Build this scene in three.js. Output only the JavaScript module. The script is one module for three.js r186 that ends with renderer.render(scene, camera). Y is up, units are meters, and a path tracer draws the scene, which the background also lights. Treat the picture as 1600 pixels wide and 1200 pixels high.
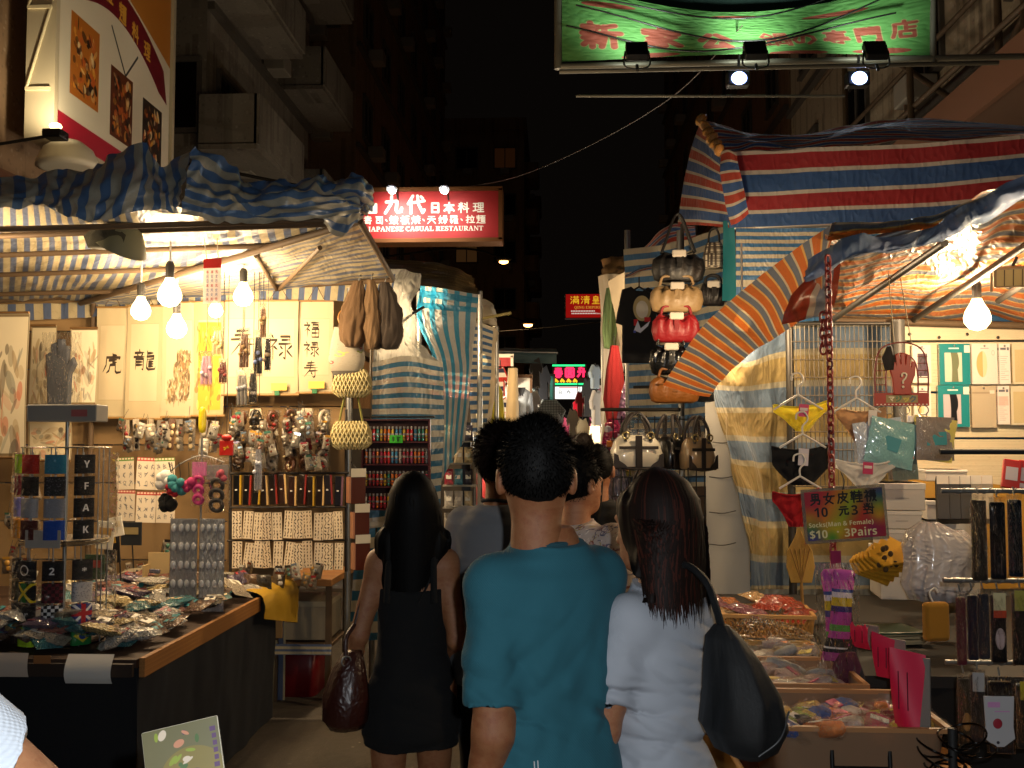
import * as THREE from 'three';
import { mergeGeometries } from 'three/addons/utils/BufferGeometryUtils.js';
import { RoundedBoxGeometry } from 'three/addons/geometries/RoundedBoxGeometry.js';
import { createNoise3D } from 'simplex-noise';

// ---------------------------------------------------------------- camera, sky, light, exposure
const scene = new THREE.Scene();
const EYE = new THREE.Vector3(0, 1.63, 0), FOCAL = 1600;          // focal length in pixels of the 1600 x 1200 photograph
const camera = new THREE.PerspectiveCamera(2 * Math.atan(600 / FOCAL) * 180 / Math.PI, 4 / 3, 0.05, 400);
camera.position.copy(EYE);
camera.rotation.order = 'YXZ';
camera.rotation.set(Math.atan(90 / FOCAL), Math.atan(70 / FOCAL), 0);
camera.updateMatrixWorld(true);
scene.add(camera);

const renderer = new THREE.WebGLRenderer({ antialias: true });
renderer.toneMapping = THREE.LinearToneMapping;
renderer.toneMappingExposure = 1.3;
renderer.shadowMap.enabled = true;

const BULB = [1.0, 0.72, 0.42], BULB_I = 1.4;                       // bare incandescent bulbs of the stalls
const FLASH = [0.92, 0.97, 1.0], FLASH_I = 5.7;                     // the photographer's flash, right of the lens

{ // night sky: nearly black with the city's faint warm glow towards the horizon
  const w = 64, h = 32, d = new Float32Array(w * h * 4);
  for (let y = 0; y < h; y++) for (let x = 0; x < w; x++) {
    const up = Math.max(0, ((y + 0.5) / h - 0.5) * 2), k = 0.0016 * (1 - 0.5 * up), i = (y * w + x) * 4;
    d[i] = k * 1.15; d[i + 1] = k * 0.85; d[i + 2] = k * 0.66; d[i + 3] = 1;
  }
  const t = new THREE.DataTexture(d, w, h, THREE.RGBAFormat, THREE.FloatType);
  t.mapping = THREE.EquirectangularReflectionMapping; t.magFilter = THREE.LinearFilter; t.needsUpdate = true;
  scene.background = t; scene.environment = t;
}
const moon = new THREE.DirectionalLight(new THREE.Color(0.8, 0.85, 1), 0.006);
moon.name = 'moon'; moon.position.set(-6, 14, 8); moon.castShadow = true; moon.shadow.radius = 2;
Object.assign(moon.shadow.camera, { left: -30, right: 30, top: 30, bottom: -30, far: 120 });
scene.add(moon);

// ---------------------------------------------------------------- helpers
const V = (x, y, z) => new THREE.Vector3(x, y, z), PI = Math.PI;
let seedNow = 7;
const rnd = (a = 0, b = 1) => { seedNow = (seedNow + 0x6d2b79f5) | 0; let t = Math.imul(seedNow ^ (seedNow >>> 15), 1 | seedNow); t = (t + Math.imul(t ^ (t >>> 7), 61 | t)) ^ t; return a + (b - a) * (((t ^ (t >>> 14)) >>> 0) / 4294967296); };
const pick = (a) => a[Math.floor(rnd() * a.length) % a.length];
const n3 = createNoise3D(() => rnd());
const clamp = THREE.MathUtils.clamp, lerp = THREE.MathUtils.lerp, smooth = (x, a, b) => THREE.MathUtils.smoothstep(x, a, b);
const _m = new THREE.Vector3();
// point of the world where the street-wise plane z = -d is met by the line of sight of pixel (px, py) of the photograph
function at(px, py, d) {
  _m.set((px - 800) / FOCAL, (600 - py) / FOCAL, -1).applyQuaternion(camera.quaternion);
  return _m.clone().multiplyScalar(d / -_m.z).add(EYE);
}
const names = new Map();
function numbered(n) { const k = names.get(n) ?? 0; names.set(n, k + 1); return k ? n + '_' + String(k).padStart(3, '0') : n; }
function tag(o, label, category, group, kind) {
  if (label) o.userData.label = label; if (category) o.userData.category = category; if (group) o.userData.group = group; if (kind) o.userData.kind = kind; return o;
}
function thing(name, label, category, pos = V(0, 0, 0), turn = 0, group) {
  const o = new THREE.Group(); o.name = numbered(name); o.position.copy(pos); o.rotation.y = turn; scene.add(o); return tag(o, label, category, group);
}
function part(name, geo, mat, parent, label) {
  const m = new THREE.Mesh(Array.isArray(geo) ? M(geo) : geo, mat); m.name = name; m.castShadow = m.receiveShadow = true; parent.add(m); if (label) m.userData.label = label; return m;
}
function solo(name, geo, mat, label, category, pos, turn = 0, group) { // a thing that is one mesh
  const m = new THREE.Mesh(Array.isArray(geo) ? M(geo) : geo, mat); m.name = numbered(name); m.castShadow = m.receiveShadow = true; scene.add(m);
  if (pos) m.position.copy(pos); m.rotation.y = turn; return tag(m, label, category, group);
}
function struct(name, geo, mat) { return tag(solo(name, geo, mat), null, null, null, 'structure'); }
function copy(src, label, pos, turn = 0, group) {
  const c = src.clone(); c.name = numbered(src.name.replace(/_\d{3}$/, '')); scene.add(c); if (pos) c.position.copy(pos); c.rotation.y = turn;
  c.userData = { ...src.userData }; return tag(c, label, null, group);
}
function M(list) { // merge, keeping position, normal and uv
  return mergeGeometries(list.map((g) => {
    const n = g.index ? g.toNonIndexed() : g.clone();
    for (const k of Object.keys(n.attributes)) if (!['position', 'normal', 'uv'].includes(k)) n.deleteAttribute(k);
    if (!n.attributes.uv) n.setAttribute('uv', new THREE.BufferAttribute(new Float32Array(n.attributes.position.count * 2), 2));
    n.morphAttributes = {}; return n;
  }));
}
const put = (g, x, y, z, rx = 0, ry = 0, rz = 0) => g.applyMatrix4(new THREE.Matrix4().compose(V(x, y, z), new THREE.Quaternion().setFromEuler(new THREE.Euler(rx, ry, rz)), V(1, 1, 1)));
const box = (w, h, d, x = 0, y = 0, z = 0) => new THREE.BoxGeometry(w, h, d).translate(x, y, z);
const rbox = (w, h, d, r = 0.01, x = 0, y = 0, z = 0) => new RoundedBoxGeometry(w, h, d, 2, r).translate(x, y, z);
const tube = (pts, r, seg = 0, rad = 6) => new THREE.TubeGeometry(pts.length > 2 ? new THREE.CatmullRomCurve3(pts) : new THREE.LineCurve3(pts[0], pts[1]), seg || (pts.length > 2 ? pts.length * 4 : 1), r, rad);
function rod(a, b, r, rad = 8) { // capped bar between two points
  const g = new THREE.CylinderGeometry(r, r, a.distanceTo(b), rad), q = new THREE.Quaternion().setFromUnitVectors(V(0, 1, 0), b.clone().sub(a).normalize());
  return g.applyQuaternion(q).translate((a.x + b.x) / 2, (a.y + b.y) / 2, (a.z + b.z) / 2);
}
const lathe = (pts, n = 16) => new THREE.LatheGeometry(pts.map(([r, y]) => new THREE.Vector2(r, y)), n);
const sphere = (r, x = 0, y = 0, z = 0, sx = 1, sy = 1, sz = 1, n = 12) => new THREE.SphereGeometry(r, n, Math.max(6, n * 0.75 | 0)).scale(sx, sy, sz).translate(x, y, z);
function plate(pts, depth, bevel = 0) { // flat outline given thickness, uv in metres
  const s = new THREE.Shape(pts.map(([x, y]) => new THREE.Vector2(x, y)));
  return new THREE.ExtrudeGeometry(s, { depth, bevelEnabled: bevel > 0, bevelSize: bevel, bevelThickness: bevel, bevelSegments: 1, curveSegments: 6 });
}
// grid surface from a function of (u, v), uv in metres by size (su, sv)
function sheet(fn, nu, nv, su = 1, sv = 1) {
  const p = [], uv = [], ix = [];
  for (let j = 0; j <= nv; j++) for (let i = 0; i <= nu; i++) { const q = fn(i / nu, j / nv); p.push(q.x, q.y, q.z); uv.push(i / nu * su, j / nv * sv); }
  for (let j = 0; j < nv; j++) for (let i = 0; i < nu; i++) { const a = j * (nu + 1) + i, b = a + 1, c = a + nu + 1, d = c + 1; ix.push(a, c, b, b, c, d); }
  const g = new THREE.BufferGeometry(); g.setAttribute('position', new THREE.Float32BufferAttribute(p, 3)); g.setAttribute('uv', new THREE.Float32BufferAttribute(uv, 2)); g.setIndex(ix); g.computeVertexNormals(); return g;
}
// cloth through rows of control points; wr = wrinkle height, fu/fv = wrinkles per metre along and across
function drape(rows, nu, nv, { wr = 0.012, fu = 3, fv = 3, seed = 0, su, sv, kinks = 0 } = {}) {
  const cs = rows.map((r) => new THREE.CatmullRomCurve3(r, false, 'centripetal')), L = cs.map((c) => c.getLength());
  const wid = su ?? L.reduce((a, b) => a + b) / L.length;
  const colAt = (u) => new THREE.CatmullRomCurve3(cs.map((c) => c.getPoint(u)), false, 'centripetal');
  const hei = sv ?? colAt(0.5).getLength();
  let lastU = -1, col;
  const f = (u, v) => { if (u !== lastU) { col = cols.get(u) ?? colAt(u); cols.set(u, col); lastU = u; } return col.getPoint(v); }, cols = new Map();
  const g = sheet(f, nu, nv, wid, hei), P = g.attributes.position, N = g.attributes.normal, U = g.attributes.uv;
  for (let i = 0; i < P.count; i++) {
    const u = U.getX(i) * fu, v = U.getY(i) * fv; let h = wr * (n3(u, v, seed) + 0.5 * n3(u * 2.3, v * 2.3, seed + 5));
    if (kinks) h += kinks * (1 - Math.abs(n3(u * 1.7, v * 1.7, seed + 9)) * 2);
    P.setXYZ(i, P.getX(i) + N.getX(i) * h, P.getY(i) + N.getY(i) * h, P.getZ(i) + N.getZ(i) * h);
  }
  g.computeVertexNormals(); return g;
}
// closed loft through rings {y, w, d, x, z}; e = superellipse power
function loft(rings, n = 20, { e = 2, jig = 0, fr = 4, seed = 0, caps = true } = {}) {
  const p = [], uv = [], ix = [], R = rings.length;
  for (let j = 0; j < R; j++) for (let i = 0; i <= n; i++) {
    const r = rings[j], a = (i % n) / n * 2 * PI, c = Math.cos(a), s = Math.sin(a), k = 1 + (jig ? jig * n3(c * fr, j * 0.35, s * fr + seed) : 0);
    p.push((r.x ?? 0) + Math.sign(c) * Math.abs(c) ** (2 / e) * r.w * k, r.y, (r.z ?? 0) + Math.sign(s) * Math.abs(s) ** (2 / e) * r.d * k); uv.push(i / n, j / (R - 1));
  }
  for (let j = 0; j < R - 1; j++) for (let i = 0; i < n; i++) { const a = j * (n + 1) + i, b = a + 1, c = a + n + 1, d = c + 1; ix.push(a, c, b, b, c, d); }
  if (caps) for (const j of [0, R - 1]) { const r = rings[j], q = p.length / 3; p.push(r.x ?? 0, r.y, r.z ?? 0); uv.push(0.5, j ? 1 : 0); for (let i = 0; i < n; i++) { const a = j * (n + 1) + i; j ? ix.push(a, q, a + 1) : ix.push(a, a + 1, q); } }
  const g = new THREE.BufferGeometry(); g.setAttribute('position', new THREE.Float32BufferAttribute(p, 3)); g.setAttribute('uv', new THREE.Float32BufferAttribute(uv, 2)); g.setIndex(ix); g.computeVertexNormals(); return g;
}
// crinkled sealed packet, w x h, standing on its lower edge at the origin, faces +z
function pillow(w, h, t, seed = 0, n = 6) {
  const f = (sgn) => (u, v) => { const x = u * 2 - 1, y = v * 2 - 1, k = (1 - x ** 4) * (1 - y ** 4), c = n3(u * 3.1 + seed, v * 3.1, sgn) * 0.6 + n3(u * 7 + seed, v * 7, sgn) * 0.2; return V(x * w / 2 * (1 + 0.03 * n3(v * 4, seed, 3)), (sgn > 0 ? v : 1 - v) * h, sgn * (t / 2) * k * (1 + c) + sgn * 0.0008); };
  return M([sheet(f(1), n, n), sheet(f(-1), n, n)].map((g) => { const q = g.toNonIndexed(); return q; })).scale(1, 1, 1);
}
// surface nets on a distance field
function net(f, lo, hi, c) {
  const nx = Math.ceil((hi[0] - lo[0]) / c) + 1, ny = Math.ceil((hi[1] - lo[1]) / c) + 1, nz = Math.ceil((hi[2] - lo[2]) / c) + 1, val = new Float32Array(nx * ny * nz), S = 4;
  for (let k = 0; k < nz; k += S) for (let j = 0; j < ny; j += S) for (let i = 0; i < nx; i += S) {
    const d = f(lo[0] + (i + 1.5) * c, lo[1] + (j + 1.5) * c, lo[2] + (k + 1.5) * c), far = Math.abs(d) > c * 6.5;
    for (let kk = k; kk < Math.min(k + S, nz); kk++) for (let jj = j; jj < Math.min(j + S, ny); jj++) for (let ii = i; ii < Math.min(i + S, nx); ii++)
      val[(kk * ny + jj) * nx + ii] = far ? d : f(lo[0] + ii * c, lo[1] + jj * c, lo[2] + kk * c);
  }
  const id = new Int32Array(nx * ny * nz).fill(-1), p = [], nr = [], uv = [], ix = [], at3 = (i, j, k) => (k * ny + j) * nx + i;
  for (let k = 0; k < nz - 1; k++) for (let j = 0; j < ny - 1; j++) for (let i = 0; i < nx - 1; i++) {
    let m = 0; const v = [];
    for (let q = 0; q < 8; q++) { const d = val[at3(i + (q & 1), j + (q >> 1 & 1), k + (q >> 2))]; v.push(d); if (d < 0) m |= 1 << q; }
    if (m === 0 || m === 255) continue;
    let sx = 0, sy = 0, sz = 0, cnt = 0;
    for (let a = 0; a < 8; a++) for (const b of [a | 1, a | 2, a | 4]) if (b !== a && (v[a] < 0) !== (v[b] < 0)) {
      const t = v[a] / (v[a] - v[b]); cnt++;
      sx += (a & 1) + t * ((b & 1) - (a & 1)); sy += (a >> 1 & 1) + t * ((b >> 1 & 1) - (a >> 1 & 1)); sz += (a >> 2) + t * ((b >> 2) - (a >> 2));
    }
    const x = lo[0] + (i + sx / cnt) * c, y = lo[1] + (j + sy / cnt) * c, z = lo[2] + (k + sz / cnt) * c, e = c * 0.5, o = f(x, y, z);
    let gx = f(x + e, y, z) - o, gy = f(x, y + e, z) - o, gz = f(x, y, z + e) - o; const gl = Math.hypot(gx, gy, gz) || 1;
    id[at3(i, j, k)] = p.length / 3; p.push(x, y, z); nr.push(gx / gl, gy / gl, gz / gl); uv.push(x + z * 0.6, y);
  }
  const quad = (a, b, cc, d, flip) => { if (a < 0 || b < 0 || cc < 0 || d < 0) return; flip ? ix.push(a, cc, b, b, cc, d) : ix.push(a, b, cc, b, d, cc); };
  for (let k = 1; k < nz - 1; k++) for (let j = 1; j < ny - 1; j++) for (let i = 1; i < nx - 1; i++) {
    const s = val[at3(i, j, k)] < 0;
    if (s !== val[at3(i + 1, j, k)] < 0) quad(id[at3(i, j - 1, k - 1)], id[at3(i, j, k - 1)], id[at3(i, j - 1, k)], id[at3(i, j, k)], !s);
    if (s !== val[at3(i, j + 1, k)] < 0) quad(id[at3(i - 1, j, k - 1)], id[at3(i, j, k - 1)], id[at3(i - 1, j, k)], id[at3(i, j, k)], s);
    if (s !== val[at3(i, j, k + 1)] < 0) quad(id[at3(i - 1, j - 1, k)], id[at3(i, j - 1, k)], id[at3(i - 1, j, k)], id[at3(i, j, k)], !s);
  }
  const g = new THREE.BufferGeometry(); g.setAttribute('position', new THREE.Float32BufferAttribute(p, 3)); g.setAttribute('normal', new THREE.Float32BufferAttribute(nr, 3)); g.setAttribute('uv', new THREE.Float32BufferAttribute(uv, 2)); g.setIndex(ix); return g;
}

// ---------------------------------------------------------------- textures and materials
function canvasTex(w, h, draw, rx = 1, ry = 1) {
  const c = document.createElement('canvas'); c.width = w; c.height = h; const x = c.getContext('2d'); draw(x, w, h);
  const t = new THREE.CanvasTexture(c); t.colorSpace = THREE.SRGBColorSpace; t.wrapS = t.wrapT = THREE.RepeatWrapping; t.repeat.set(rx, ry); t.magFilter = THREE.LinearFilter; return t;
}
function grain(x, w, h, n, a, dark = '0,0,0', light = '255,255,255', s = 2) { for (let i = 0; i < n; i++) { x.fillStyle = `rgba(${rnd() < 0.5 ? dark : light},${a * rnd()})`; x.fillRect(rnd(0, w), rnd(0, h), s * rnd(0.5, 2), s * rnd(0.5, 2)); } }
const bumpTex = (n, fn, rx, ry) => { const d = new Uint8Array(n * n * 4); for (let i = 0; i < n * n; i++) { const q = clamp(fn(i % n, i / n | 0) * 255, 0, 255); d[i * 4] = d[i * 4 + 1] = d[i * 4 + 2] = q; d[i * 4 + 3] = 255; } const t = new THREE.DataTexture(d, n, n); t.wrapS = t.wrapT = THREE.RepeatWrapping; t.magFilter = THREE.LinearFilter; t.repeat.set(rx, ry); t.needsUpdate = true; return t; };
const WEAVE = bumpTex(32, (x, y) => ((x >> 1 & 1) ^ (y >> 1 & 1)) * 0.6 + rnd() * 0.4, 22, 22);         // knitted or woven cloth
const TARPWEAVE = bumpTex(64, (x, y) => 0.5 + 0.3 * Math.sin(x * PI / 2) * Math.cos(y * PI / 2) + rnd() * 0.2, 5, 5);
const CREASE = bumpTex(256, (x, y) => { const a = x / 256 * 2 * PI, b = y / 256 * 2 * PI, q = n3(Math.cos(a) * 1.3 + 3, Math.sin(a) * 1.3, Math.cos(b) * 1.3) + n3(Math.sin(b) * 1.3, Math.cos(a) * 2.3, Math.sin(a) * 2.3 + 7) * 0.6; return 1 - Math.abs(q); }, 1.6, 1.6);
const mats = new Map();
function mat(color, rough = 0.7, o = {}) {
  const key = color + '|' + rough + '|' + JSON.stringify(o, (k, v) => (v?.isTexture ? v.uuid : v));
  if (!mats.has(key)) { const m = new THREE.MeshPhysicalMaterial({ color, roughness: rough, side: THREE.DoubleSide, ...o }); mats.set(key, m); }
  return mats.get(key);
}
const tmat = (map, rough = 0.7, o = {}) => new THREE.MeshPhysicalMaterial({ map, roughness: rough, side: THREE.DoubleSide, ...o });
const cloth = (color, o = {}) => mat(color, 0.92, { bumpMap: WEAVE, bumpScale: 0.0011, sheen: 0.25, sheenRoughness: 0.6, sheenColor: 0x888888, ...o });
const glow = (color, i) => new THREE.MeshStandardMaterial({ color: 0x111111, emissive: color, emissiveIntensity: i });
const STEEL = mat(0x8d8d8a, 0.4, { metalness: 0.8 }), DARKSTEEL = mat(0x3a3733, 0.5, { metalness: 0.6 }), RUSTBAR = mat(0x5d4a35, 0.7, { metalness: 0.2 }), BLACKPL = mat(0x0c0c0d, 0.45), WIRE = mat(0x1c1b1a, 0.6), WOOD = tmat(canvasTex(256, 64, (x, w, h) => { x.fillStyle = '#a06c35'; x.fillRect(0, 0, w, h); for (let i = 0; i < 240; i++) { x.fillStyle = `rgba(${rnd() < 0.6 ? '70,38,12' : '210,160,95'},${rnd(0.05, 0.3)})`; x.fillRect(rnd(-60, w), rnd(0, h), rnd(40, 200), rnd(0.6, 2)); } }, 1.5, 4), 0.6);
const CELLO = mat(0xffffff, 0.06, { transmission: 1, ior: 1.45, bumpMap: CREASE, bumpScale: 0.01 });      // clear plastic film
const GLOSS = { clearcoat: 1, clearcoatRoughness: 0.08 };
const pillows = [0, 1, 2, 3, 4].map((i) => pillow(1, 1, 0.22, i * 11 + 3, 11));
function packet(w, h, t, k = 0) { return pillows[Math.abs(k) % 5].clone().scale(w, h, t / 0.22); }
// stripes along one axis: list of [css, width]
function stripes(list, px = 256, scale = 1, across = false, worn = 500) {
  const total = list.reduce((a, b) => a + b[1], 0);
  const t = canvasTex(px, px, (x, w, h) => { let q = 0; for (const [c, k] of list) { x.fillStyle = c; const a = q / total * w, b = k / total * w + 0.6; across ? x.fillRect(0, a, w, b) : x.fillRect(a, 0, b, h); q += k; } grain(x, w, h, worn, 0.16, '40,35,30', '255,250,240', 2); for (let i = 0; i < 60; i++) { x.fillStyle = `rgba(60,50,40,${rnd(0, 0.07)})`; x.beginPath(); x.ellipse(rnd(0, w), rnd(0, h), rnd(2, 22), rnd(2, 14), rnd(0, 3), 0, 7); x.fill(); } }, 1 / (total * scale), 1 / (total * scale));
  return t;
}
const tarp = (map, tr = 0.3, o = {}) => new THREE.MeshPhysicalMaterial({ map, roughness: 0.36, transmission: tr, side: THREE.DoubleSide, bumpMap: CREASE, bumpScale: 0.0016, ...o });

// ---------------------------------------------------------------- brush glyphs (strokes on a 100 x 100 square, y down)
const RAD_SHOW = '22,6 28,14|8,22 40,22 10,58|26,42 26,94|30,46 42,56|', RAD_WATER = '8,10 18,20|4,36 14,44|6,90 22,60|', RAD_GOLD = '24,4 6,32|24,4 44,26|12,36 40,36|8,54 42,54|24,36 24,88|4,90 44,86|';
const STROKES = {
  虎: '50,5 50,18|50,11 68,10|25,20 82,20 76,30|25,20 24,55 10,88|35,33 70,30|52,22 50,42 68,42|40,55 36,80 25,92|42,54 62,52 62,82 68,90 86,88 88,76',
  龍: '28,4 30,12|10,16 48,14|20,22 24,30|40,20 34,30|6,34 50,32|14,42 14,90|14,42 44,42 44,88 38,86|16,55 42,55|16,68 42,68|60,10 60,30|60,18 84,16|58,32 86,30 86,42 60,44|60,44 58,80 66,88 92,86 94,76|66,54 86,54|66,64 86,64|66,74 86,74',
  寿: '30,12 72,10|24,26 78,24|12,40 90,38|52,2 44,50 10,92|40,58 90,56|72,44 72,88 64,94 56,88|50,68 58,78',
  禄: RAD_SHOW + '52,10 84,10 84,36|56,22 84,22|46,36 92,36|68,36 68,88 60,84|52,46 60,54|48,76 62,64|90,44 76,56|74,60 94,84',
  福: RAD_SHOW + '48,8 92,8|56,20 86,20 86,36 56,36 56,20|52,46 90,46 90,92 52,92 52,46|52,68 90,68|70,46 70,92',
  九: '14,36 70,32 66,78 74,88 92,84 94,68|42,6 40,44 10,92', 代: '34,6 10,46|24,30 24,94|40,40 94,32|58,6 64,50 86,92 94,78|76,10 86,20',
  日: '22,8 22,92|22,8 78,8 78,92|22,48 78,48|22,90 78,90', 本: '10,28 90,28|50,4 50,96|50,30 8,78|50,30 92,78|32,72 68,72',
  料: '12,14 20,28|42,10 34,28|6,36 50,36|28,4 28,96|28,38 6,70|30,40 50,60|60,14 70,24|58,38 68,48|52,68 96,60|82,4 82,96',
  理: '6,14 40,14|6,42 38,42|23,14 23,78|4,82 42,74|50,10 92,10 92,52 50,52 50,10|50,30 92,30|71,10 71,90|50,70 92,70|44,90 98,90',
  屋: '14,20 90,20 90,92 14,92 14,20|26,36 78,36|26,54 78,54|26,72 78,72|50,30 50,80',
  壽: '50,2 50,40|20,12 80,12|12,26 88,26|26,38 74,38|10,50 90,50|24,60 44,60 44,74 24,74 24,60|60,56 90,56|78,50 78,92 70,92|20,84 56,84|58,70 66,78',
  司: '14,12 86,12 86,92 74,88|20,32 66,32|22,50 62,50 62,82 22,82 22,50',
  鐵: RAD_GOLD + '52,16 90,14|48,32 98,30|70,6 72,60 96,94|54,42 68,42 68,56 54,56 54,42|50,68 70,68|60,60 60,92|50,92 72,88|94,50 76,84',
  板: '4,28 44,28|24,4 24,96|24,32 6,66|26,34 42,52|52,12 92,8|54,12 52,60 42,94|56,38 90,36 60,94|62,50 96,94',
  燒: '8,30 14,46|44,24 34,44|26,6 26,56 6,94|28,56 44,78|50,14 94,14|72,2 72,26|60,14 60,30|84,14 84,30|48,32 96,32|56,44 92,44|46,58 98,58|62,58 60,80 44,94|82,58 82,88 96,90',
  天: '16,14 84,14|8,42 92,42|50,14 48,46 8,94|52,46 94,94',
  婦: '22,6 8,60 40,90|40,30 8,94|4,34 44,32|54,8 88,8 88,34 54,34|54,21 88,21|48,44 96,44 96,54|58,56 86,56 86,82|58,56 58,82|72,40 72,96',
  羅: '16,8 84,8 84,28 16,28 16,8|38,8 38,28|62,8 62,28|28,34 10,54 34,58|26,58 26,94|12,70 18,84|40,70 34,84|62,34 50,56|58,50 58,94|72,34 78,42|58,46 94,46|60,62 90,62|60,76 90,76|58,92 96,92|76,46 76,92',
  拉: '6,26 40,26|22,4 22,90 12,84|4,60 40,48|66,6 70,18|48,26 92,26|56,40 62,72|86,38 76,82|44,86 98,86',
  麵: '6,14 44,12|24,4 24,40|4,28 46,28|8,44 44,44|24,44 20,78 6,94|24,60 40,60|10,86 60,94 98,92|52,10 98,10|72,10 66,24|56,24 94,24 94,78 56,78 56,24|68,24 68,78|82,24 82,78|68,42 82,42|68,60 82,60',
  滿: RAD_WATER + '34,14 96,14|50,4 50,28|80,4 80,28|36,40 36,94|36,40 94,40 94,94 86,92|65,28 65,84|48,52 42,76|48,52 56,76|82,52 76,76|82,52 88,76',
  清: RAD_WATER + '36,12 96,12|42,26 90,26|30,40 100,40|66,2 66,40|46,50 46,96|46,50 88,50 88,94 80,94|46,64 88,64|46,78 88,78',
  皇: '50,2 44,12|26,12 74,12 74,46 26,46 26,12|26,29 74,29|16,56 84,56|22,74 78,74|8,94 92,94|50,56 50,94',
  男: '24,8 76,8 76,48 24,48 24,8|50,8 50,48|24,28 76,28|12,60 86,60 80,92 68,88|48,50 42,76 10,96', 女: '46,4 26,58 80,94|72,30 56,66 16,96|6,34 94,32',
  皮: '20,20 20,60 8,94|20,20 90,20 84,32|54,2 54,46|28,46 80,46 30,94|40,56 92,94',
  鞋: '6,14 48,14|16,4 16,26|38,4 38,26|10,34 44,34 44,52 10,52 10,34|27,26 27,96|4,68 50,68|56,16 94,16|76,2 76,48|54,34 98,34|54,48 98,48|56,66 96,66|76,52 76,92|52,92 100,92',
  襪: '20,4 26,12|6,20 40,20 8,60|24,44 24,96|30,46 42,58|50,12 96,12|62,4 62,24|84,4 84,24|52,28 94,28 94,42 52,42 52,28|48,54 98,52|56,54 54,78 46,94|76,42 82,78 98,94|94,62 70,92',
  元: '22,14 78,14|8,36 92,36|38,36 34,66 10,94|62,36 62,84 92,88 94,72',
  對: '16,6 22,22|34,2 34,28|46,2 46,28|62,6 54,22|6,32 68,32|18,40 24,50|54,40 48,50|8,56 64,56|36,56 36,88|4,92 66,86|62,40 98,40|84,6 84,92 72,88|68,56 76,68',
  新: '24,2 26,12|6,16 46,16|14,22 20,34|38,22 32,34|4,40 50,40|27,40 27,94|6,58 48,58|26,60 6,84|28,62 46,78|86,8 60,16|60,14 58,60 50,94|60,40 98,40|80,40 80,96',
  家: '50,2 50,12|12,28 12,16 88,16 88,28|26,32 74,32|52,34 20,54|46,46 56,90 44,94|44,54 16,74|50,64 14,92|80,44 56,58|56,56 92,90', 公: '38,10 12,50|60,10 90,50|46,50 24,92 80,88|70,70 88,96',
  鍋: RAD_GOLD + '56,8 90,8 90,36|56,8 56,36|66,22 90,22|50,40 98,40 98,94 90,92|50,40 50,94|62,58 86,58 86,80 62,80 62,58',
  の: '52,22 40,80 22,84 12,60 28,30 58,18 84,36 88,62 62,92',
  專: '14,14 86,14|24,26 76,26 76,50 24,50 24,26|24,38 76,38|50,2 50,58|10,58 90,56|8,70 94,70|66,62 66,96 54,92|30,76 38,86',
  門: '12,8 12,96|12,8 42,8 42,44 12,44|12,26 42,26|58,8 88,8 88,96 80,92|58,8 58,44 88,44|58,26 88,26', 店: '50,2 52,12|16,16 92,16|18,16 16,60 6,94|56,24 56,58|56,40 86,40|34,60 84,60 84,92 34,92 34,60',
  春: '16,14 84,14|20,28 80,28|8,42 92,42|50,2 46,44 8,72|54,42 92,68|30,60 70,60 70,94 30,94 30,60|30,76 70,76',
  園: '10,8 90,8 90,94 10,94 10,8|30,24 70,24|50,14 50,36|22,38 78,38|36,48 64,48 64,62 36,62 36,48|50,62 24,84|52,64 76,84', 升: '60,4 20,14|10,42 92,42|40,12 38,60 12,94|72,4 72,96',
  マ: '14,20 86,20 50,62|36,48 62,80', ジ: '20,14 36,24|12,38 28,48|18,90 60,72 86,34|64,10 72,22|80,6 88,18', ッ: '20,40 28,58|46,36 54,54|84,38 76,72 40,92', ク: '40,6 10,50|36,20 84,20 72,62 28,94',
};
const strokesOf = (ch) => STROKES[ch].split('|').map((s) => s.trim().split(' ').map((q) => q.split(',').map(Number)));
function brush(x, ch, X, Y, s, lw, css, sx = 1, sy = 1) { // one glyph at (X, Y) top left, s pixels tall
  if (!STROKES[ch]) return; x.strokeStyle = x.fillStyle = css; x.lineCap = x.lineJoin = 'round';
  for (const st of strokesOf(ch)) {
    x.lineWidth = lw; x.beginPath();
    st.forEach(([a, b], i) => { const qx = X + a / 100 * s * sx, qy = Y + b / 100 * s * sy; i ? x.lineTo(qx, qy) : x.moveTo(qx, qy); }); x.stroke();
  }
}
function inkBrush(x, ch, X, Y, s, lw, css, sx = 1, sy = 1) { // calligraphy: strokes that swell and thin out
  x.fillStyle = css;
  for (const st of strokesOf(ch)) for (let i = 0; i + 1 < st.length; i++) for (let t = 0; t <= 1; t += 0.04) {
    const q = (i + t) / (st.length - 1), r = lw * (0.62 + 0.45 * Math.sin(q * 2.6 + 0.6) - 0.35 * q); x.beginPath();
    x.arc(X + lerp(st[i][0], st[i + 1][0], t) / 100 * s * sx, Y + lerp(st[i][1], st[i + 1][1], t) / 100 * s * sy, Math.max(0.5, r / 2), 0, 7); x.fill();
  }
}
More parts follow.
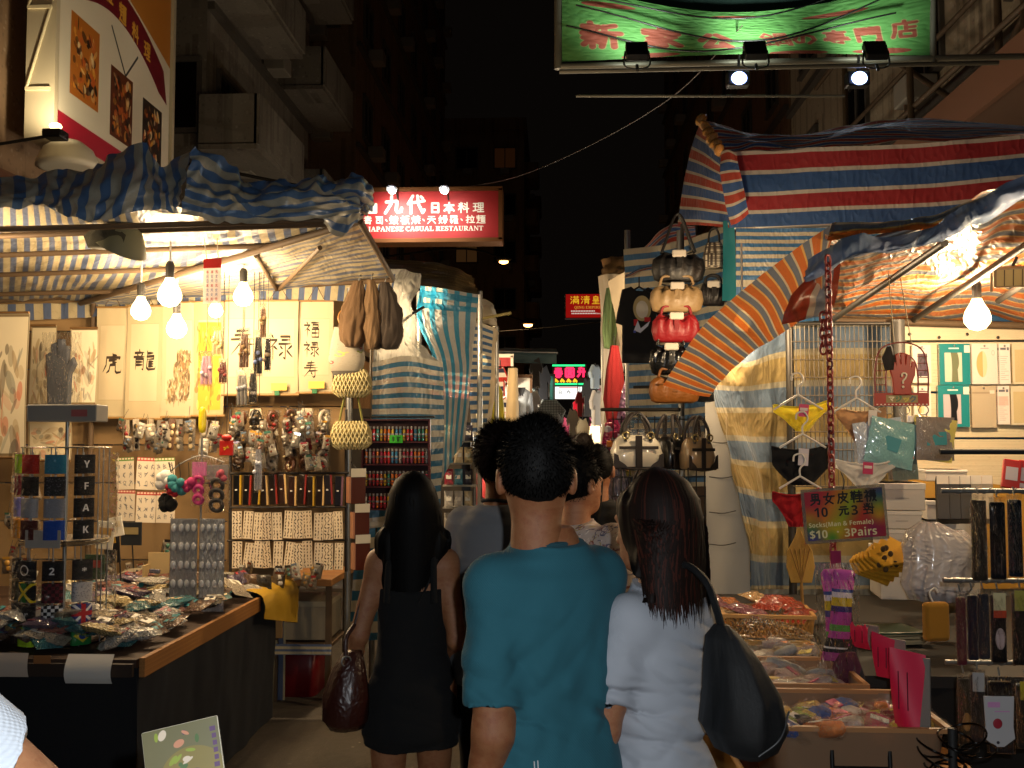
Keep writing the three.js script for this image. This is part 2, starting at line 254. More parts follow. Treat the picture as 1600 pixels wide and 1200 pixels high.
// a texture of cells; geo(i, w, h, t) is a thin box whose front shows cell i
function atlas(cols, rows, px, draw, rough = 0.6, o = {}) {
  const t = canvasTex(cols * px, rows * px, (x) => { for (let i = 0; i < cols * rows; i++) { x.save(); x.translate((i % cols) * px, (i / cols | 0) * px); x.beginPath(); x.rect(0, 0, px, px); x.clip(); draw(i, x, px); x.restore(); } });
  const m = tmat(t, rough, o), cell = (g, i) => { const U = g.attributes.uv, cx = i % cols, cy = i / cols | 0; for (let k = 0; k < U.count; k++) U.setXY(k, (cx + clamp(U.getX(k), 0.015, 0.985)) / cols, 1 - (cy + 1 - clamp(U.getY(k), 0.015, 0.985)) / rows); return g; };
  return { mat: m, cell, geo: (i, w, h, d = 0.003) => cell(new THREE.BoxGeometry(w, h, d), i) };
}
function lamp(kind, name, color, intensity, pos, radius = 1, target, angle = 1, pen = 0.6) {
  const l = kind === 'spot' ? new THREE.SpotLight(new THREE.Color(...color), intensity, 0, angle, pen, 2) : new THREE.PointLight(new THREE.Color(...color), intensity, 0, 2);
  l.name = name; l.position.copy(pos); l.castShadow = true; l.shadow.radius = radius; scene.add(l);
  if (target) { l.target.position.copy(target); scene.add(l.target); } return l;
}
// ---------------------------------------------------------------- the photographer's flash unit (its blue-white glints and hard shadows show on the nearest people and packets)
{
  const off = V(0.05, 0.045, -0.02).applyQuaternion(camera.quaternion).add(EYE), f = thing('camera_flash', 'small flash tube of the compact camera that took the picture', 'camera flash', off);
  part('flash_tube', sphere(0.012, 0, 0, 0, 1.3, 0.7, 0.6, 10), glow(0xeaf4ff, 4), f);
  lamp('point', 'flash', FLASH, FLASH_I, off, 0.5);
}
// ---------------------------------------------------------------- ground
{
  const t = canvasTex(1024, 1024, (x, w, h) => {
    x.fillStyle = '#4b443b'; x.fillRect(0, 0, w, h); grain(x, w, h, 16000, 0.35, '15,12,10', '150,140,125', 1.4);
    for (let i = 0; i < 70; i++) { x.fillStyle = `rgba(20,16,12,${rnd(0.05, 0.22)})`; x.beginPath(); x.ellipse(rnd(0, w), rnd(0, h), rnd(6, 60), rnd(4, 34), rnd(0, 3), 0, 7); x.fill(); }
    x.strokeStyle = 'rgba(12,9,7,0.6)'; for (let i = 0; i < 9; i++) { x.lineWidth = rnd(0.8, 2.2); x.beginPath(); let a = rnd(0, w), b = rnd(0, h); x.moveTo(a, b); for (let k = 0; k < 9; k++) x.lineTo(a += rnd(-50, 50), b += rnd(-10, 50)); x.stroke(); }
    for (let i = 0; i < 40; i++) { x.fillStyle = `rgba(190,180,160,${rnd(0.3, 0.8)})`; x.fillRect(rnd(0, w), rnd(0, h), rnd(2, 7), rnd(2, 5)); }
  }, 0.28, 0.28);
  const g = new THREE.PlaneGeometry(300, 300).rotateX(-PI / 2); const U = g.attributes.uv; for (let i = 0; i < U.count; i++) U.setXY(i, U.getX(i) * 300, U.getY(i) * 300);
  struct('street', g.translate(0, 0, -60), tmat(t, 0.72, { bumpMap: bumpTex(256, (x, y) => 0.5 + 0.3 * rnd() + 0.3 * n3(x / 20, y / 20, 2), 0.8, 0.8), bumpScale: 0.004 }));
}
// ---------------------------------------------------------------- dark tenement blocks on both sides
const wallTex = (base, n) => canvasTex(512, 512, (x, w, h) => { x.fillStyle = base; x.fillRect(0, 0, w, h); grain(x, w, h, 4000, 0.2); for (let i = 0; i < n; i++) { const a = rnd(0, w), b = rnd(0, h); x.fillStyle = `rgba(25,18,12,${rnd(0.04, 0.2)})`; x.fillRect(a, b, rnd(2, 16), rnd(30, 200)); } }, 0.16, 0.16);
const PANE = mat(0x0a0c0f, 0.15), FRAME = mat(0x57524b, 0.6), AC = mat(0x8d877b, 0.6), LITPANE = glow(0xffb066, 0.02), DIMPANE = glow(0xff9a50, 0.008);
const GREYW = tmat(wallTex('#7d766a', 90), 0.9), BROWNW = tmat(wallTex('#8a6f54', 90), 0.9), CREAMW = tmat(wallTex('#a3947b', 90), 0.9);
function wallBox(x0, x1, y0, y1, z0, z1) { const g = box(x1 - x0, y1 - y0, z1 - z0, (x0 + x1) / 2, (y0 + y1) / 2, (z0 + z1) / 2), P = g.attributes.position, N = g.attributes.normal, U = g.attributes.uv; for (let i = 0; i < P.count; i++) Math.abs(N.getX(i)) > 0.5 ? U.setXY(i, P.getZ(i), P.getY(i)) : U.setXY(i, P.getX(i), Math.abs(N.getY(i)) > 0.5 ? P.getZ(i) : P.getY(i)); return g; }
// block between x0..x1 and z0 (near) .. z1 (far); face = x of the street face; windows there and on the near end
function tenement(label, wm, x0, x1, z0, z1, h, { face, cols = 4, endCols = 2, from = 4, step = 3, lit = 0.1, balcony = 0, ac = 0.4 }) {
  const t = thing('tenement_building', label, 'building', V((x0 + x1) / 2, 0, (z0 + z1) / 2)), o = t.position, L = (g) => g.translate(-o.x, 0, -o.z), s = face === x1 ? 1 : -1;
  part('wall', L(wallBox(x0, x1, 0, h, z1, z0)), wm, t); part('parapet', L(wallBox(x0 - 0.15, x1 + 0.15, h, h + 0.8, z1 - 0.15, z0 + 0.15)), wm, t);
  for (let y = from; y + 2 < h; y += step) {
    part('floor_ledge', L(wallBox(face - 0.02 * s - 0.16, face - 0.02 * s + 0.16, y - 0.65, y - 0.5, z1, z0 - 0.01)), FRAME, t);
    const win = (x, z, turn) => {
      const w = new THREE.Group(); w.name = 'window'; w.position.set(x - o.x, y, z - o.z); w.rotation.y = turn; t.add(w);
      const mk = (n, g, m) => part(n, g, m, w);
      mk('window_frame', M([box(1.5, 0.09, 0.14, 0, -0.045, 0.03), box(1.5, 0.09, 0.12, 0, 1.35, 0.02), box(0.08, 1.3, 0.1, -0.71, 0.655, 0.01), box(0.08, 1.3, 0.1, 0.71, 0.655, 0.01), box(0.06, 1.3, 0.08, 0, 0.655, 0.005)]), FRAME);
      mk('pane', box(1.36, 1.28, 0.03, 0, 0.655, -0.005), rnd() < lit ? (rnd() < 0.4 ? LITPANE : DIMPANE) : PANE);
      if (rnd() < ac) mk('air_conditioner', rbox(0.6, 0.4, 0.5, 0.03, rnd(-0.3, 0.3), -0.32, 0.28), AC);
    };
    for (let i = 0; i < cols; i++) { const z = lerp(z0, z1, (i + 0.5) / cols); win(face + 0.015 * s, z, s * PI / 2); if (balcony && i % 2 === 0) { part('balcony', L(M([wallBox(Math.min(face, face + s * balcony), Math.max(face, face + s * balcony), y - 0.5, y - 0.38, z - 1.7, z + 1.7), wallBox(face + s * balcony - 0.05, face + s * balcony + 0.05, y - 0.4, y + 0.55, z - 1.7, z + 1.7), wallBox(Math.min(face, face + s * balcony), Math.max(face, face + s * balcony), y - 0.4, y + 0.55, z + 1.62, z + 1.7)])), wm, t); } }
    for (let i = 0; i < endCols; i++) win(lerp(face, face - s * 5, (i + 0.5) / endCols), z0 + 0.015, 0);
  }
  return t;
}
tenement('dark grey tenement with stacked concrete balconies behind the lit billboard', GREYW, -16, -6.7, -19, -27, 26, { face: -6.7, cols: 3, endCols: 3, from: 4.6, balcony: 1.1, lit: 0 });
tenement('tall unlit tenement behind the red restaurant sign', BROWNW, -16, -6.2, -31, -56, 34, { face: -6.2, cols: 7, endCols: 2, from: 5, step: 3.2, lit: 0, ac: 0.6 });
tenement('dim brown tower with protruding flats rising behind the two street lamps', BROWNW, -9, -2.1, -66, -80, 22, { face: -2.1, cols: 3, endCols: 2, from: 4, step: 3.1, lit: 0.28, balcony: 0.9 });
tenement('scaffolded brown tenement behind the green banner at the upper right', CREAMW, 6.0, 16, -7, -26, 20, { face: 6.0, cols: 5, endCols: 2, from: 4.5, lit: 0, ac: 0.5 });
tenement('black tenement above the handbag stall on the right', BROWNW, 6.4, 16, -28, -60, 30, { face: 6.4, cols: 8, endCols: 2, from: 5, step: 3.2, lit: 0.03 });
// near left shop house carrying the billboard
tenement('brick-brown shop house behind the left stall under the billboard', BROWNW, -16, -6.75, -5, -17, 14, { face: -6.75, cols: 1, endCols: 0, from: 9.8, lit: 0 });

// ---------------------------------------------------------------- billboard on the left, parallel to the street
{
  const t = canvasTex(1024, 1024, (x, w, h) => {
    x.fillStyle = '#d8cfb8'; x.fillRect(0, 0, w, h); x.fillStyle = '#b9762c'; x.beginPath(); x.moveTo(w * 0.25, 0); x.lineTo(w, 0); x.lineTo(w, h * 0.52); x.quadraticCurveTo(w * 0.6, h * 0.42, w * 0.25, h * 0.36); x.fill();
    x.fillStyle = 'rgba(150,30,20,0.75)'; for (let i = 0; i < 5; i++) brush(x, '家新皮料福'[i], w * (0.3 + i * 0.14), h * 0.06, 120, 16, 'rgba(150,40,20,0.8)');
    x.fillStyle = '#6d1320'; x.beginPath(); x.moveTo(w * 0.17, h * 0.44); x.quadraticCurveTo(w * 0.55, h * 0.36, w * 0.93, h * 0.55); x.lineTo(w * 0.97, h * 0.66); x.lineTo(w * 0.88, h * 0.64); x.quadraticCurveTo(w * 0.55, h * 0.47, w * 0.26, h * 0.54); x.lineTo(w * 0.18, h * 0.56); x.fill();
    for (let i = 0; i < 4; i++) brush(x, '拉麵料理'[i], w * (0.36 + i * 0.12), h * (0.435 + i * 0.022), 66, 9, '#cf9a35');
    x.strokeStyle = '#3a3a38'; x.lineWidth = 9; x.beginPath(); x.moveTo(w * 0.42, h * 0.56); x.lineTo(w * 0.55, h * 0.68); x.lineTo(w * 0.66, h * 0.585); x.stroke();
    [[0.1, 0.62, 0.22, 0.24, '#b3691f'], [0.42, 0.68, 0.2, 0.22, '#5c2d14'], [0.72, 0.7, 0.2, 0.2, '#2c2019']].forEach(([a, b, c, d, col]) => { x.fillStyle = col; x.fillRect(a * w, b * h, c * w, d * h); for (let i = 0; i < 90; i++) { x.fillStyle = `rgba(${pick(['230,160,60', '240,215,160', '60,25,10', '190,90,30', '20,15,12'])},${rnd(0.3, 0.9)})`; x.beginPath(); x.ellipse((a + rnd(0.02, c - 0.02)) * w, (b + rnd(0.02, d - 0.02)) * h, rnd(5, 24), rnd(4, 14), rnd(0, 3), 0, 7); x.fill(); } });
    x.fillStyle = '#a3182e'; x.fillRect(0, h * 0.93, w, h * 0.07);
  });
  const b = thing('billboard', 'tall restaurant billboard with food photographs, lit from its lower near corner', 'billboard', V(-6.2, 5.35, -13.7));
  const H = 4.4, face = new THREE.PlaneGeometry(3.6, H).rotateY(PI / 2).translate(0.155, H / 2, 0); part('printed_face', face, tmat(t, 0.5), b);
  part('cabinet', box(0.3, H, 3.66, 0, H / 2, 0), mat(0xcfc6b2, 0.6), b);
  part('frame_edge', M([box(0.36, H + 0.1, 0.09, 0.02, H / 2, -1.86), box(0.36, H + 0.1, 0.09, 0.02, H / 2, 1.86), box(0.36, 0.09, 3.8, 0.02, -0.05, 0)]), mat(0xb5a98f, 0.5), b);
  part('side_lattice', M([0, 1, 2, 3].flatMap((i) => [box(0.3, 0.04, 0.03, 0, 0.5 + i * 1.0, 1.92), rod(V(-0.14, 0.5 + i, 1.92), V(0.14, 1.5 + i, 1.92), 0.018)])), mat(0xd8cca8, 0.5), b);
  const lp = V(-5.75, 5.25, -11.35), fl = thing('billboard_floodlight', 'floodlight shining up the near edge of the billboard', 'floodlight', lp);
  part('housing', rbox(0.22, 0.1, 0.22, 0.02, 0, -0.1, 0), BLACKPL, fl); part('lens', sphere(0.07, 0, 0, 0, 1, 0.6, 1), glow(0xffe0a0, 6), fl); part('bracket', rod(V(0, -0.1, 0), V(-1.0, -0.25, 0), 0.02), DARKSTEEL, fl);
  lamp('spot', 'billboard lamp', [1, 0.82, 0.52], 6, lp, 2, V(-6.25, 7.2, -12.4), 1.2, 0.8);
  const aw = thing('shop_awning', 'dark brown sloping shop awning beam below the billboard', 'awning', V(-5.6, 4.15, -12.5));
  part('fascia', box(0.12, 0.42, 10, 0, 0, 0), mat(0x54331c, 0.6), aw); part('roof_slab', put(box(1.4, 0.08, 10), -0.65, 0.42, 0, 0, 0, -0.35), mat(0x452a18, 0.7), aw);
  const dm = solo('dome_lamp', lathe([[0.001, 0.34], [0.16, 0.32], [0.29, 0.22], [0.36, 0.06], [0.37, 0], [0.3, -0.02], [0.001, -0.02]], 24), mat(0xd9cfb8, 0.5), 'white dome standing on the brown awning beside the billboard', 'dome', at(106, 262, 12.1));
}
// ---------------------------------------------------------------- red restaurant sign over the street
const signRed = (() => {
  const d = 18, a = at(500, 302, d), b = at(783, 378, d), w = b.x - a.x, h = a.y - b.y, s = thing('restaurant_sign', 'red signboard for a Japanese casual restaurant hanging over the street', 'sign', V((a.x + b.x) / 2, (a.y + b.y) / 2, -d));
  const t = canvasTex(1132, 304, (x, W, Hh) => {
    x.fillStyle = '#a8201f'; x.fillRect(0, 0, W, Hh); const c = '#f3efda', u = (p) => (p - 500) / 283 * W, k = W / 283;
    brush(x, '屋', u(573), 64, 76, 15, c); brush(x, '九', u(602), 20, 128, 19, c, 0.95); brush(x, '代', u(638), 20, 128, 18, c, 0.95);
    [['日', 675, 1], ['本', 697, 1], ['料', 719.5, 1], ['理', 743, 1]].forEach(([g, p]) => brush(x, g, u(p), 72, 70, g === '日' || g === '本' ? 13 : 8.5, c));
    [['壽', 570], ['司', 588], ['鐵', 611], ['板', 629], ['燒', 646], ['天', 671], ['婦', 689], ['羅', 706], ['拉', 732], ['麵', 748.5]].forEach(([g, p]) => brush(x, g, u(p), 156, 57, 6.2, c));
    for (const p of [564, 605, 664, 724]) { x.fillStyle = c; x.beginPath(); x.ellipse(u(p) + 6, 186, 4, 10, -0.7, 0, 7); x.fill(); }
    x.font = 'bold 43px serif'; x.fillText('AI JAPANESE CASUAL RESTAURANT', u(563), 258, u(764) - u(563)); grain(x, W, Hh, 900, 0.12);
  });
  part('printed_face', new THREE.PlaneGeometry(w - 0.08, h - 0.08).translate(0, 0, 0.205), tmat(t, 0.55), s); part('cabinet', box(w - 0.02, h - 0.02, 0.4), mat(0x7a1c18, 0.6), s);
  part('frame_edge', M([box(w + 0.06, 0.07, 0.46, 0, h / 2, 0), box(w + 0.06, 0.07, 0.46, 0, -h / 2, 0), box(0.07, h, 0.46, w / 2, 0, 0), box(0.07, h, 0.46, -w / 2, 0, 0)]), mat(0x8a5a34, 0.35, { metalness: 0.5 }), s);
  part('support_bar', M([rod(V(-w / 2, h / 2 + 0.06, 0), V(-4.2, h / 2 + 0.6, 0), 0.03), rod(V(-w / 2, -h / 2, 0), V(-4.2, -h / 2, 0), 0.03)]), DARKSTEEL, s);
  for (const px of [612, 694]) {
    const p = at(px, 296, d - 0.9), l = thing('sign_spotlight', px < 650 ? 'left spotlight on an arm over the red restaurant sign' : 'right spotlight on an arm over the red restaurant sign', 'spotlight', p);
    part('arm', tube([V(0, 0.03, -0.05), V(0, 0.12, -0.4), V(0, -0.02, -0.72)], 0.015), DARKSTEEL, l); part('lamp_shade', lathe([[0.02, 0.09], [0.05, 0.07], [0.09, 0]], 12).rotateX(-0.7), STEEL, l); part('lamp', sphere(0.04, 0, 0.015, -0.01), glow(0xeef0ff, 7), l);
    lamp('spot', 'sign lamp', [1, 0.93, 0.84], px < 650 ? 15 : 5, p.clone().add(V(0, -0.04, -0.03)), 2, V(at(px + (px < 650 ? 28 : 0), 345, d).x, at(px, 352, d).y, -d), 1.25, 0.9);
  }
  return s;
})();
// ---------------------------------------------------------------- distant lit signs
{
  const d = 30, a = at(884, 461, d), b = at(960, 497, d), w = b.x - a.x, h = a.y - b.y, t = canvasTex(512, 256, (x, W, H) => {
    x.fillStyle = '#a3120e'; x.fillRect(0, 0, W, H); const k = W / 76; ['滿', '清', '皇'].forEach((g, i) => brush(x, g, (7 + i * 16.5) * k, 18, 92, 9, '#ffc52a'));
    x.font = 'bold 40px serif'; x.fillStyle = '#e8a23a'; x.fillText('QING EMPIRE', 13 * k, 158, 330); x.fillStyle = '#f6ead8'; x.font = 'bold 20px serif'; for (let r = 0; r < 2; r++) for (let i = 0; i < 15; i++) x.fillRect(8 * k + i * 17 + r * 6, 178 + r * 26, 12, 13); x.fillText('Chinese Cuisine', 46 * k, 218, 120);
  });
  const s = thing('lightbox_sign', 'red lightbox reading QING EMPIRE sticking out from the right', 'sign', V((a.x + b.x) / 2, (a.y + b.y) / 2, -d));
  const gm = new THREE.MeshStandardMaterial({ color: 0x0, emissive: 0xffffff, emissiveMap: t, emissiveIntensity: 0.55 });
  part('lit_face', new THREE.PlaneGeometry(w, h).translate(0, 0, 0.155), gm, s); part('cabinet', box(w + 0.04, h + 0.04, 0.3), mat(0x3a0c0a, 0.6), s); part('bracket', rod(V(w / 2, 0, 0), V(6.5 - s.position.x, 0, 0), 0.05), DARKSTEEL, s);
  const l = new THREE.RectAreaLight(0xff2a18, 0.3, w, h); l.name = 'sign glow'; l.position.copy(s.position).add(V(0, 0, 0.2)); l.lookAt(l.position.clone().add(V(0, 0, 1))); scene.add(l);
}
{
  const d = 40, s = thing('neon_sign', 'neon sign of pink characters between two green tubes', 'neon sign', at(890, 585, d)), P = (px, py) => at(px, py, d).sub(s.position), u = d / FOCAL;
  part('backing', box(54 * u, 32 * u, 0.3, 0, 0, -0.25), mat(0x120808, 0.8), s);
  part('green_tube', M([rod(P(863, 571), P(914, 571), 0.035), rod(P(860, 600), P(914, 600), 0.035)]), glow(0x2bff90, 1.1), s);
  ['春', '園', '升'].forEach((g, i) => part('pink_character', M(strokesOf(g).map((st) => { const pts = st.map(([a, b]) => P(864.5 + i * 18 + a * 0.155, 574 + b * 0.16)); return M(pts.slice(1).map((q, k) => rod(pts[k], q, 0.045, 5))); })), glow(0xff2a5a, 1.3), s));
  part('yellow_character', M([0, 1, 2, 3].flatMap((i) => [rod(P(866 + i * 10, 597), P(869 + i * 10, 592), 0.04), rod(P(868 + i * 10, 593), P(872 + i * 10, 597), 0.04)])), glow(0xffb020, 1.3), s);
  part('support_bar', rod(P(914, 585), V(6.4 - s.position.x, 0, -0.2), 0.05), DARKSTEEL, s);
  lamp('point', 'neon glow', [1, 0.3, 0.35], 1.2, s.position.clone().add(V(0, 0, 0.3)), 10);
  const w = thing('lightbox_sign', 'white lightbox sign glowing under the neon characters', 'sign', at(888, 614, 38)), uw = 38 / FOCAL;
  const wt = canvasTex(256, 128, (x, W, H) => { x.fillStyle = '#f7f6ee'; x.fillRect(0, 0, W, H); x.fillStyle = '#d66'; x.fillRect(40, 4, 180, 10); brush(x, '日', 30, 40, 40, 7, '#888'); brush(x, '九', 110, 34, 40, 7, '#777'); });
  part('lit_face', new THREE.PlaneGeometry(42 * uw, 19 * uw).translate(0, 0, 0.13), new THREE.MeshStandardMaterial({ color: 0, emissive: 0xffffff, emissiveMap: wt, emissiveIntensity: 1.2 }), w); part('cabinet', box(43 * uw, 20 * uw, 0.25), mat(0x777770, 0.5), w); part('support_bar', rod(V(0.5, 0, 0), V(6.4 - w.position.x, 0.1, 0), 0.05), DARKSTEEL, w);
  const l = new THREE.RectAreaLight(0xfff4e6, 1.2, 1, 0.45); l.name = 'sign glow'; l.position.copy(w.position).add(V(0, 0, 0.16)); l.lookAt(l.position.clone().add(V(0, 0, 1))); scene.add(l);
}
for (const [px, py, d, lab] of [[787, 408, 34, 'upper orange street lamp over the far stalls'], [825, 507, 52, 'lower and farther orange street lamp over the alley']]) {
  const p = at(px, py, d), l = thing('street_lamp', lab, 'street lamp', p), s = d / 34;
  part('lamp', sphere(0.085 * s, 0, -0.02, 0, 1.8, 0.9, 1), glow(0xffb25a, 14), l); part('hood', sphere(0.14 * s, 0, 0.07 * s, 0, 2, 0.6, 1.2), mat(0x3c3a36, 0.5), l); part('arm', tube([V(0, 0.08, 0), V(-1.2, 0.5, -0.4), V(-6.2 - p.x > -9 ? -6.2 - p.x : -4, 0.3, -0.8)], 0.04), DARKSTEEL, l);
  lamp('spot', 'street lamp', [1, 0.6, 0.26], 60, p.clone().add(V(0, -0.05, 0)), 4, p.clone().add(V(0, -5, 0)), 1.5, 0.5);
}
// ---------------------------------------------------------------- green banner with floodlights
{
  const d = 9.2, b = thing('shop_banner', 'green banner with brown Chinese characters spanning the upper right, lit from below', 'banner', V(0, 0, 0)), tl = at(880, -70, d), bl = at(878, 96, d), br = at(1455, 86, d), tr = at(1450, -70, d), w = br.x - bl.x, h = tl.y - bl.y;
  const t = canvasTex(1600, 460, (x, W, H) => {
    x.fillStyle = '#4a7f3e'; x.fillRect(0, 0, W, H); const c = '#7c3a2a', k = W / 575, Y = (p) => (p + 70) / 166 * H;
    const g = (ch, px, py, s, lw, q) => { brush(x, ch, (px - 880) * k, Y(py), s * k, lw * k + 8, '#7d7f4e', q); brush(x, ch, (px - 880) * k, Y(py), s * k, lw * k, c, q); };
    g('新', 912, 8, 60, 11, 1.1); g('家', 1008, 10, 58, 12, 1.1); g('公', 1096, 20, 50, 13, 1.2); g('鍋', 1202, 20, 46, 5); g('の', 1250, 22, 40, 6); g('專', 1298, 22, 40, 6); g('門', 1346, 20, 40, 7); g('店', 1398, 16, 40, 6);
    x.fillStyle = c; for (const [a, q] of [[1250, 92], [1020, 90], [1380, 86], [960, -40], [1180, -46], [1330, -30]]) { x.beginPath(); x.ellipse((a - 880) * k, Y(q), 46 * k, 7 * k, -0.05, 0, 7); x.fill(); } grain(x, W, H, 1500, 0.1);
  });
  const g = drape([[at(878, -22, d), at(960, -6, d), at(1060, 12, d - 0.05), at(1130, 18, d - 0.06), at(1220, 14, d - 0.05), at(1330, -4, d), at(1455, -40, d)], [bl, bl.clone().lerp(br, 0.5).add(V(0, 0.02, 0.06)), br]].reverse(), 60, 14, { wr: 0.02, fu: 0.8, fv: 1.5, su: 1, sv: 1 });
  part('printed_cloth', g, tmat(t, 0.75, { bumpMap: CREASE, bumpScale: 0.006 }), b);
  part('painted_shade_sheet', drape([[at(878, -90, d + .1), at(1455, -90, d + .1)], [at(878, 60, d + .1), at(1455, 60, d + .1)]], 30, 6, { wr: .03, fu: .8 }), mat(0x0a2620, .9), b);  // dark sheet stands in for the shade along the banner top
  part('frame_bar', M([rod(at(874, 104, d), at(1600, 88, d), 0.03), rod(at(874, 112, d - 0.5), at(1560, 98, d - 0.5), 0.02), rod(at(872, -80, d), at(872, 108, d), 0.035), rod(at(1458, -80, d), at(1458, 100, d), 0.03), rod(at(900, 150, d - 0.2), at(1320, 150, d - 0.2), 0.012)]), mat(0x6e6a5c, 0.5, { metalness: 0.3 }), b);
  part('cable', M([[900, 8, 1180, 60, 1445, -30], [905, -8, 1170, 24, 1440, -60], [885, 40, 1090, 76, 1400, 20]].map(([a, p, c, q, e, r]) => tube([at(a, p, d - 0.12), at(c, q + 4, d - 0.22), at(e, r, d - 0.12)], 0.008, 24))), BLACKPL, b);
  [['left', 995, 80], ['middle', 1180, 79], ['right', 1368, 79]].forEach(([n, px, py], i) => {
    const p = at(px, py, d - 0.55), f = thing('banner_floodlight', `${n} black floodlight box in front of the green banner`, 'floodlight', p);
    part('housing', put(rbox(0.19, 0.19, 0.07, 0.012), 0, 0, 0, -0.6), BLACKPL, f); part('reflector', put(box(0.16, 0.02, 0.03, 0, 0.075, -0.052), 0, 0, 0, -0.6), glow(0xeaffee, 5), f); part('yoke', tube([V(-0.1, 0, 0), V(-0.1, -0.14, 0.02), V(0.1, -0.14, 0.02), V(0.1, 0, 0)], 0.008), DARKSTEEL, f); part('mounting_arm', M([rod(V(0, -0.13, 0.02), V(0, -0.19, 0.06), 0.014)]), DARKSTEEL, f);
    lamp('spot', 'banner flood', [0.9, 1, 0.88], [2.6, 3.4, 2.4][i], p.clone().add(V(0, 0.11, -0.06)), 2, at(px - 10, 30, d), 0.95, 0.95);
    if (i) { const q = at(px - 25, 122, d - 0.4), l = thing('street_floodlight', `${n} blue-white lamp glaring below the banner frame`, 'floodlight', q); part('lens', sphere(0.068, 0, 0, 0, 1, 0.85, 0.5), glow(0x9fb8ff, 6), l); part('housing', rbox(0.2, 0.13, 0.12, 0.02, 0, 0.01, -0.075), BLACKPL, l); part('hanger', rod(V(0, 0.06, -0.06), V(0.01, 0.22, -0.04), 0.012), DARKSTEEL, l); lamp('spot', 'street flood', [0.75, 0.85, 1], 1.2, q.clone().add(V(0, -0.01, 0.05)), 3, V(q.x + 0.3, 1, -4), 1.2, 0.8); }
  });
  const sc = thing('bamboo_scaffold', 'bamboo and steel pole scaffold against the wall at upper right', 'scaffold', V(0, 0, 0)), bam = mat(0x4e3d28, 0.7);
  for (let i = 0; i < 6; i++) part('upright_pole', rod(V(5.6 - (i % 2) * 0.5, 0, -9.5 - i * 1.7), V(5.6 - (i % 2) * 0.5 + rnd(-0.1, 0.1), 10, -9.5 - i * 1.7), 0.05), bam, sc);
  for (let i = 0; i < 6; i++) part('cross_pole', rod(V(5.5 - (i % 2) * 0.4, 3.2 + i * 1.05, -8), V(5.5 - (i % 2) * 0.4, 3.3 + i * 1.05, -20), 0.04), bam, sc);
  part('cross_pole', rod(V(5.2, 3.4, -9), V(5.3, 7.6, -16), 0.045), bam, sc); part('cross_pole', rod(V(5.2, 7.6, -9), V(5.3, 3.6, -17), 0.045), bam, sc);
  const cn = thing('concrete_canopy', 'brown sloping canopy beam running along the wall at the upper right', 'canopy', V(4.95, 5.35, -13)); part('slab', box(0.9, 0.36, 11), mat(0x5a3e2a, 0.85), cn); part('edge_trim', box(0.06, 0.44, 11, -0.48, -0.02, 0), mat(0x6a4630, 0.7), cn);
}
{ // overhead cables
  const a = at(700, 296, 20), b = at(1045, 155, 11);
  solo('overhead_cable', tube([a, a.clone().lerp(b, 0.5).add(V(0, -0.25, 0)), b, at(1160, 40, 9)], 0.006, 40, 4), mat(0x5c5248, 0.6), 'thin cable sagging from the red sign up to the green banner', 'cable');
  solo('overhead_cable', tube([at(600, 530, 30), at(860, 512, 30), at(960, 500, 30)], 0.02, 20, 4), mat(0x3c342c, 0.6), 'thin low cable crossing the alley under the red lightbox', 'cable');
}
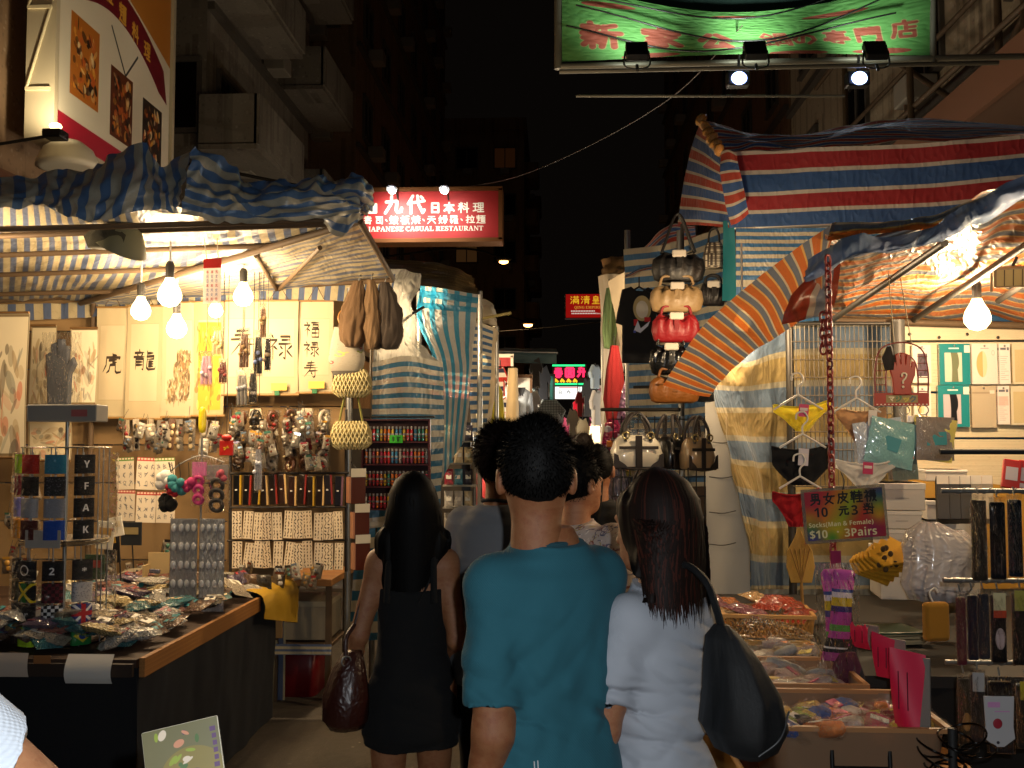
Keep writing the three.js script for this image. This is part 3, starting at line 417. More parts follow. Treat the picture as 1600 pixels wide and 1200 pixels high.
// ================================================================ LEFT STALL
const BLUEWHITE = [['#c6b894', 5], ['#5d6c8c', 4.4]], bw = (scale, across) => stripes(BLUEWHITE.map(([c, k]) => [c, k * 0.01]), 256, scale, across);
const TARP_CEIL = tarp(bw(1, false), 0.2), TARP_HIP = tarp(bw(0.72, true), 0.25), bv = (s, a) => stripes([['#aeaa9a', .05], ['#527099', .044]], 256, s, a), TARP_VAL = tarp(bv(0.95, false), 0.12), TARP_ROLL = tarp(bv(0.9, true), 0.15);
const TABLE_Y = 0.765;
{
  const s = thing('market_stall', 'left market stall with blue and cream striped tarpaulin roof over a black draped table', 'market stall', V(-2.6, 0, -5.2));
  const L = (g) => g.translate(2.6, 0, 5.2), P = (n, g, m) => part(n, L(Array.isArray(g) ? M(g) : g), m, s);
  P('roof_sheet', drape([[at(-330, 322, 4.15), at(0, 316, 4.15), at(150, 318, 4.15), at(330, 322, 4.2), at(560, 330, 4.5)], [at(-260, 408, 5.2), at(0, 398, 5.2), at(170, 390, 5.1), at(340, 376, 4.9), at(560, 338, 4.52)], [at(-260, 474, 6.3), at(0, 470, 6.3), at(130, 466, 6.3), at(350, 402, 5.4), at(560, 340, 4.54)]], 90, 50, { wr: 0.012, fu: 2, fv: 2, kinks: 0.005 }), TARP_CEIL);
  P('hip_sheet', drape([[at(130, 470, 6.3), at(345, 407, 5.4), at(562, 341, 4.5)], [at(130, 474, 6.31), at(370, 436, 5.9), at(590, 388, 5.4)], [at(130, 478, 6.32), at(370, 458, 6.3), at(612, 433, 6.3)]], 60, 40, { wr: 0.012, fu: 2, fv: 3, seed: 4, kinks: 0.002 }), TARP_HIP);
  P('back_valance', drape([[at(-200, 478, 6.33), at(130, 472, 6.33), at(370, 452, 6.33), at(618, 428, 6.33)], [at(-200, 508, 6.3), at(130, 496, 6.3), at(370, 478, 6.28), at(612, 466, 6.26)]], 80, 6, { wr: 0.012, fu: 5, fv: 1 }), TARP_CEIL);
  P('front_flap', drape([[at(-60, 290, 4.3), at(0, 281, 4.3), at(70, 272, 4.28), at(135, 264, 4.25), at(180, 246, 4.2), at(226, 224, 4.12), at(248, 262, 4.2), at(300, 231, 4.06)], [at(-60, 312, 4.12), at(0, 306, 4.1), at(70, 300, 4.16), at(115, 302, 4.05), at(165, 298, 3.98), at(225, 282, 3.98), at(258, 300, 4.1), at(290, 284, 3.98)], [at(-60, 338, 4.05), at(0, 328, 4.02), at(60, 321, 4.1), at(108, 340, 3.98), at(150, 345, 3.95), at(212, 331, 3.96), at(262, 330, 4.05), at(282, 334, 3.97)]], 80, 24, { wr: 0.014, fu: 4, fv: 3, seed: 2, kinks: 0.012 }), TARP_VAL);
  P('front_flap', drape([[at(300, 231, 4.06), at(345, 256, 4.2), at(388, 281, 4.3), at(450, 281, 4.35), at(502, 279, 4.36), at(524, 302, 4.4)], [at(292, 284, 3.98), at(340, 306, 4.02), at(392, 318, 4.1), at(455, 312, 4.1), at(510, 306, 4.2), at(560, 312, 4.25)], [at(282, 334, 3.97), at(335, 345, 3.98), at(395, 353, 4.0), at(470, 347, 4.1), at(540, 336, 4.25), at(574, 326, 4.35)]], 70, 24, { wr: 0.02, fu: 4, fv: 4, seed: 12, kinks: 0.02 }), TARP_ROLL);
  P('rolled_flap', drape([[at(516, 284, 4.45), at(540, 276, 4.4), at(566, 279, 4.38), at(583, 296, 4.4)], [at(520, 300, 4.25), at(545, 294, 4.2), at(570, 300, 4.22), at(583, 312, 4.3)], [at(512, 322, 4.35), at(545, 324, 4.3), at(568, 322, 4.3), at(580, 330, 4.36)], [at(502, 350, 4.4), at(530, 368, 4.4), at(545, 352, 4.42), at(566, 338, 4.45)]], 26, 24, { wr: 0.015, fu: 6, fv: 5, seed: 3, kinks: 0.012 }), TARP_ROLL);
  for (const [px, py, qx, qy, d] of [[-260, 372, 545, 346, 4.56], [-260, 402, 441, 380, 5.0], [-260, 432, 322, 416, 5.5], [-260, 460, 202, 452, 6.0]]) P('roof_bar', rod(at(px, py + 6, d), at(qx, qy + 3, d), 0.014), RUSTBAR);
  P('roof_bar', rod(at(126, 474, 6.28), at(562, 345, 4.5), 0.017), RUSTBAR); P('roof_bar', rod(at(400, 400, 5.28), at(432, 452, 6.26), 0.013), RUSTBAR); P('roof_bar', rod(at(500, 387, 5.1), at(436, 452, 6.26), 0.013), RUSTBAR);
  P('roof_bar', rod(at(562, 345, 4.5), at(614, 436, 6.28), 0.016), RUSTBAR); P('roof_bar', rod(at(-200, 480, 6.3), at(614, 438, 6.3), 0.016), RUSTBAR); P('roof_bar', rod(at(-330, 368, 4.12), at(560, 343, 4.5), 0.014), RUSTBAR);
  for (const [px, d] of [[547, 6.28], [147, 6.32], [-250, 4.3]]) { const q = at(px, 450, d); P('upright_pole', rod(V(q.x, 0, q.z), V(q.x, d > 5 ? q.y : 2.55, q.z), 0.02), px === 147 ? RUSTBAR : STEEL); }
  // back wall of plank boards, each its own piece, and the left return wall
  const plk = [mat(0x8d7048, 0.8), mat(0x7d623f, 0.8), mat(0x997b52, 0.8)], x0 = at(-330, 600, 6.36).x, x1 = at(545, 600, 6.36).x;
  const xs = at(442, 600, 6.36).x; for (let i = 0; i < 9; i++) P('plank', rbox((i < 2 ? xs : x1) - x0, 0.235, 0.025, 0.004, (x0 + (i < 2 ? xs : x1)) / 2, 0.52 + i * 0.242, -6.42), plk[i % 3]);
  P('back_sheet', drape([[V(x0, 2.55, -6.5), V(xs, 2.6, -6.5)], [V(x0, 0, -6.5), V(xs, 0, -6.5)]], 30, 10, { wr: 0.02 }), TARP_CEIL);
  P('side_sheet', drape([[V(x0 + 0.1, 2.5, -6.5), V(x0 + 0.1, 2.5, -4.1)], [V(x0 + 0.1, 0, -6.5), V(x0 + 0.1, 0, -4.1)]], 30, 20, { wr: 0.03 }), TARP_CEIL);
  P('display_board', rbox(0.62, 0.92, 0.03, 0.005, at(440, 765, 6.3).x - 0.02, at(440, 765, 6.3).y, -6.3), mat(0x6b5334, 0.8));
}
// ---------------------------------------------------------------- bulbs
function bulb(label, px, py, d, topPy, r = 0.042, power = BULB_I) {
  const p = at(px, py, d), top = at(px, topPy, d).y - p.y, b = thing('light_bulb', label, 'light bulb', p);
  part('glass', lathe([[0.001, -r], [r * 0.6, -r * 0.82], [r * 0.95, -r * 0.35], [r, 0.05 * r], [r * 0.86, r * 0.55], [r * 0.5, r * 1.15], [r * 0.36, r * 1.5]], 20), glow(0xffdc9c, 7), b);
  part('socket', lathe([[0.012, r * 1.45], [0.02, r * 1.5], [0.022, r * 2.6], [0.014, r * 2.9], [0.001, r * 2.9]], 12), mat(0x2a2723, 0.5), b); part('cord', rod(V(0, r * 2.9, 0), V(0, top, 0), 0.005), mat(0xd9d4c8, 0.6), b);
  lamp('point', 'bulb', BULB, power, p, r / 0.02 * 0.7); return b;
}
bulb('large bulb on a long white cord, middle of the bulb cluster above the scrolls', 265, 462, 4.9, 352, 0.058);
bulb('bulb left of the long-corded bulb, in front of the dragon scroll', 220, 486, 5.3, 398, 0.052); bulb('lowest bulb of the cluster, just under the long-corded bulb', 276, 514, 5.55, 402, 0.056);
bulb('bulb hanging alone to the right, above the single character scrolls', 380, 464, 5.5, 408, 0.054); bulb('bulb half hidden behind the hanging white price sheet', 337, 486, 5.8, 424, 0.042);
bulb('bulb under the left roof just outside the left edge of the picture', -70, 440, 4.4, 330, 0.05, 1.6);
{
  const p = at(187, 372, 4.55), f = thing('lamp_hood', 'dark hooded work lamp hanging switched off under the tarpaulin roof', 'lamp', p);
  part('hood', put(lathe([[0.02, 0.07], [0.06, 0.06], [0.1, 0], [0.125, -0.05], [0.118, -0.05], [0.09, 0]], 20), 0.02, 0, 0, 0.3, 0, -0.5), mat(0x6a6a52, 0.6), f); part('cloth_cover', loft([{ y: -0.05, w: 0.1, d: 0.06 }, { y: 0, w: 0.11, d: 0.07 }, { y: 0.05, w: 0.07, d: 0.05 }], 16, { jig: 0.2 }).translate(-0.03, 0, 0.03), cloth(0x3c3a2c), f); part('hanger', tube([V(0, 0.04, 0), V(0.01, 0.08, 0), V(0, 0.12, 0)], 0.006), WIRE, f);
}
// ---------------------------------------------------------------- scrolls and pictures on the back wall
{
  const rect = [[150, 197, 480, 653], [199, 251, 478, 655], [253, 303, 472, 652], [305, 349, 472, 650], [351, 404, 470, 617], [406, 465, 470, 617], [467, 519, 470, 614]], ink = 'rgba(40,28,16,0.92)';
  const A = atlas(4, 2, 512, (i, x, s) => {
    x.fillStyle = ['#b3a482', '#b0a07d', '#b5a686', '#ad9a70', '#b8a988', '#b6a684', '#baac8c', '#ccc'][i]; x.fillRect(0, 0, s, s); grain(x, s, s, 1400, 0.08, '110,80,40', '255,250,230'); if (i > 6) return;
    const [a, b, c, d] = rect[i], W = b - a, H = d - c, sx = s / W, sy = s / H; x.strokeStyle = 'rgba(120,95,60,0.5)'; x.lineWidth = 2; x.strokeRect(6 * sx, 28 * sy, (W - 12) * sx, (H - 56) * sy); x.fillStyle = 'rgba(196,182,150,0.6)'; x.fillRect(6 * sx, 28 * sy, (W - 12) * sx, (H - 56) * sy);
    const g = (ch, px, py, q, lw) => inkBrush(x, ch, (px - a) * sx, (py - c) * sy, 100, lw, ink, q * sx / 100, q * sy / 100);
    if (i === 0) { g('虎', 158, 552, 34, 15); } if (i === 1) g('龍', 208, 546, 36, 13); if (i === 4) g('寿', 356, 512, 46, 17); if (i === 5) g('禄', 416, 522, 44, 15);
    if (i === 6) ['福', '禄', '寿'].forEach((ch, k) => g(ch, 473, 502 + k * 31, 27, 11));
    if (i === 2) { for (let k = 0; k < 420; k++) { x.fillStyle = `rgba(${pick(['70,50,30', '130,95,55', '180,150,100', '90,80,50'])},${rnd(0.2, 0.7)})`; const v = rnd(), u = rnd(); x.beginPath(); x.ellipse((8 + u * 34) * sx, (68 + v * 88) * sy * 1, rnd(6, 26), rnd(4, 14), rnd(0, 3), 0, 7); if (v > 0.62 || (u > 0.42 && v > .1) || (v > .3 && Math.abs(u - .55) < .25)) x.fill(); } }
    if (i === 3) { x.fillStyle = '#c79a2e'; x.fillRect(6 * sx, 32 * sy, 33 * sx, 136 * sy); for (let k = 0; k < 90; k++) { x.fillStyle = `rgba(${pick(['120,80,20', '240,215,120', '90,60,30', '200,150,40'])},${rnd(0.2, 0.6)})`; x.beginPath(); x.ellipse(rnd(40, 440), rnd(110, 480), rnd(6, 40), rnd(4, 20), rnd(0, 3), 0, 7); x.fill(); } }
  }, 0.8);
  const lab = ['scroll with one brushed tiger character, leftmost of the hanging scrolls', 'scroll with one brushed dragon character', 'scroll painted with a brown gnarled tree', 'scroll with a yellow gold picture, half behind the dangling charms', 'scroll with the long life character, half hidden by dangling straps', 'scroll with one large fortune character right of the dangling straps', 'narrow scroll with three small characters in a column, rightmost of the scrolls'];
  rect.forEach(([a, b, c, d], i) => {
    const p = at(a, c, 6.26), q = at(b, d, 6.26), w = q.x - p.x, h = p.y - q.y, s = thing('wall_scroll', lab[i], 'scroll', V((p.x + q.x) / 2, q.y, -6.27 + (i % 2) * 0.012));
    const g = sheet((u, v) => V((u - 0.5) * w, v * h, 0.008 * Math.sin(v * 5 + i) + 0.005 * n3(u * 2, v * 3, i)), 6, 14); part('paper', A.cell(g, i), A.mat, s);
    part('roller', M([rod(V(-w / 2 - 0.012, 0, 0.006), V(w / 2 + 0.012, 0, 0.006), 0.009)]), mat(0x8b6a3b, 0.5), s); part('top_rod', rod(V(-w / 2, h, 0.004), V(w / 2, h, 0.004), 0.006), mat(0x8b6a3b, 0.5), s); part('string', M([rod(V(-w / 4, h, 0.004), V(0, h + 0.1, 0), 0.002, 4), rod(V(w / 4, h, 0.004), V(0, h + 0.1, 0), 0.002, 4)]), mat(0x5a4630, 0.8), s);
    if (i > 4) { part('price_tag', box(0.1, 0.045, 0.002, 0.01, 0.05, 0.018), mat(0xe6c45a, 0.7), s); part('clip', box(0.03, 0.03, 0.012, 0, 0.012, 0.02), mat(0x1e6a3c, 0.5), s); }
  });
  const B = atlas(2, 2, 256, (i, x, s) => { x.fillStyle = ['#cfc2a4', '#c9bb9a', '#d8ccae', '#cbbd9c'][i]; x.fillRect(0, 0, s, s); for (let k = 0; k < 50; k++) { x.fillStyle = `rgba(${pick(['60,50,40', '140,110,70', '190,90,60', '90,95,90'])},${rnd(0.15, 0.5)})`; x.beginPath(); x.ellipse(rnd(30, 226), rnd(60, 250), rnd(4, 40), rnd(3, 18), rnd(0, 3), 0, 7); x.fill(); } x.strokeStyle = 'rgba(80,60,30,0.7)'; x.lineWidth = 4; x.strokeRect(8, 8, s - 16, s - 16); }, 0.75);
  [[-34, 37, 488, 715, 5.5, 'tall pale landscape scroll at the left edge of the picture'], [46, 82, 508, 634, 6.1, 'picture scroll left of the dark glove packet'], [108, 148, 512, 632, 6.1, 'picture scroll between the glove packet and the tiger scroll'], [42, 108, 655, 720, 6.05, 'pale patterned sheet behind the post of the wristband stand']].forEach(([a, b, c, d, z, l], i) => { const p = at(a, c, z), q = at(b, d, z); const g = sheet((u, v) => V((u - 0.5) * (q.x - p.x), v * (p.y - q.y), 0.01 * Math.sin(v * 4 + i)), 4, 10), s = thing('picture_scroll', l, 'scroll', V((p.x + q.x) / 2, q.y, -z - 0.02)); part('paper', B.cell(g, i), B.mat, s); for (const yy of [0, p.y - q.y]) part(yy ? 'top_rod' : 'roller', rod(V(-(q.x - p.x) / 2, yy, 0.004), V((q.x - p.x) / 2, yy, 0.004), 0.007), mat(0x6b4d2a, 0.5), s); });
  solo('glove_packet', [plate([[-.06, -.2], [.05, -.2], [.055, 0], [.085, .06], [.075, .09], [.045, .05], [.04, .16], [.022, .165], [.018, .07], [.01, .2], [-.012, .2], [-.014, .07], [-.03, .18], [-.05, .17], [-.045, .06], [-.065, .12], [-.08, .11], [-.07, -.02]], 0.03, 0.008)], cloth(0x3a3c42), 'dark grey knitted glove hanging on the back wall between two pictures', 'glove', at(97, 585, 5.95));
  const gp = part('packet_film', pillow(0.24, 0.5, 0.07, 5).translate(0, -0.25, 0.015), CELLO, scene.children[scene.children.length - 1]);
}
// ---------------------------------------------------------------- goods in rows on the back wall
{
  const row = (n, px0, step, py0, py1, d, name, label, cat, group, make) => { for (let i = 0; i < n; i++) { const a = at(px0 + i * step, py1, d), h = at(px0 + i * step, py0, d).y - a.y, w = step * d / FOCAL; const t = thing(name, typeof label === 'function' ? label(i) : label, cat, a, rnd(-.2, .2), group); t.rotation.z = rnd(-.07, .07) * (h < .16 ? 1.6 : 1); t.position.y += rnd(-.008, .008); make(t, i, w, h); } };
  const leath = [0x2a1a10, 0x120d0a, 0x53301a, 0x7d7468, 0x8f1d18, 0x3a2615, 0xb9ad98].map((c) => mat(c, 0.35, GLOSS)), bead = [0xb8ab92, 0x8a1814, 0x1a1512, 0xc9b48a].map((c) => mat(c, 0.3, GLOSS));
  [['top', 640, 674], ['middle', 672, 706], ['bottom', 703, 738]].forEach(([r, y0, y1], j) => row(6, 362 + 13, 26, y0, y1, 6.14 - j * 0.02, 'bracelet_packet', `cellophane packet of leather bracelets in the ${r} row of the bracelet wall`, 'packet', `bracelet packets, ${r} row`, (t, i, w, h) => {
    part('bracelet', M([0, 1].map((k) => put(new THREE.TorusGeometry(w * 0.27, 0.012, 6, 14).scale(1, 1.35, 1.3), rnd(-0.008, 0.008), h * (0.35 + 0.28 * k), 0.012, rnd(-0.6, 0.6), rnd(-0.7, 0.7)))), pick(leath), t);
    part('beads', M([0, 1, 2, 3, 4].map((k) => sphere(0.009, rnd(-w * 0.3, w * 0.3), rnd(0.02, h * 0.8), 0.03, 1, 1, 1, 6))), pick(bead), t);
    part('header_card', plate([[-w * 0.4, h * 0.72], [w * 0.4, h * 0.72], [w * 0.3, h * 1.02], [-w * 0.3, h * 1.02]], 0.002), mat(pick([0x4a3a2a, 0xcbbfa6, 0x2a211a]), 0.6), t); part('film', packet(w * 0.92, h, 0.05, i + j), CELLO, t);
  }));
  row(12, 370, 14.3, 741, 791, 6.1, 'wallet', 'slim dark wallet with white clasp standing in the wallet row', 'wallet', 'wallets in the row under the bracelets', (t, i, w, h) => { part('cover', rbox(w * 0.72, h * 0.94, 0.02, 0.004, 0, h / 2, 0), mat(pick([0x0d0c0e, 0x1c110c, 0x15131a, 0x2a1510]), 0.3, GLOSS), t); part('edge', box(w * 0.2, h * 0.92, 0.016, w * 0.44, h / 2, 0), mat(pick([0xb08a1e, 0x8e2418, 0x6e4a5a, 0xc9a56a, 0x7a1a12]), 0.5), t); part('clasp', box(0.012, 0.008, 0.006, 0, h * 0.5, 0.012), mat(0xd8d4cc, 0.3), t); });
  solo('wire_shelf', M([rod(at(360, 793, 6.1), at(540, 792, 6.1), 0.006), rod(at(360, 740, 6.16), at(545, 739, 6.16), 0.008), rod(at(355, 845, 6.1), at(540, 844, 6.1), 0.005), rod(at(360, 640, 6.2), at(360, 893, 6.16), 0.009), rod(at(541, 640, 6.2), at(541, 893, 6.16), 0.009)]), mat(0x2c2622, 0.6), 'dark wire shelf frame holding the bracelets, wallets and printed strips', 'shelf');
  const C = atlas(6, 2, 128, (i, x, s) => { x.fillStyle = i % 4 === 3 ? '#c9b79c' : '#d8c7ab'; x.fillRect(0, 0, s, s); x.fillStyle = '#3a2d22'; for (let c = 0; c < 3; c++) for (let r = 0; r < 8; r++) { x.save(); x.translate(24 + c * 40, 12 + r * 15); x.rotate(rnd(-1, 1)); i % 3 === 0 ? x.fillRect(-13, -3, 26, 6) : x.fillRect(-7, -6, rnd(9, 20), rnd(4, 11)); x.restore(); } x.strokeStyle = 'rgba(90,60,40,0.6)'; x.lineWidth = 3; x.strokeRect(1, 1, s - 2, s - 2); }, 0.5);
  [['upper', 800, 843], ['lower', 847, 889]].forEach(([r, y0, y1]) => row(11, 370, 15.9, y0, y1, 6.08, 'printed_strip', `pale strip card printed with dark patterns in the ${r} strip row`, 'card', `printed strip cards, ${r} row`, (t, i, w, h) => { part('card', C.geo(i, w * 0.94, h, 0.004).translate(0, h / 2, 0), C.mat, t); t.rotation.x = -rnd(0, 0.06); }));
  row(9, 197, 17, 655, 706, 6.12, 'hanging_packet', 'narrow clear packet of small trinkets hanging under the left scrolls', 'packet', 'narrow packets under the left scrolls', (t, i, w, h) => { part('card', rbox(w * 0.6, h * 0.96, 0.004, 0.001, 0, h / 2, 0), mat(pick([0xd8cdb8, 0x6b4a38, 0xbfae92, 0x8b8378]), 0.6), t); part('trinket', M([0, 1, 2, 3].map((k) => sphere(0.013, rnd(-0.012, 0.012), h * (0.15 + k * 0.2), 0.014, 1, 1.3, 0.7, 7))), pick(bead), t); part('film', packet(w * 0.78, h, 0.04, i), CELLO, t); });
  const D = atlas(3, 2, 200, (i, x, s) => { x.fillStyle = '#d9cbb4'; x.fillRect(0, 0, s, s); x.fillStyle = i < 3 ? (i % 2 ? '#b5423c' : '#5e8a3e') : '#b5423c'; x.fillRect(0, 0, s, 24); x.fillStyle = '#e9c9b0'; for (let k = 0; k < 6; k++) x.fillRect(8 + k * 32, 6, 22, 10); x.strokeStyle = '#5b5a60'; x.lineWidth = 3; for (let r = 0; r < 3; r++) for (let c = 0; c < 3; c++) { x.beginPath(); const cx = 36 + c * 62, cy = 56 + r * 52; for (let k = 0; k < 9; k++) x.lineTo(cx + rnd(-20, 20), cy + rnd(-18, 18)); x.stroke(); } x.strokeStyle = '#b5423c'; x.lineWidth = 3; x.strokeRect(1, 1, s - 2, s - 2); }, 0.4);
  [['upper', 716, 766], ['lower', 768, 816]].forEach(([r, y0, y1], j) => row(3, 196, 31, y0, y1, 5.9, 'tattoo_sheet', (i) => `${['left', 'middle', 'right'][i]} sheet of printed tattoo designs in the ${r} row`, 'sheet', 'tattoo design sheets', (t, i, w, h) => { part('card', D.geo(i + 3 * j, w * 0.98, h, 0.004).translate(0, h / 2, 0), D.mat, t); if (!i) part('backing', box(0.012, h, 0.01, -w / 2, h / 2, -0.01), RUSTBAR, t); }));
}
// ---------------------------------------------------------------- black draped table with its heap of packets
{
  const x0 = -4.35, x1 = -1.67, z0 = -4.05, z1 = -6.06, t = thing('display_table', 'black draped display table of the left stall with a brown wooden edge strip', 'table', V((x0 + x1) / 2, 0, (z0 + z1) / 2)), L = (g) => g.translate(-t.position.x, 0, -t.position.z), navy = cloth(0x0b0e14);
  part('tabletop', L(box(x1 - x0, 0.04, z0 - z1, (x0 + x1) / 2, TABLE_Y - 0.02, (z0 + z1) / 2)), mat(0x3a2618, 0.7), t);
  const fold = (a, b, seed) => { const n = 14, top = [], mid = [], bot = []; for (let i = 0; i <= n; i++) { const q = a.clone().lerp(b, i / n), nx = (b.z - a.z), nz = -(b.x - a.x), l = Math.hypot(nx, nz), k = 0.02 * n3(i * 0.9, seed, 1); top.push(V(q.x, TABLE_Y - 0.03, q.z)); mid.push(V(q.x - nx / l * k * 0.6, 0.4, q.z - nz / l * k * 0.6)); bot.push(V(q.x - nx / l * k * 1.4, 0.015, q.z - nz / l * k * 1.4)); } return drape([top, mid, bot], 60, 16, { wr: 0.006, fu: 3, fv: 1.5, seed }); };
  part('table_cloth', L(M([fold(V(x0, 0, z0 + 0.01), V(x1 + 0.012, 0, z0 + 0.01), 3), fold(V(x1 + 0.012, 0, z0 + 0.01), V(x1 + 0.012, 0, z1), 8)])), navy, t);
  part('edge_strip', L(M([box(0.022, 0.075, z0 - z1 - 0.42, x1 + 0.028, TABLE_Y - 0.028, (z0 + z1) / 2 + 0.22)])), WOOD, t); part('edge_strip', L(box(x1 - x0, 0.05, 0.02, (x0 + x1) / 2, TABLE_Y - 0.035, z0 + 0.03)), mat(0x2a1c12, 0.7), t);
  part('yellow_cover', L(drape([[V(-1.95, TABLE_Y + 0.03, -5.72), V(-1.62, TABLE_Y + 0.025, -5.6), V(-1.6, TABLE_Y - 0.1, -5.58)], [V(-1.95, TABLE_Y + 0.03, -6.2), V(-1.6, TABLE_Y + 0.03, -6.2), V(-1.56, TABLE_Y - 0.22, -6.16)]], 12, 10, { wr: 0.012 })), mat(0xb08a1e, 0.6), t);
  // notes over the front edge
  const note = (px, py, w, h, c, lab, curl) => solo('paper_note', sheet((u, v) => V((u - 0.5) * w + 0.01 * v, -v * h, curl * Math.sin(v * 2.2)), 6, 8), mat(c, 0.6), lab, 'paper', at(px, py, 4.02));
  note(143, 1022, 0.185, 0.105, 0xc9c6c0, 'white paper note curling over the front edge of the black table', 0.05); note(66, 1024, 0.07, 0.075, 0x8a5a2e, 'small brown card hanging on the front edge of the black table', 0.01); note(12, 1020, 0.17, 0.09, 0xb9a99a, 'pale printed note on the table edge at the left border', 0.02);
  const film = [0xd8c8b0, 0x9a7c68, 0x5f9fa6, 0xe8e2d8, 0x4a4640, 0xb4786a, 0xc9b07a, 0x7a6a86, 0xece6da].map((c) => mat(c, 0.16, { ...GLOSS, bumpMap: CREASE, bumpScale: 0.02 })), protos = film.map((m, i) => { const h = rnd(0.14, 0.22), w = rnd(0.07, 0.12), g = new THREE.Group(); part('wrapper', packet(w, h, 0.035, i).translate(0, -h / 2, 0), m, g); part('label', box(w * 0.6, h * 0.28, 0.002, 0, h * 0.2, 0.018), mat([0xe8e2d4, 0x2e7d86, 0xd8c9a0, 0x8a2430][i % 4], 0.5), g); return g; });
  for (let i = 0; i < 200; i++) {
    const z = rnd(-4.15, -5.75), x = rnd(-2.72, -1.74), k = 0.085 * (1 - ((x + 2.18) / 0.55) ** 2), o = protos[i % protos.length].clone(); o.name = numbered('trinket_packet'); scene.add(o); o.position.set(x, TABLE_Y + 0.025 + Math.max(0, k) * rnd(0.3, 1.5), z); o.rotation.set(-PI / 2 + rnd(-0.35, 0.5), rnd(-0.3, 0.3), rnd(-2, 2), 'YXZ'); o.rotation.y = rnd(-1.5, 1.5);
    const cn = ['beige', 'brown', 'teal', 'cream', 'dark grey', 'terracotta', 'ochre', 'mauve', 'ivory'][i % 9], zn = z > -4.6 ? 'near' : z > -5.2 ? 'middle' : 'far'; tag(o, `${cn} wrapped trinket packet in the ${zn} part of the heap on the black table`, 'packet', `${cn} packets in the ${zn} part of the heap`);
  }
  for (let i = 0; i < 13; i++) { const o = thing('sachet', 'dark purple sachet with white tag standing at the back of the packet heap', 'sachet', V(-2.66 + i * 0.083, TABLE_Y, -5.82 + rnd(-0.04, 0.04)), rnd(-0.2, 0.2), 'dark sachets behind the packet heap'); part('wrapper', packet(0.085, 0.11, 0.04, i), film[[4, 7, 1][i % 3]], o); part('label', box(0.026, 0.018, 0.002, 0.01, 0.03, 0.021), mat(0xe8e4da, 0.5), o); }
  for (let i = 0; i < 9; i++) { const o = protos[(i * 2) % 9].clone(); o.name = numbered('trinket_packet'); scene.add(o); o.position.set(-1.98 + rnd(-0.22, 0.2), TABLE_Y + 0.05 + rnd(0, 0.05), -5.9 + rnd(-0.1, 0.12)); o.rotation.set(-PI / 2 + rnd(-0.3, 0.5), 0, rnd(-2, 2)); tag(o, 'wrapped packet on the small pile at the far right end of the black table', 'packet', 'packets piled at the far end of the left table'); }
}
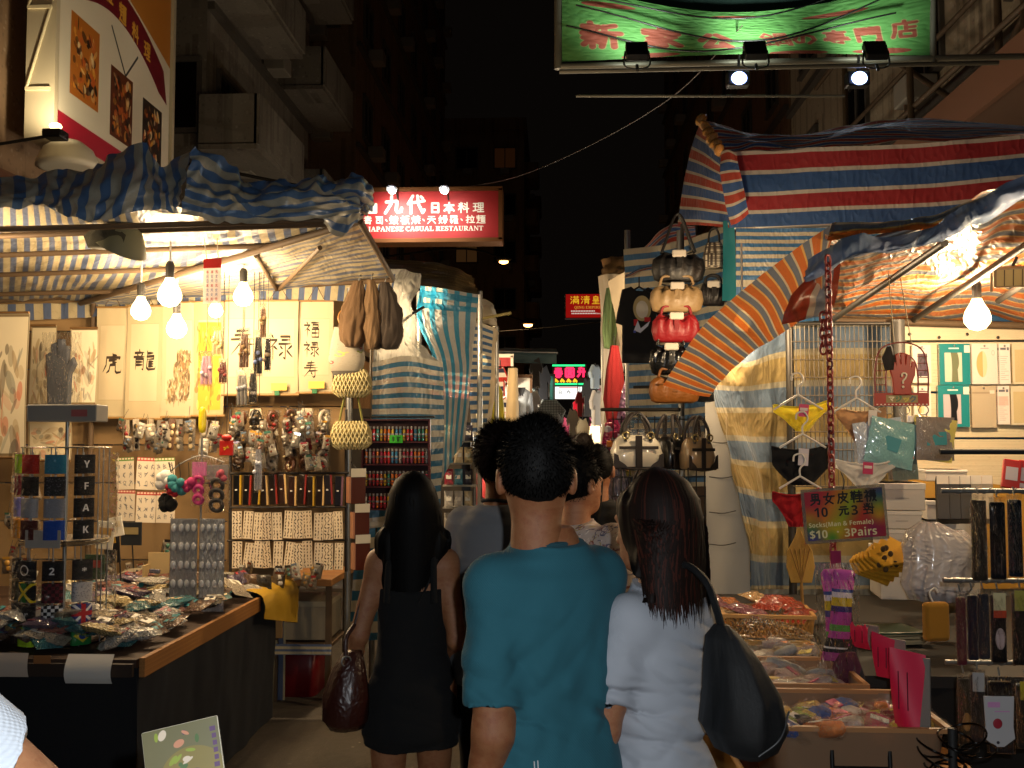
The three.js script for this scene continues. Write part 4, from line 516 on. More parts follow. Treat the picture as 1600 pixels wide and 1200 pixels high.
// ---------------------------------------------------------------- revolving wristband stand
{
  const base = at(97, 1020, 4.42); base.y = TABLE_Y; const s = thing('wristband_stand', 'two tier revolving wristband stand with a cardboard box on top', 'display stand', base), Y = (py) => at(97, py, 4.42).y - base.y, R = 0.185;
  part('base', lathe([[0.001, 0], [0.17, 0], [0.17, 0.018], [0.03, 0.03]], 24), mat(0x3a2a20, 0.5), s); part('post', rod(V(0, 0.02, 0), V(0, Y(655), 0), 0.009), STEEL, s);
  for (const py of [848, 1008, 700, 842]) part('tier_disc', lathe([[0.012, Y(py)], [R, Y(py)], [R, Y(py) + 0.006], [0.012, Y(py) + 0.006]], 28), mat(0xb9b4ac, 0.2, { transmission: 0.7 }), s);
  for (const [a, b] of [[1008, 848], [842, 700]]) for (let i = 0; i < 10; i++) { const q = i / 10 * 2 * PI + 0.2; part('upright_wire', rod(V(Math.sin(q) * (R - 0.01), Y(a), Math.cos(q) * (R - 0.01)), V(Math.sin(q) * (R - 0.01), Y(b), Math.cos(q) * (R - 0.01)), 0.003, 5), STEEL, s); }
  part('top_box', M([rbox(0.31, 0.075, 0.12, 0.006, 0, Y(646), 0)]), mat(0x8e8a84, 0.6), s); part('tape', box(0.07, 0.03, 0.002, 0.08, Y(646), 0.0615), mat(0xa85a58, 0.5), s); part('header_card', box(0.15, 0.075, 0.004, 0, Y(836), R + 0.008), mat(0xa39c94, 0.5), s);
  const up = [['lime green', '#a4d321'], ['red', '#b52317'], ['plain teal blue', '#17708f'], ['black letter Y', '#101014', 'Y'], ['crimson', '#7d1a24'], ['plain black', '#141416'], ['black speckled', '#1b1b1d', 'n'], ['black letter F', '#0e0f12', 'F'], ['lavender', '#8d86c4'], ['pale grey', '#a9a9ae'], ['silver grey', '#8b8d95'], ['black letter A', '#0e0f13', 'A'], ['orange', '#c9811a'], ['maroon', '#4a1012'], ['bright blue', '#1c49a8'], ['black letter K', '#0c0d12', 'K']];
  const lo = [['black barred', '#14151a', 'h'], ['black with white ring', '#15151c', 'o'], ['black with white numeral', '#0f1014', '2'], ['black with star', '#17171b', '*'], ['dark olive', '#23281c'], ['green with yellow cross', '#1d6b2c', 'x'], ['dark red checked', '#5c1320', 'c'], ['white dotted', '#b4b4b8', 'd'], ['charcoal', '#1f2022'], ['black scripted', '#121214', 'ar'], ['black and white checkered', '#e4e4e4', 'C'], ['blue red flag', '#2a3a80', 'u'], ['dark brown', '#2e1f18'], ['bright lime', '#b7df2c'], ['dark crimson', '#8d1220', 's'], ['green flag with yellow lozenge', '#1c7a36', 'b']];
  const all = [...up, ...lo], A = atlas(8, 4, 128, (i, x, s) => {
    const [, c, m] = all[i]; x.fillStyle = c; x.fillRect(0, 0, s, s); x.fillStyle = x.strokeStyle = '#e8e8e8'; x.lineWidth = 8; x.font = 'bold 62px sans-serif'; x.textAlign = 'center';
    if (m && 'YFAK2'.includes(m)) x.fillText(m, s / 2, 86); if (m === 'ar') { x.font = 'italic 60px serif'; x.fillText(m, s / 2, 84); } if (m === '*') { x.font = '70px serif'; x.fillText('*', s / 2, 100); }
    if (m === 'o') { x.beginPath(); x.arc(64, 60, 30, 0, 7); x.stroke(); } if (m === 'h') for (let k = 0; k < 5; k++) x.fillRect(14 + k * 22, 40, 10, 44);
    if (m === 'x') { x.fillStyle = '#111'; x.fillRect(0, 0, 40, s); x.fillRect(88, 0, 40, s); x.strokeStyle = '#e3c71e'; x.lineWidth = 18; x.beginPath(); x.moveTo(0, 0); x.lineTo(s, s); x.moveTo(s, 0); x.lineTo(0, s); x.stroke(); }
    if (m === 'C' || m === 'c') { x.fillStyle = m === 'C' ? '#15151a' : '#2d0a12'; for (let a = 0; a < 6; a++) for (let b = 0; b < 6; b++) if ((a + b) % 2) x.fillRect(a * 21.4, b * 21.4, 21.4, 21.4); } if (m === 'd' || m === 'n') for (let k = 0; k < 60; k++) { x.fillStyle = m === 'd' ? '#85858b' : '#4a4a4e'; x.fillRect(rnd(0, s), rnd(0, s), 6, 6); }
    if (m === 'u') { x.lineWidth = 16; x.beginPath(); x.moveTo(0, 0); x.lineTo(s, s); x.moveTo(s, 0); x.lineTo(0, s); x.stroke(); x.fillStyle = '#b52028'; x.fillRect(50, 0, 28, s); x.fillRect(0, 50, s, 28); } if (m === 's') { x.fillStyle = '#c9b46a'; x.fillRect(20, 58, 40, 12); }
    if (m === 'b') { x.fillStyle = '#d9c21f'; x.beginPath(); x.moveTo(64, 20); x.lineTo(118, 64); x.lineTo(64, 108); x.lineTo(10, 64); x.fill(); x.fillStyle = '#1d3c8c'; x.beginPath(); x.arc(64, 64, 24, 0, 7); x.fill(); } grain(x, s, s, 700, 0.18);
  }, 0.92, { bumpMap: WEAVE, bumpScale: 0.001 });
  const band = loft([{ y: -0.036, w: 0.036, d: 0.014 }, { y: -0.04, w: 0.043, d: 0.02 }, { y: 0.04, w: 0.043, d: 0.02 }, { y: 0.036, w: 0.036, d: 0.014 }], 20, { e: 2.6 }); { const U = band.attributes.uv, Q = band.attributes.position; for (let i = 0; i < U.count; i++) U.setXY(i, 0.5 + Q.getX(i) / 0.09, 0.5 + Q.getY(i) / 0.085); }
  all.forEach(([n], i) => {
    const tier = i < 16 ? 0 : 1, r = (i % 16) / 4 | 0, c = i % 4, q = [-1.12, -0.4, 0.22, 0.85][c], y0 = tier ? 884 : 724, g = A.cell(band.clone(), i), p = V(Math.sin(q) * R, Y(y0 + r * 33), Math.cos(q) * R).add(base);
    const w = solo('wristband', g, A.mat, `${n} towelling wristband on the ${tier ? 'lower' : 'upper'} tier of the revolving stand`, 'wristband', p, q, 'wristbands on the revolving stand');
    part('loop', rod(V(0, 0.03, -0.012), V(0, 0.05, -0.012), 0.003, 4), STEEL, w);
  });
  for (let i = 0; i < 2; i++) part('wrap_film', new THREE.CylinderGeometry(R + 0.03, R + 0.03, 0.36, 40, 1, true).translate(0, i ? Y(928) : Y(771), 0), CELLO, s);
}
// ---------------------------------------------------------------- hair tie stand, silver strips, fan and small things at the back of the table
{
  const b = at(312, 905, 5.3); b.y = TABLE_Y; const Y = (py) => at(312, py, 5.3).y - b.y, X = (px) => (px - 312) * 5.3 / FOCAL, s = thing('hair_tie_stand', 'thin wire stand on the table hung with pink and white hair ties', 'display stand', b);
  part('post', rod(V(0, 0, 0), V(0, Y(684), 0), 0.006), STEEL, s); part('foot', lathe([[0.001, 0], [0.09, 0], [0.09, 0.01], [0.001, 0.014]], 20), STEEL, s); part('arm', M([tube([V(X(262), Y(738), 0.02), V(X(285), Y(722), 0.02), V(0, Y(712), 0), V(X(350), Y(722), 0.02)], 0.004)]), STEEL, s);
  solo('yellow_charm', lathe([[0.001, 0], [0.015, 0.005], [0.02, 0.03], [0.02, 0.11], [0.012, 0.135], [0.001, 0.14]], 14), mat(0xe8d21a, 0.35, GLOSS), 'bright yellow plastic tube charm hanging from the stand', 'charm', b.clone().add(V(0, Y(677), 0)));
  const fluff = (px, py, r, c, lab, z = 0.03) => { const o = thing('pompom_tie', lab, 'hair tie', b.clone().add(V(X(px), Y(py), z))); part('pompom', M(Array.from({ length: 9 }, () => sphere(r * rnd(0.4, 0.6), rnd(-r, r) * 0.6, rnd(-r, r) * 0.6, rnd(-r, r) * 0.5, 1, 1, 1, 7))), cloth(c), o); part('elastic', tube([V(0, 0, 0), V(-X(px) * 0.1, 0.04, 0), V(0, Y(722) - Y(py), 0)], 0.002), WIRE, o); return o; };
  fluff(262, 752, 0.06, 0xe6e2da, 'white fluffy hair tie, leftmost on the wire stand'); fluff(282, 756, 0.05, 0x3f8d94, 'turquoise pompom hair tie beside the white one', 0.06); fluff(296, 758, 0.045, 0xb5336a, 'crimson and pink pompom hair tie in the middle of the stand', 0.05); fluff(272, 766, 0.035, 0xa5182c, 'small red pompom hair tie under the white fluffy one', 0.07); fluff(264, 786, 0.055, 0x101010, 'black pompom hair tie hanging lowest on the left'); fluff(350, 742, 0.035, 0xc05a6a, 'rosy swirl hair tie on the right of the stand', 0.05);
  const pk = (px, py, w, h, c, lab, c2) => { const o = thing('hair_tie_packet', lab, 'packet', b.clone().add(V(X(px), Y(py), 0.05))); part('card', rbox(w, h * 0.3, 0.004, 0.001, 0, h * 0.8, 0), mat(c, 0.5), o); part('hair_tie', M([0, 1, 2].map((k) => put(new THREE.TorusGeometry(w * 0.28, 0.012, 6, 14), 0, h * (0.15 + 0.2 * k), 0.012, 0.3))), mat(c2, 0.6), o); part('film', packet(w * 1.2, h * 1.1, 0.05, 2), CELLO, o); part('hook', rod(V(0, h, 0), V(0, Y(716) - Y(py) > h ? Y(716) - Y(py) : h + 0.01, 0), 0.002, 4), WIRE, o); };
  pk(314, 790, 0.075, 0.24, 0xd878b0, 'clear packet with a pink card and pink hair ties', 0xcf3f86); pk(343, 800, 0.11, 0.26, 0x8c8a86, 'clear packet with grey card and dark hair ties', 0x3a3634);
  for (const [px, w, lab, k] of [[287, 0.075, 'left silver foil strip of round capsules', 2], [308, 0.07, 'middle silver foil strip of round capsules', 2], [341, 0.13, 'wide silver foil sheet of blisters', 4]]) {
    const o = thing('silver_strip', lab, 'blister strip', b.clone().add(V(X(px), 0, 0.1)), rnd(-0.2, 0.2)), h = Y(808); part('foil', rbox(w, h, 0.008, 0.003, 0, h / 2, 0), mat(0xa9acb2, 0.25, { metalness: 0.35, ...GLOSS, bumpMap: CREASE, bumpScale: 0.006 }), o);
    for (let r = 0; r < 5; r++) for (let c = 0; c < k; c++) part('blister', sphere(w / k * 0.4, (c + 0.5 - k / 2) * w / k, h * (0.1 + r * 0.2), 0.006, 1, 1.5, 0.5, 8), mat(0xc9ccd2, 0.12, { metalness: 0.3, ...GLOSS }), o);
  }
  const q = at(214, 900, 5.6); q.y = TABLE_Y; const ft = canvasTex(256, 128, (x, w, h) => { x.fillStyle = '#d9c9a2'; x.fillRect(0, 0, w, h); x.strokeStyle = 'rgba(120,95,60,.6)'; for (let i = 0; i < 16; i++) { x.beginPath(); x.moveTo(w / 2, h); x.lineTo(w / 2 + Math.cos(i / 15 * PI) * 200, h - Math.sin(i / 15 * PI) * 200); x.stroke(); } inkBrush(x, '虎', 100, 8, 56, 6, '#2a1d10'); x.fillStyle = '#b98a2c'; x.beginPath(); x.arc(w / 2, h, 44, PI, 0); x.fill(); });
  const fan = thing('paper_fan', 'open paper fan with a brushed tiger character standing on the table', 'fan', q, 0.1); const fr = (r0, r1, n) => { const g = []; for (let i = 0; i < n; i++) { const a = PI * (0.06 + 0.88 * i / n), b2 = PI * (0.06 + 0.88 * (i + 1) / n), gg = plate([[Math.cos(a) * r0, Math.sin(a) * r0], [Math.cos(a) * r1, Math.sin(a) * r1], [Math.cos(b2) * r1, Math.sin(b2) * r1], [Math.cos(b2) * r0, Math.sin(b2) * r0]], 0.002).translate(0, 0, i % 2 ? 0.004 : 0); const U = gg.attributes.uv, Q = gg.attributes.position; for (let k = 0; k < U.count; k++) U.setXY(k, 0.5 + Q.getX(k) / (2 * r1), Q.getY(k) / r1); g.push(gg); } return M(g); };
  part('leaf', fr(0.05, 0.17, 14), tmat(ft, 0.8), fan); part('rib', M(Array.from({ length: 8 }, (_, i) => { const a = PI * (0.1 + 0.8 * i / 7); return rod(V(0, 0.004, -0.004), V(Math.cos(a) * 0.16, Math.sin(a) * 0.16, -0.004), 0.003, 5); })), mat(0x8b6a3b, 0.5), fan);
  const cd = (px, py, d, w, h, c, lab, c2, rz = 0) => { const p = at(px, py, d), o = thing('display_card', lab, 'card', p, rnd(-0.2, 0.2)); part('board', put(rbox(w, h, 0.008, 0.002, 0, h / 2, 0), 0, 0, 0, 0, 0, rz), mat(c, 0.4, GLOSS), o); part('print', put(box(w * 0.7, h * 0.3, 0.002, 0, h * 0.62, 0.006), 0, 0, 0, 0, 0, rz), mat(c2, 0.5), o); part('strut', rod(V(0, h * 0.4, -0.004), V(0, Math.min(0, TABLE_Y - p.y) + 0.002, -0.06), 0.004, 5), WIRE, o); };
  cd(178, 880, 5.3, 0.075, 0.22, 0x0f0d0c, 'black and gold card leaning behind the wristband stand', 0xa8842a, 0.15); cd(162, 858, 5.1, 0.09, 0.14, 0xd9d1bd, 'cream tag card beside the black and gold card', 0xb08a4a, -0.1); cd(184, 838, 5.2, 0.075, 0.1, 0xe4ddcc, 'white tag card above the black and gold card', 0xd8c9a8, 0.2); cd(205, 852, 5.7, 0.12, 0.13, 0x23262a, 'dark card with small picture above the paper fan', 0x8b7a52); cd(148, 905, 4.95, 0.1, 0.12, 0x1c3a22, 'dark green card behind the lower wristband tier', 0x8a2a22);
  const sb = at(252, 902, 5.5); sb.y = TABLE_Y; const bx = thing('sweets_box', 'open display box of wrapped trinkets between fan and silver strips', 'box', sb, 0.1); part('carton', M([box(0.17, 0.26, 0.01, 0, 0.13, -0.05), box(0.17, 0.01, 0.1, 0, 0.006, 0), box(0.01, 0.2, 0.1, -0.082, 0.1, 0), box(0.01, 0.2, 0.1, 0.082, 0.1, 0), box(0.17, 0.05, 0.01, 0, 0.03, 0.05)]), mat(0xb39a6c, 0.7), bx);
  for (let i = 0; i < 14; i++) solo('wrapped_trinket', rbox(0.03, 0.024, 0.02, 0.006), mat(pick([0xb07a2a, 0x8a2a5a, 0xd8d0c4, 0xc9a83a, 0x5a5a6a]), 0.25, GLOSS), 'small wrapped trinket in the open display box', 'trinket', sb.clone().add(V(-0.055 + (i % 4) * 0.036, 0.03 + (i / 4 | 0) * 0.045, 0.0 + rnd(-0.02, 0.02))), rnd(-0.5, 0.5), 'trinkets in the open display box');
}
// ---------------------------------------------------------------- things dangling from the roof bars
{
  const p = at(331, 474, 4.75), top = at(331, 372, 4.75).y - p.y, h = at(331, 404, 4.75).y - p.y, s = thing('price_sheet', 'white price sheet with a red top hanging on strings among the bulbs', 'sign', p, -0.15);
  const t = canvasTex(128, 256, (x, W, H) => { x.fillStyle = '#efe9e6'; x.fillRect(0, 0, W, H); x.fillStyle = '#c02a24'; x.fillRect(0, 0, W, 54); x.fillStyle = '#7d8fb5'; for (let r = 0; r < 7; r++) for (let c = 0; c < 3; c++) brush(x, pick(['日', '本', '元', '女', '天']), 20 + c * 32, 66 + r * 26, 20, 2.6, r % 3 ? '#8b97b8' : '#b06a70'); });
  part('sheet', box(0.092, h, 0.001, 0, h / 2, 0), tmat(t, 0.6, { transmission: 0.55 }), s); part('string', M([rod(V(-0.03, h, 0), V(-0.045, top, 0), 0.0025, 4), rod(V(0.03, h, 0), V(0.02, top, 0), 0.0025, 4)]), mat(0xd8d0c0, 0.7), s);
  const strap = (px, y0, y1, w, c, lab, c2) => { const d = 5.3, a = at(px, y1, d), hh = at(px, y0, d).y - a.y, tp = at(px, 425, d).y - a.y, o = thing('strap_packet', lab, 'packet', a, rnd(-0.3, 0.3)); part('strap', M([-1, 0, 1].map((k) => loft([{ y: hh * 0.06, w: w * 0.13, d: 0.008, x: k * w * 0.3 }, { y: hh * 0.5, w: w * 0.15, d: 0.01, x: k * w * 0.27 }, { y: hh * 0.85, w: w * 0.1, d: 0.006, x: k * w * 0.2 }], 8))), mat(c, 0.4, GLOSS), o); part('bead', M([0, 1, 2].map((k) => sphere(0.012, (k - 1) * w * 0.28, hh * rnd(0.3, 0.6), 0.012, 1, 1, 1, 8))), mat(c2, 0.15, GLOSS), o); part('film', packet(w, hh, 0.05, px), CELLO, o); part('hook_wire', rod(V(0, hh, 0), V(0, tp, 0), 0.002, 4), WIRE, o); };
  strap(381, 512, 578, 0.06, 0x6b4528, 'brown leather phone straps dangling in front of the long life scroll', 0xb9986a); strap(403, 516, 588, 0.05, 0x14131a, 'black strap packet with its blue-white glint painted as beads, right of the brown straps', 0x8fa2d8); strap(418, 520, 582, 0.04, 0x221a16, 'narrow dark strap packet left of the fortune scroll', 0x9a8a70); strap(378, 578, 636, 0.07, 0x9a9690, 'clear packet of grey charms below the brown straps', 0xd0d2d8); strap(395, 575, 632, 0.05, 0x2a2624, 'dark charms hanging under the black strap packet', 0xa8a098); strap(411, 474, 530, 0.035, 0x8a5a34, 'thin tan strap hung beside the single bulb', 0xc9a878);  // bluish beads on the black packet stand in for a glint
  strap(322, 548, 604, 0.07, 0xd6a3b4, 'pink glittering charm packet in front of the yellow scroll', 0xf0dce4); strap(340, 510, 556, 0.07, 0xcdb98a, 'golden bead bracelet packet under the price sheet', 0xf0d890); strap(348, 560, 600, 0.05, 0x6a2a2c, 'maroon charm packet beside the pink glittering one', 0x9a4a4a); strap(403, 690, 770, 0.05, 0xa9a9b0, 'silvery chain charm dangling in front of the wallets', 0xdfe3ee);
  solo('red_emblem_charm', [rbox(0.075, 0.08, 0.014, 0.004), sphere(0.018, 0, 0.055, 0, 1.6, 1, 1)], mat(0xb31b14, 0.4, GLOSS), 'square red charm with a small gold emblem hanging left of the bracelets', 'charm', at(354, 700, 5.4)).add(new THREE.Mesh(M([box(0.03, 0.006, 0.003, 0, 0.002, 0.009), put(box(0.03, 0.006, 0.003), 0, 0, 0.009, 0, 0, 0.8)]), mat(0xd8a52a, 0.4))).children[0].name = 'emblem';
  part('cord', rod(V(0, 0.06, 0), V(0, at(354, 430, 5.4).y - at(354, 700, 5.4).y, 0), 0.002, 4), WIRE, scene.getObjectByName('red_emblem_charm'));
}
// ---------------------------------------------------------------- goods on the corner pole of the left stall
{
  const d = 6.05, P = (px, py) => at(px, py, d);
  const tt = canvasTex(256, 256, (x, w, h) => { x.fillStyle = '#a9a190'; x.fillRect(0, 0, w, h); for (let i = 0; i < 26; i++) { x.strokeStyle = x.fillStyle = pick(['#b3242c', '#7a8a3a', '#4a4440', '#c9c06a', '#b3242c']); const a = rnd(0, w), b = rnd(0, h); x.lineWidth = 4; x.beginPath(); x.arc(a, b, 9, 0, rnd(2, 6)); x.stroke(); x.fillRect(a + 6, b, 7, 7); } grain(x, w, h, 900, 0.15); });
  const o = P(542, 582), b = thing('floral_tote', 'grey tote with red flowers and bamboo ring handle hanging on the corner pole', 'handbag', o), u = d / FOCAL;
  part('bag_body', loft([{ y: 0, w: 24 * u, d: 0.04 }, { y: 20 * u, w: 29 * u, d: 0.06 }, { y: 50 * u, w: 26 * u, d: 0.045 }, { y: 72 * u, w: 21 * u, d: 0.012 }], 24, { e: 2.6, jig: 0.04 }), tmat(tt, 0.85), b); part('base_panel', loft([{ y: -10 * u, w: 20 * u, d: 0.03 }, { y: 2 * u, w: 25 * u, d: 0.05 }], 20, { e: 2.6 }), mat(0x4a453c, 0.8), b); part('ring_handle', put(new THREE.TorusGeometry(16 * u, 0.006, 8, 30), 2 * u, 86 * u, 0, 0, 0.3), mat(0xa6712e, 0.4), b);
  const net2 = (px, py, lab, w) => {
    const q = P(px, py), n = thing('woven_bag', lab, 'handbag', q), hw = w / 2 * u, hh = 44 * u, body = loft([{ y: 0, w: hw * 0.7, d: 0.03 }, { y: hh * 0.2, w: hw, d: 0.06 }, { y: hh * 0.65, w: hw * 0.96, d: 0.055 }, { y: hh, w: hw * 0.72, d: 0.02 }], 28, { e: 2.4, jig: 0.03 });
    part('bag_body', body, mat(0x9a8a58, 0.85), n); const g = [];
    for (const s of [-1, 1]) for (let i = -4; i < 9; i++) { const pts = []; for (let k = 0; k <= 8; k++) { const v = k / 8, x = s * (-0.8 + 0.2 * i + v * 0.62); if (Math.abs(x) < 0.98) { const ww = hw * (v < 0.2 ? 0.7 + 1.5 * v : v < 0.65 ? 1 - 0.09 * (v - 0.2) : 0.96 - 0.69 * (v - 0.65)), dd = v < 0.2 ? 0.03 + 0.15 * v : v < 0.65 ? 0.06 : 0.055 - 0.1 * (v - 0.65); pts.push(V(x * ww, v * hh, dd * Math.max(0.1, 1 - Math.abs(x) ** 2.4) ** (1 / 2.4) + 0.003)); } } if (pts.length > 2) g.push(tube(pts, 0.0045, 0, 5)); }
    part('net_cord', M(g), mat(0xd0c28e, 0.8), n); for (const k of [-1, 1]) part('handle', tube([V(k * hw * 0.55, hh * 0.95, 0), V(k * hw * 0.35, hh + 0.12, 0), V(k * hw * 0.1, hh + 0.22, 0)], 0.007), mat(0x7c7a34, 0.6), n);
  };
  net2(550, 621, 'upper pale yellow net-woven handbag under the floral tote', 64); net2(548, 702, 'lower pale yellow net-woven handbag beside the lighter rack', 68);
  const scarf = (px, y0, y1, w, c, lab, tw) => { const q = P(px, y0), hh = q.y - P(px, y1).y, rings = []; for (let i = 0; i <= 10; i++) { const v = i / 10; rings.push({ y: -hh * v, w: w * u * (0.22 + 0.78 * Math.sin(PI * Math.min(0.62, v * 0.72 + 0.05))) * (v > 0.9 ? 0.6 : 1), d: 0.05 * (0.3 + v * 0.8), x: tw * Math.sin(v * 2) * 0.05 }); } const o2 = thing('hanging_scarf', lab, 'scarf', q.clone().add(V(0, 0, 0.12))); part('cloth', loft(rings.reverse(), 40, { jig: 0.28, fr: 3.2, seed: px }), cloth(c), o2); part('hook', tube([V(0, -0.01, 0), V(0.01, 0.03, 0), V(0, 0.05, -0.1)], 0.003), STEEL, o2); };
  scarf(566, 444, 545, 20, 0x6b5238, 'brown scarf hanging left in the bunch at the stall corner', -0.6); scarf(585, 442, 548, 15, 0x7d6346, 'tan scarf hanging in the middle of the bunch', 0.4); scarf(606, 446, 548, 19, 0x4a4038, 'dark striped crinkled scarf hanging right in the bunch', 0.8);
}
// ---------------------------------------------------------------- lighter rack
{
  const d = 6.6, a = at(568, 655, d), b = at(671, 797, d), w = b.x - a.x, h = a.y - b.y, r = thing('lighter_rack', 'dark red wall rack with four shelves of small lighters beside the striped curtain', 'rack', V((a.x + b.x) / 2, b.y, -d)), RED = mat(0x4a0d12, 0.5);
  part('backboard', box(w, h, 0.012, 0, h / 2, -0.02), mat(0x2a0a0d, 0.7), r); for (let i = 0; i < 5; i++) part('shelf', box(w, 0.008, 0.05, 0, h * i / 4 * 0.985 + 0.004, 0.01), RED, r); part('side_rail', M([box(0.012, h, 0.05, -w / 2, h / 2, 0.01), box(0.012, h, 0.05, w / 2, h / 2, 0.01)]), RED, r); part('retaining_bar', M([0, 1, 2, 3].map((i) => box(w, 0.005, 0.003, 0, h * i / 4 * 0.985 + 0.035, 0.033))), RED, r); part('top_hanger', rod(V(-w / 2, h + 0.015, -0.01), V(w / 2 + 0.03, h + 0.015, -0.01), 0.006), DARKSTEEL, r);
  const cols = [0xb51d1d, 0xd8cfc0, 0xc76a1c, 0x2d6f96, 0x8f8a86, 0xc9a62a, 0xb03a5a, 0x2e7f6e, 0x8a2430].map((c) => mat(c, 0.25, GLOSS)), lb = new THREE.CapsuleGeometry(0.0085, 0.062, 3, 8).translate(0, 0.04, 0), lc = M([rbox(0.014, 0.017, 0.012, 0.003, 0, 0.088, 0), box(0.017, 0.012, 0.017, 0, 0.045, 0)]);
  for (let k = 0; k < 4; k++) for (let i = 0; i < 17; i++) { const o = thing('lighter', `small printed lighter on the ${['bottom', 'third', 'second', 'top'][k]} shelf of the dark red rack`, 'lighter', r.position.clone().add(V(-w / 2 + 0.022 + i * (w - 0.04) / 16, h * k / 4 * 0.985 + 0.01, 0.012)), rnd(-0.6, 0.6), `lighters on the ${['bottom', 'third', 'second', 'top'][k]} shelf`); part('case', lb, pick(cols), o); part('metal_cap', lc, STEEL, o); }
  const pt = at(619, 686, d - 0.06), tg = solo('price_tag', rbox(0.085, 0.05, 0.004, 0.001), mat(0x2fae1e, 0.5), 'bright green price tag on the lighter rack', 'price tag', pt); const dg = part('price_print', M([box(0.012, 0.03, 0.002, -0.018, 0, 0.003), box(0.012, 0.03, 0.002, 0.012, 0, 0.003), box(0.02, 0.006, 0.002, 0.018, 0.01, 0.0035)]), mat(0x0e5a14, 0.6), tg);
  const sh = thing('small_tray', 'small white tray on a peg beside the striped curtain', 'tray', at(588, 822, 6.5)); part('tray', M([box(0.12, 0.01, 0.07), box(0.12, 0.03, 0.006, 0, 0.015, 0.035), box(0.006, 0.03, 0.07, 0.06, 0.015, 0)]), mat(0x9b978d, 0.4), sh); part('peg', M([rod(V(0, 0, -0.03), V(0, 0, -0.2), 0.006), rod(V(0, -0.01, 0), V(0, -0.12, 0), 0.006)]), WIRE, sh);
  const wl = (px, py, lab) => { const o = thing('wallet_bundle', lab, 'wallets', at(px, py, 6.0), 0.5); part('wallet', M([0, 1, 2].map((k) => rbox(0.09, 0.16, 0.014, 0.004, 0, 0, k * 0.02))), mat(0x4a1a12, 0.3, GLOSS), o); part('edge', M([0, 1, 2].map((k) => box(0.012, 0.15, 0.012, -0.05, 0, k * 0.02))), mat(0xb07a5a, 0.4), o); part('header_card', box(0.09, 0.05, 0.002, 0, 0.1, 0.05), mat(0xcdc6b4, 0.5), o); part('hook_wire', rod(V(0, 0.12, 0.02), V(0, 0.16, -0.1), 0.003), WIRE, o); };
  wl(556, 765, 'upper bundle of reddish brown wallets hanging right of the wallet row'); wl(562, 820, 'middle bundle of reddish brown wallets below the wallet row'); wl(563, 868, 'lowest bundle of reddish brown wallets above the wooden side table');
}
// ---------------------------------------------------------------- side table with boxes and red bin
{
  const d = 6.95, P = (px, py) => at(px, py, d), a = P(452, 893), b = P(546, 893), t = thing('side_table', 'small wooden side table at the end of the left stall', 'table', V((a.x + b.x) / 2, 0, -6.8));
  part('tabletop', rbox(b.x - a.x, 0.045, 0.7, 0.006, 0, a.y, 0.05), WOOD, t); for (const sx of [-1, 1]) for (const sz of [-1, 1]) part('leg', box(0.035, a.y - 0.02, 0.035, sx * 0.17, (a.y - 0.02) / 2, sz * 0.26 + 0.05), RUSTBAR, t); part('lower_shelf', box(0.36, 0.02, 0.6, 0, P(480, 986).y - 0.012, 0.05), RUSTBAR, t);
  part('striped_cloth', drape([[V(-0.19, P(480, 984).y + 0.004, 0.36), V(0.2, P(480, 984).y + 0.004, 0.36)], [V(-0.19, P(480, 998).y, 0.38), V(0.2, P(480, 998).y, 0.37)]], 16, 5, { wr: 0.006, su: 0.4, sv: 0.1 }), tarp(bw(0.5, true), 0.1), t);
  solo('white_carton', [rbox(0.33, 0.25, 0.4, 0.008)], mat(0x9b8f78, 0.6), 'cream carton on the lower shelf of the side table', 'carton', V(t.position.x - 0.02, P(480, 984).y + 0.125, -6.78)).add(Object.assign(new THREE.Mesh(box(0.34, 0.03, 0.41, 0, 0.105, 0), mat(0xb0a488, 0.5)), { name: 'lid' }));
  const rb = thing('red_bin', 'dark red plastic bin on the street under the side table', 'bin', V(P(480, 1060).x, 0, -6.78)); part('tub', loft([{ y: 0, w: 0.14, d: 0.2 }, { y: 0.28, w: 0.16, d: 0.22 }], 24, { e: 6 }), mat(0x6d0d12, 0.4), rb); part('rim', loft([{ y: 0.27, w: 0.172, d: 0.232 }, { y: 0.295, w: 0.172, d: 0.232 }], 24, { e: 6 }), mat(0x7d1016, 0.4), rb);
  const wb = thing('white_crate', 'upright pale plastic crate between the black table and the red bin', 'crate', V(P(438, 1060).x - 0.02, 0, -6.35)); part('tub', loft([{ y: 0, w: 0.11, d: 0.16 }, { y: 0.36, w: 0.12, d: 0.17 }], 24, { e: 6 }), mat(0x6e6a58, 0.5), wb); part('upper_tub', loft([{ y: 0.36, w: 0.105, d: 0.15 }, { y: 0.66, w: 0.115, d: 0.16 }], 24, { e: 6 }), mat(0x7a7866, 0.5), wb); part('lid', M([loft([{ y: 0.35, w: 0.13, d: 0.18 }, { y: 0.38, w: 0.13, d: 0.18 }], 24, { e: 6 }), loft([{ y: 0.66, w: 0.125, d: 0.17 }, { y: 0.69, w: 0.125, d: 0.17 }], 24, { e: 6 })]), mat(0x8a8874, 0.5), wb); part('latch', box(0.04, 0.05, 0.02, 0.02, 0.33, 0.18), mat(0x2a2a26, 0.5), wb);
}

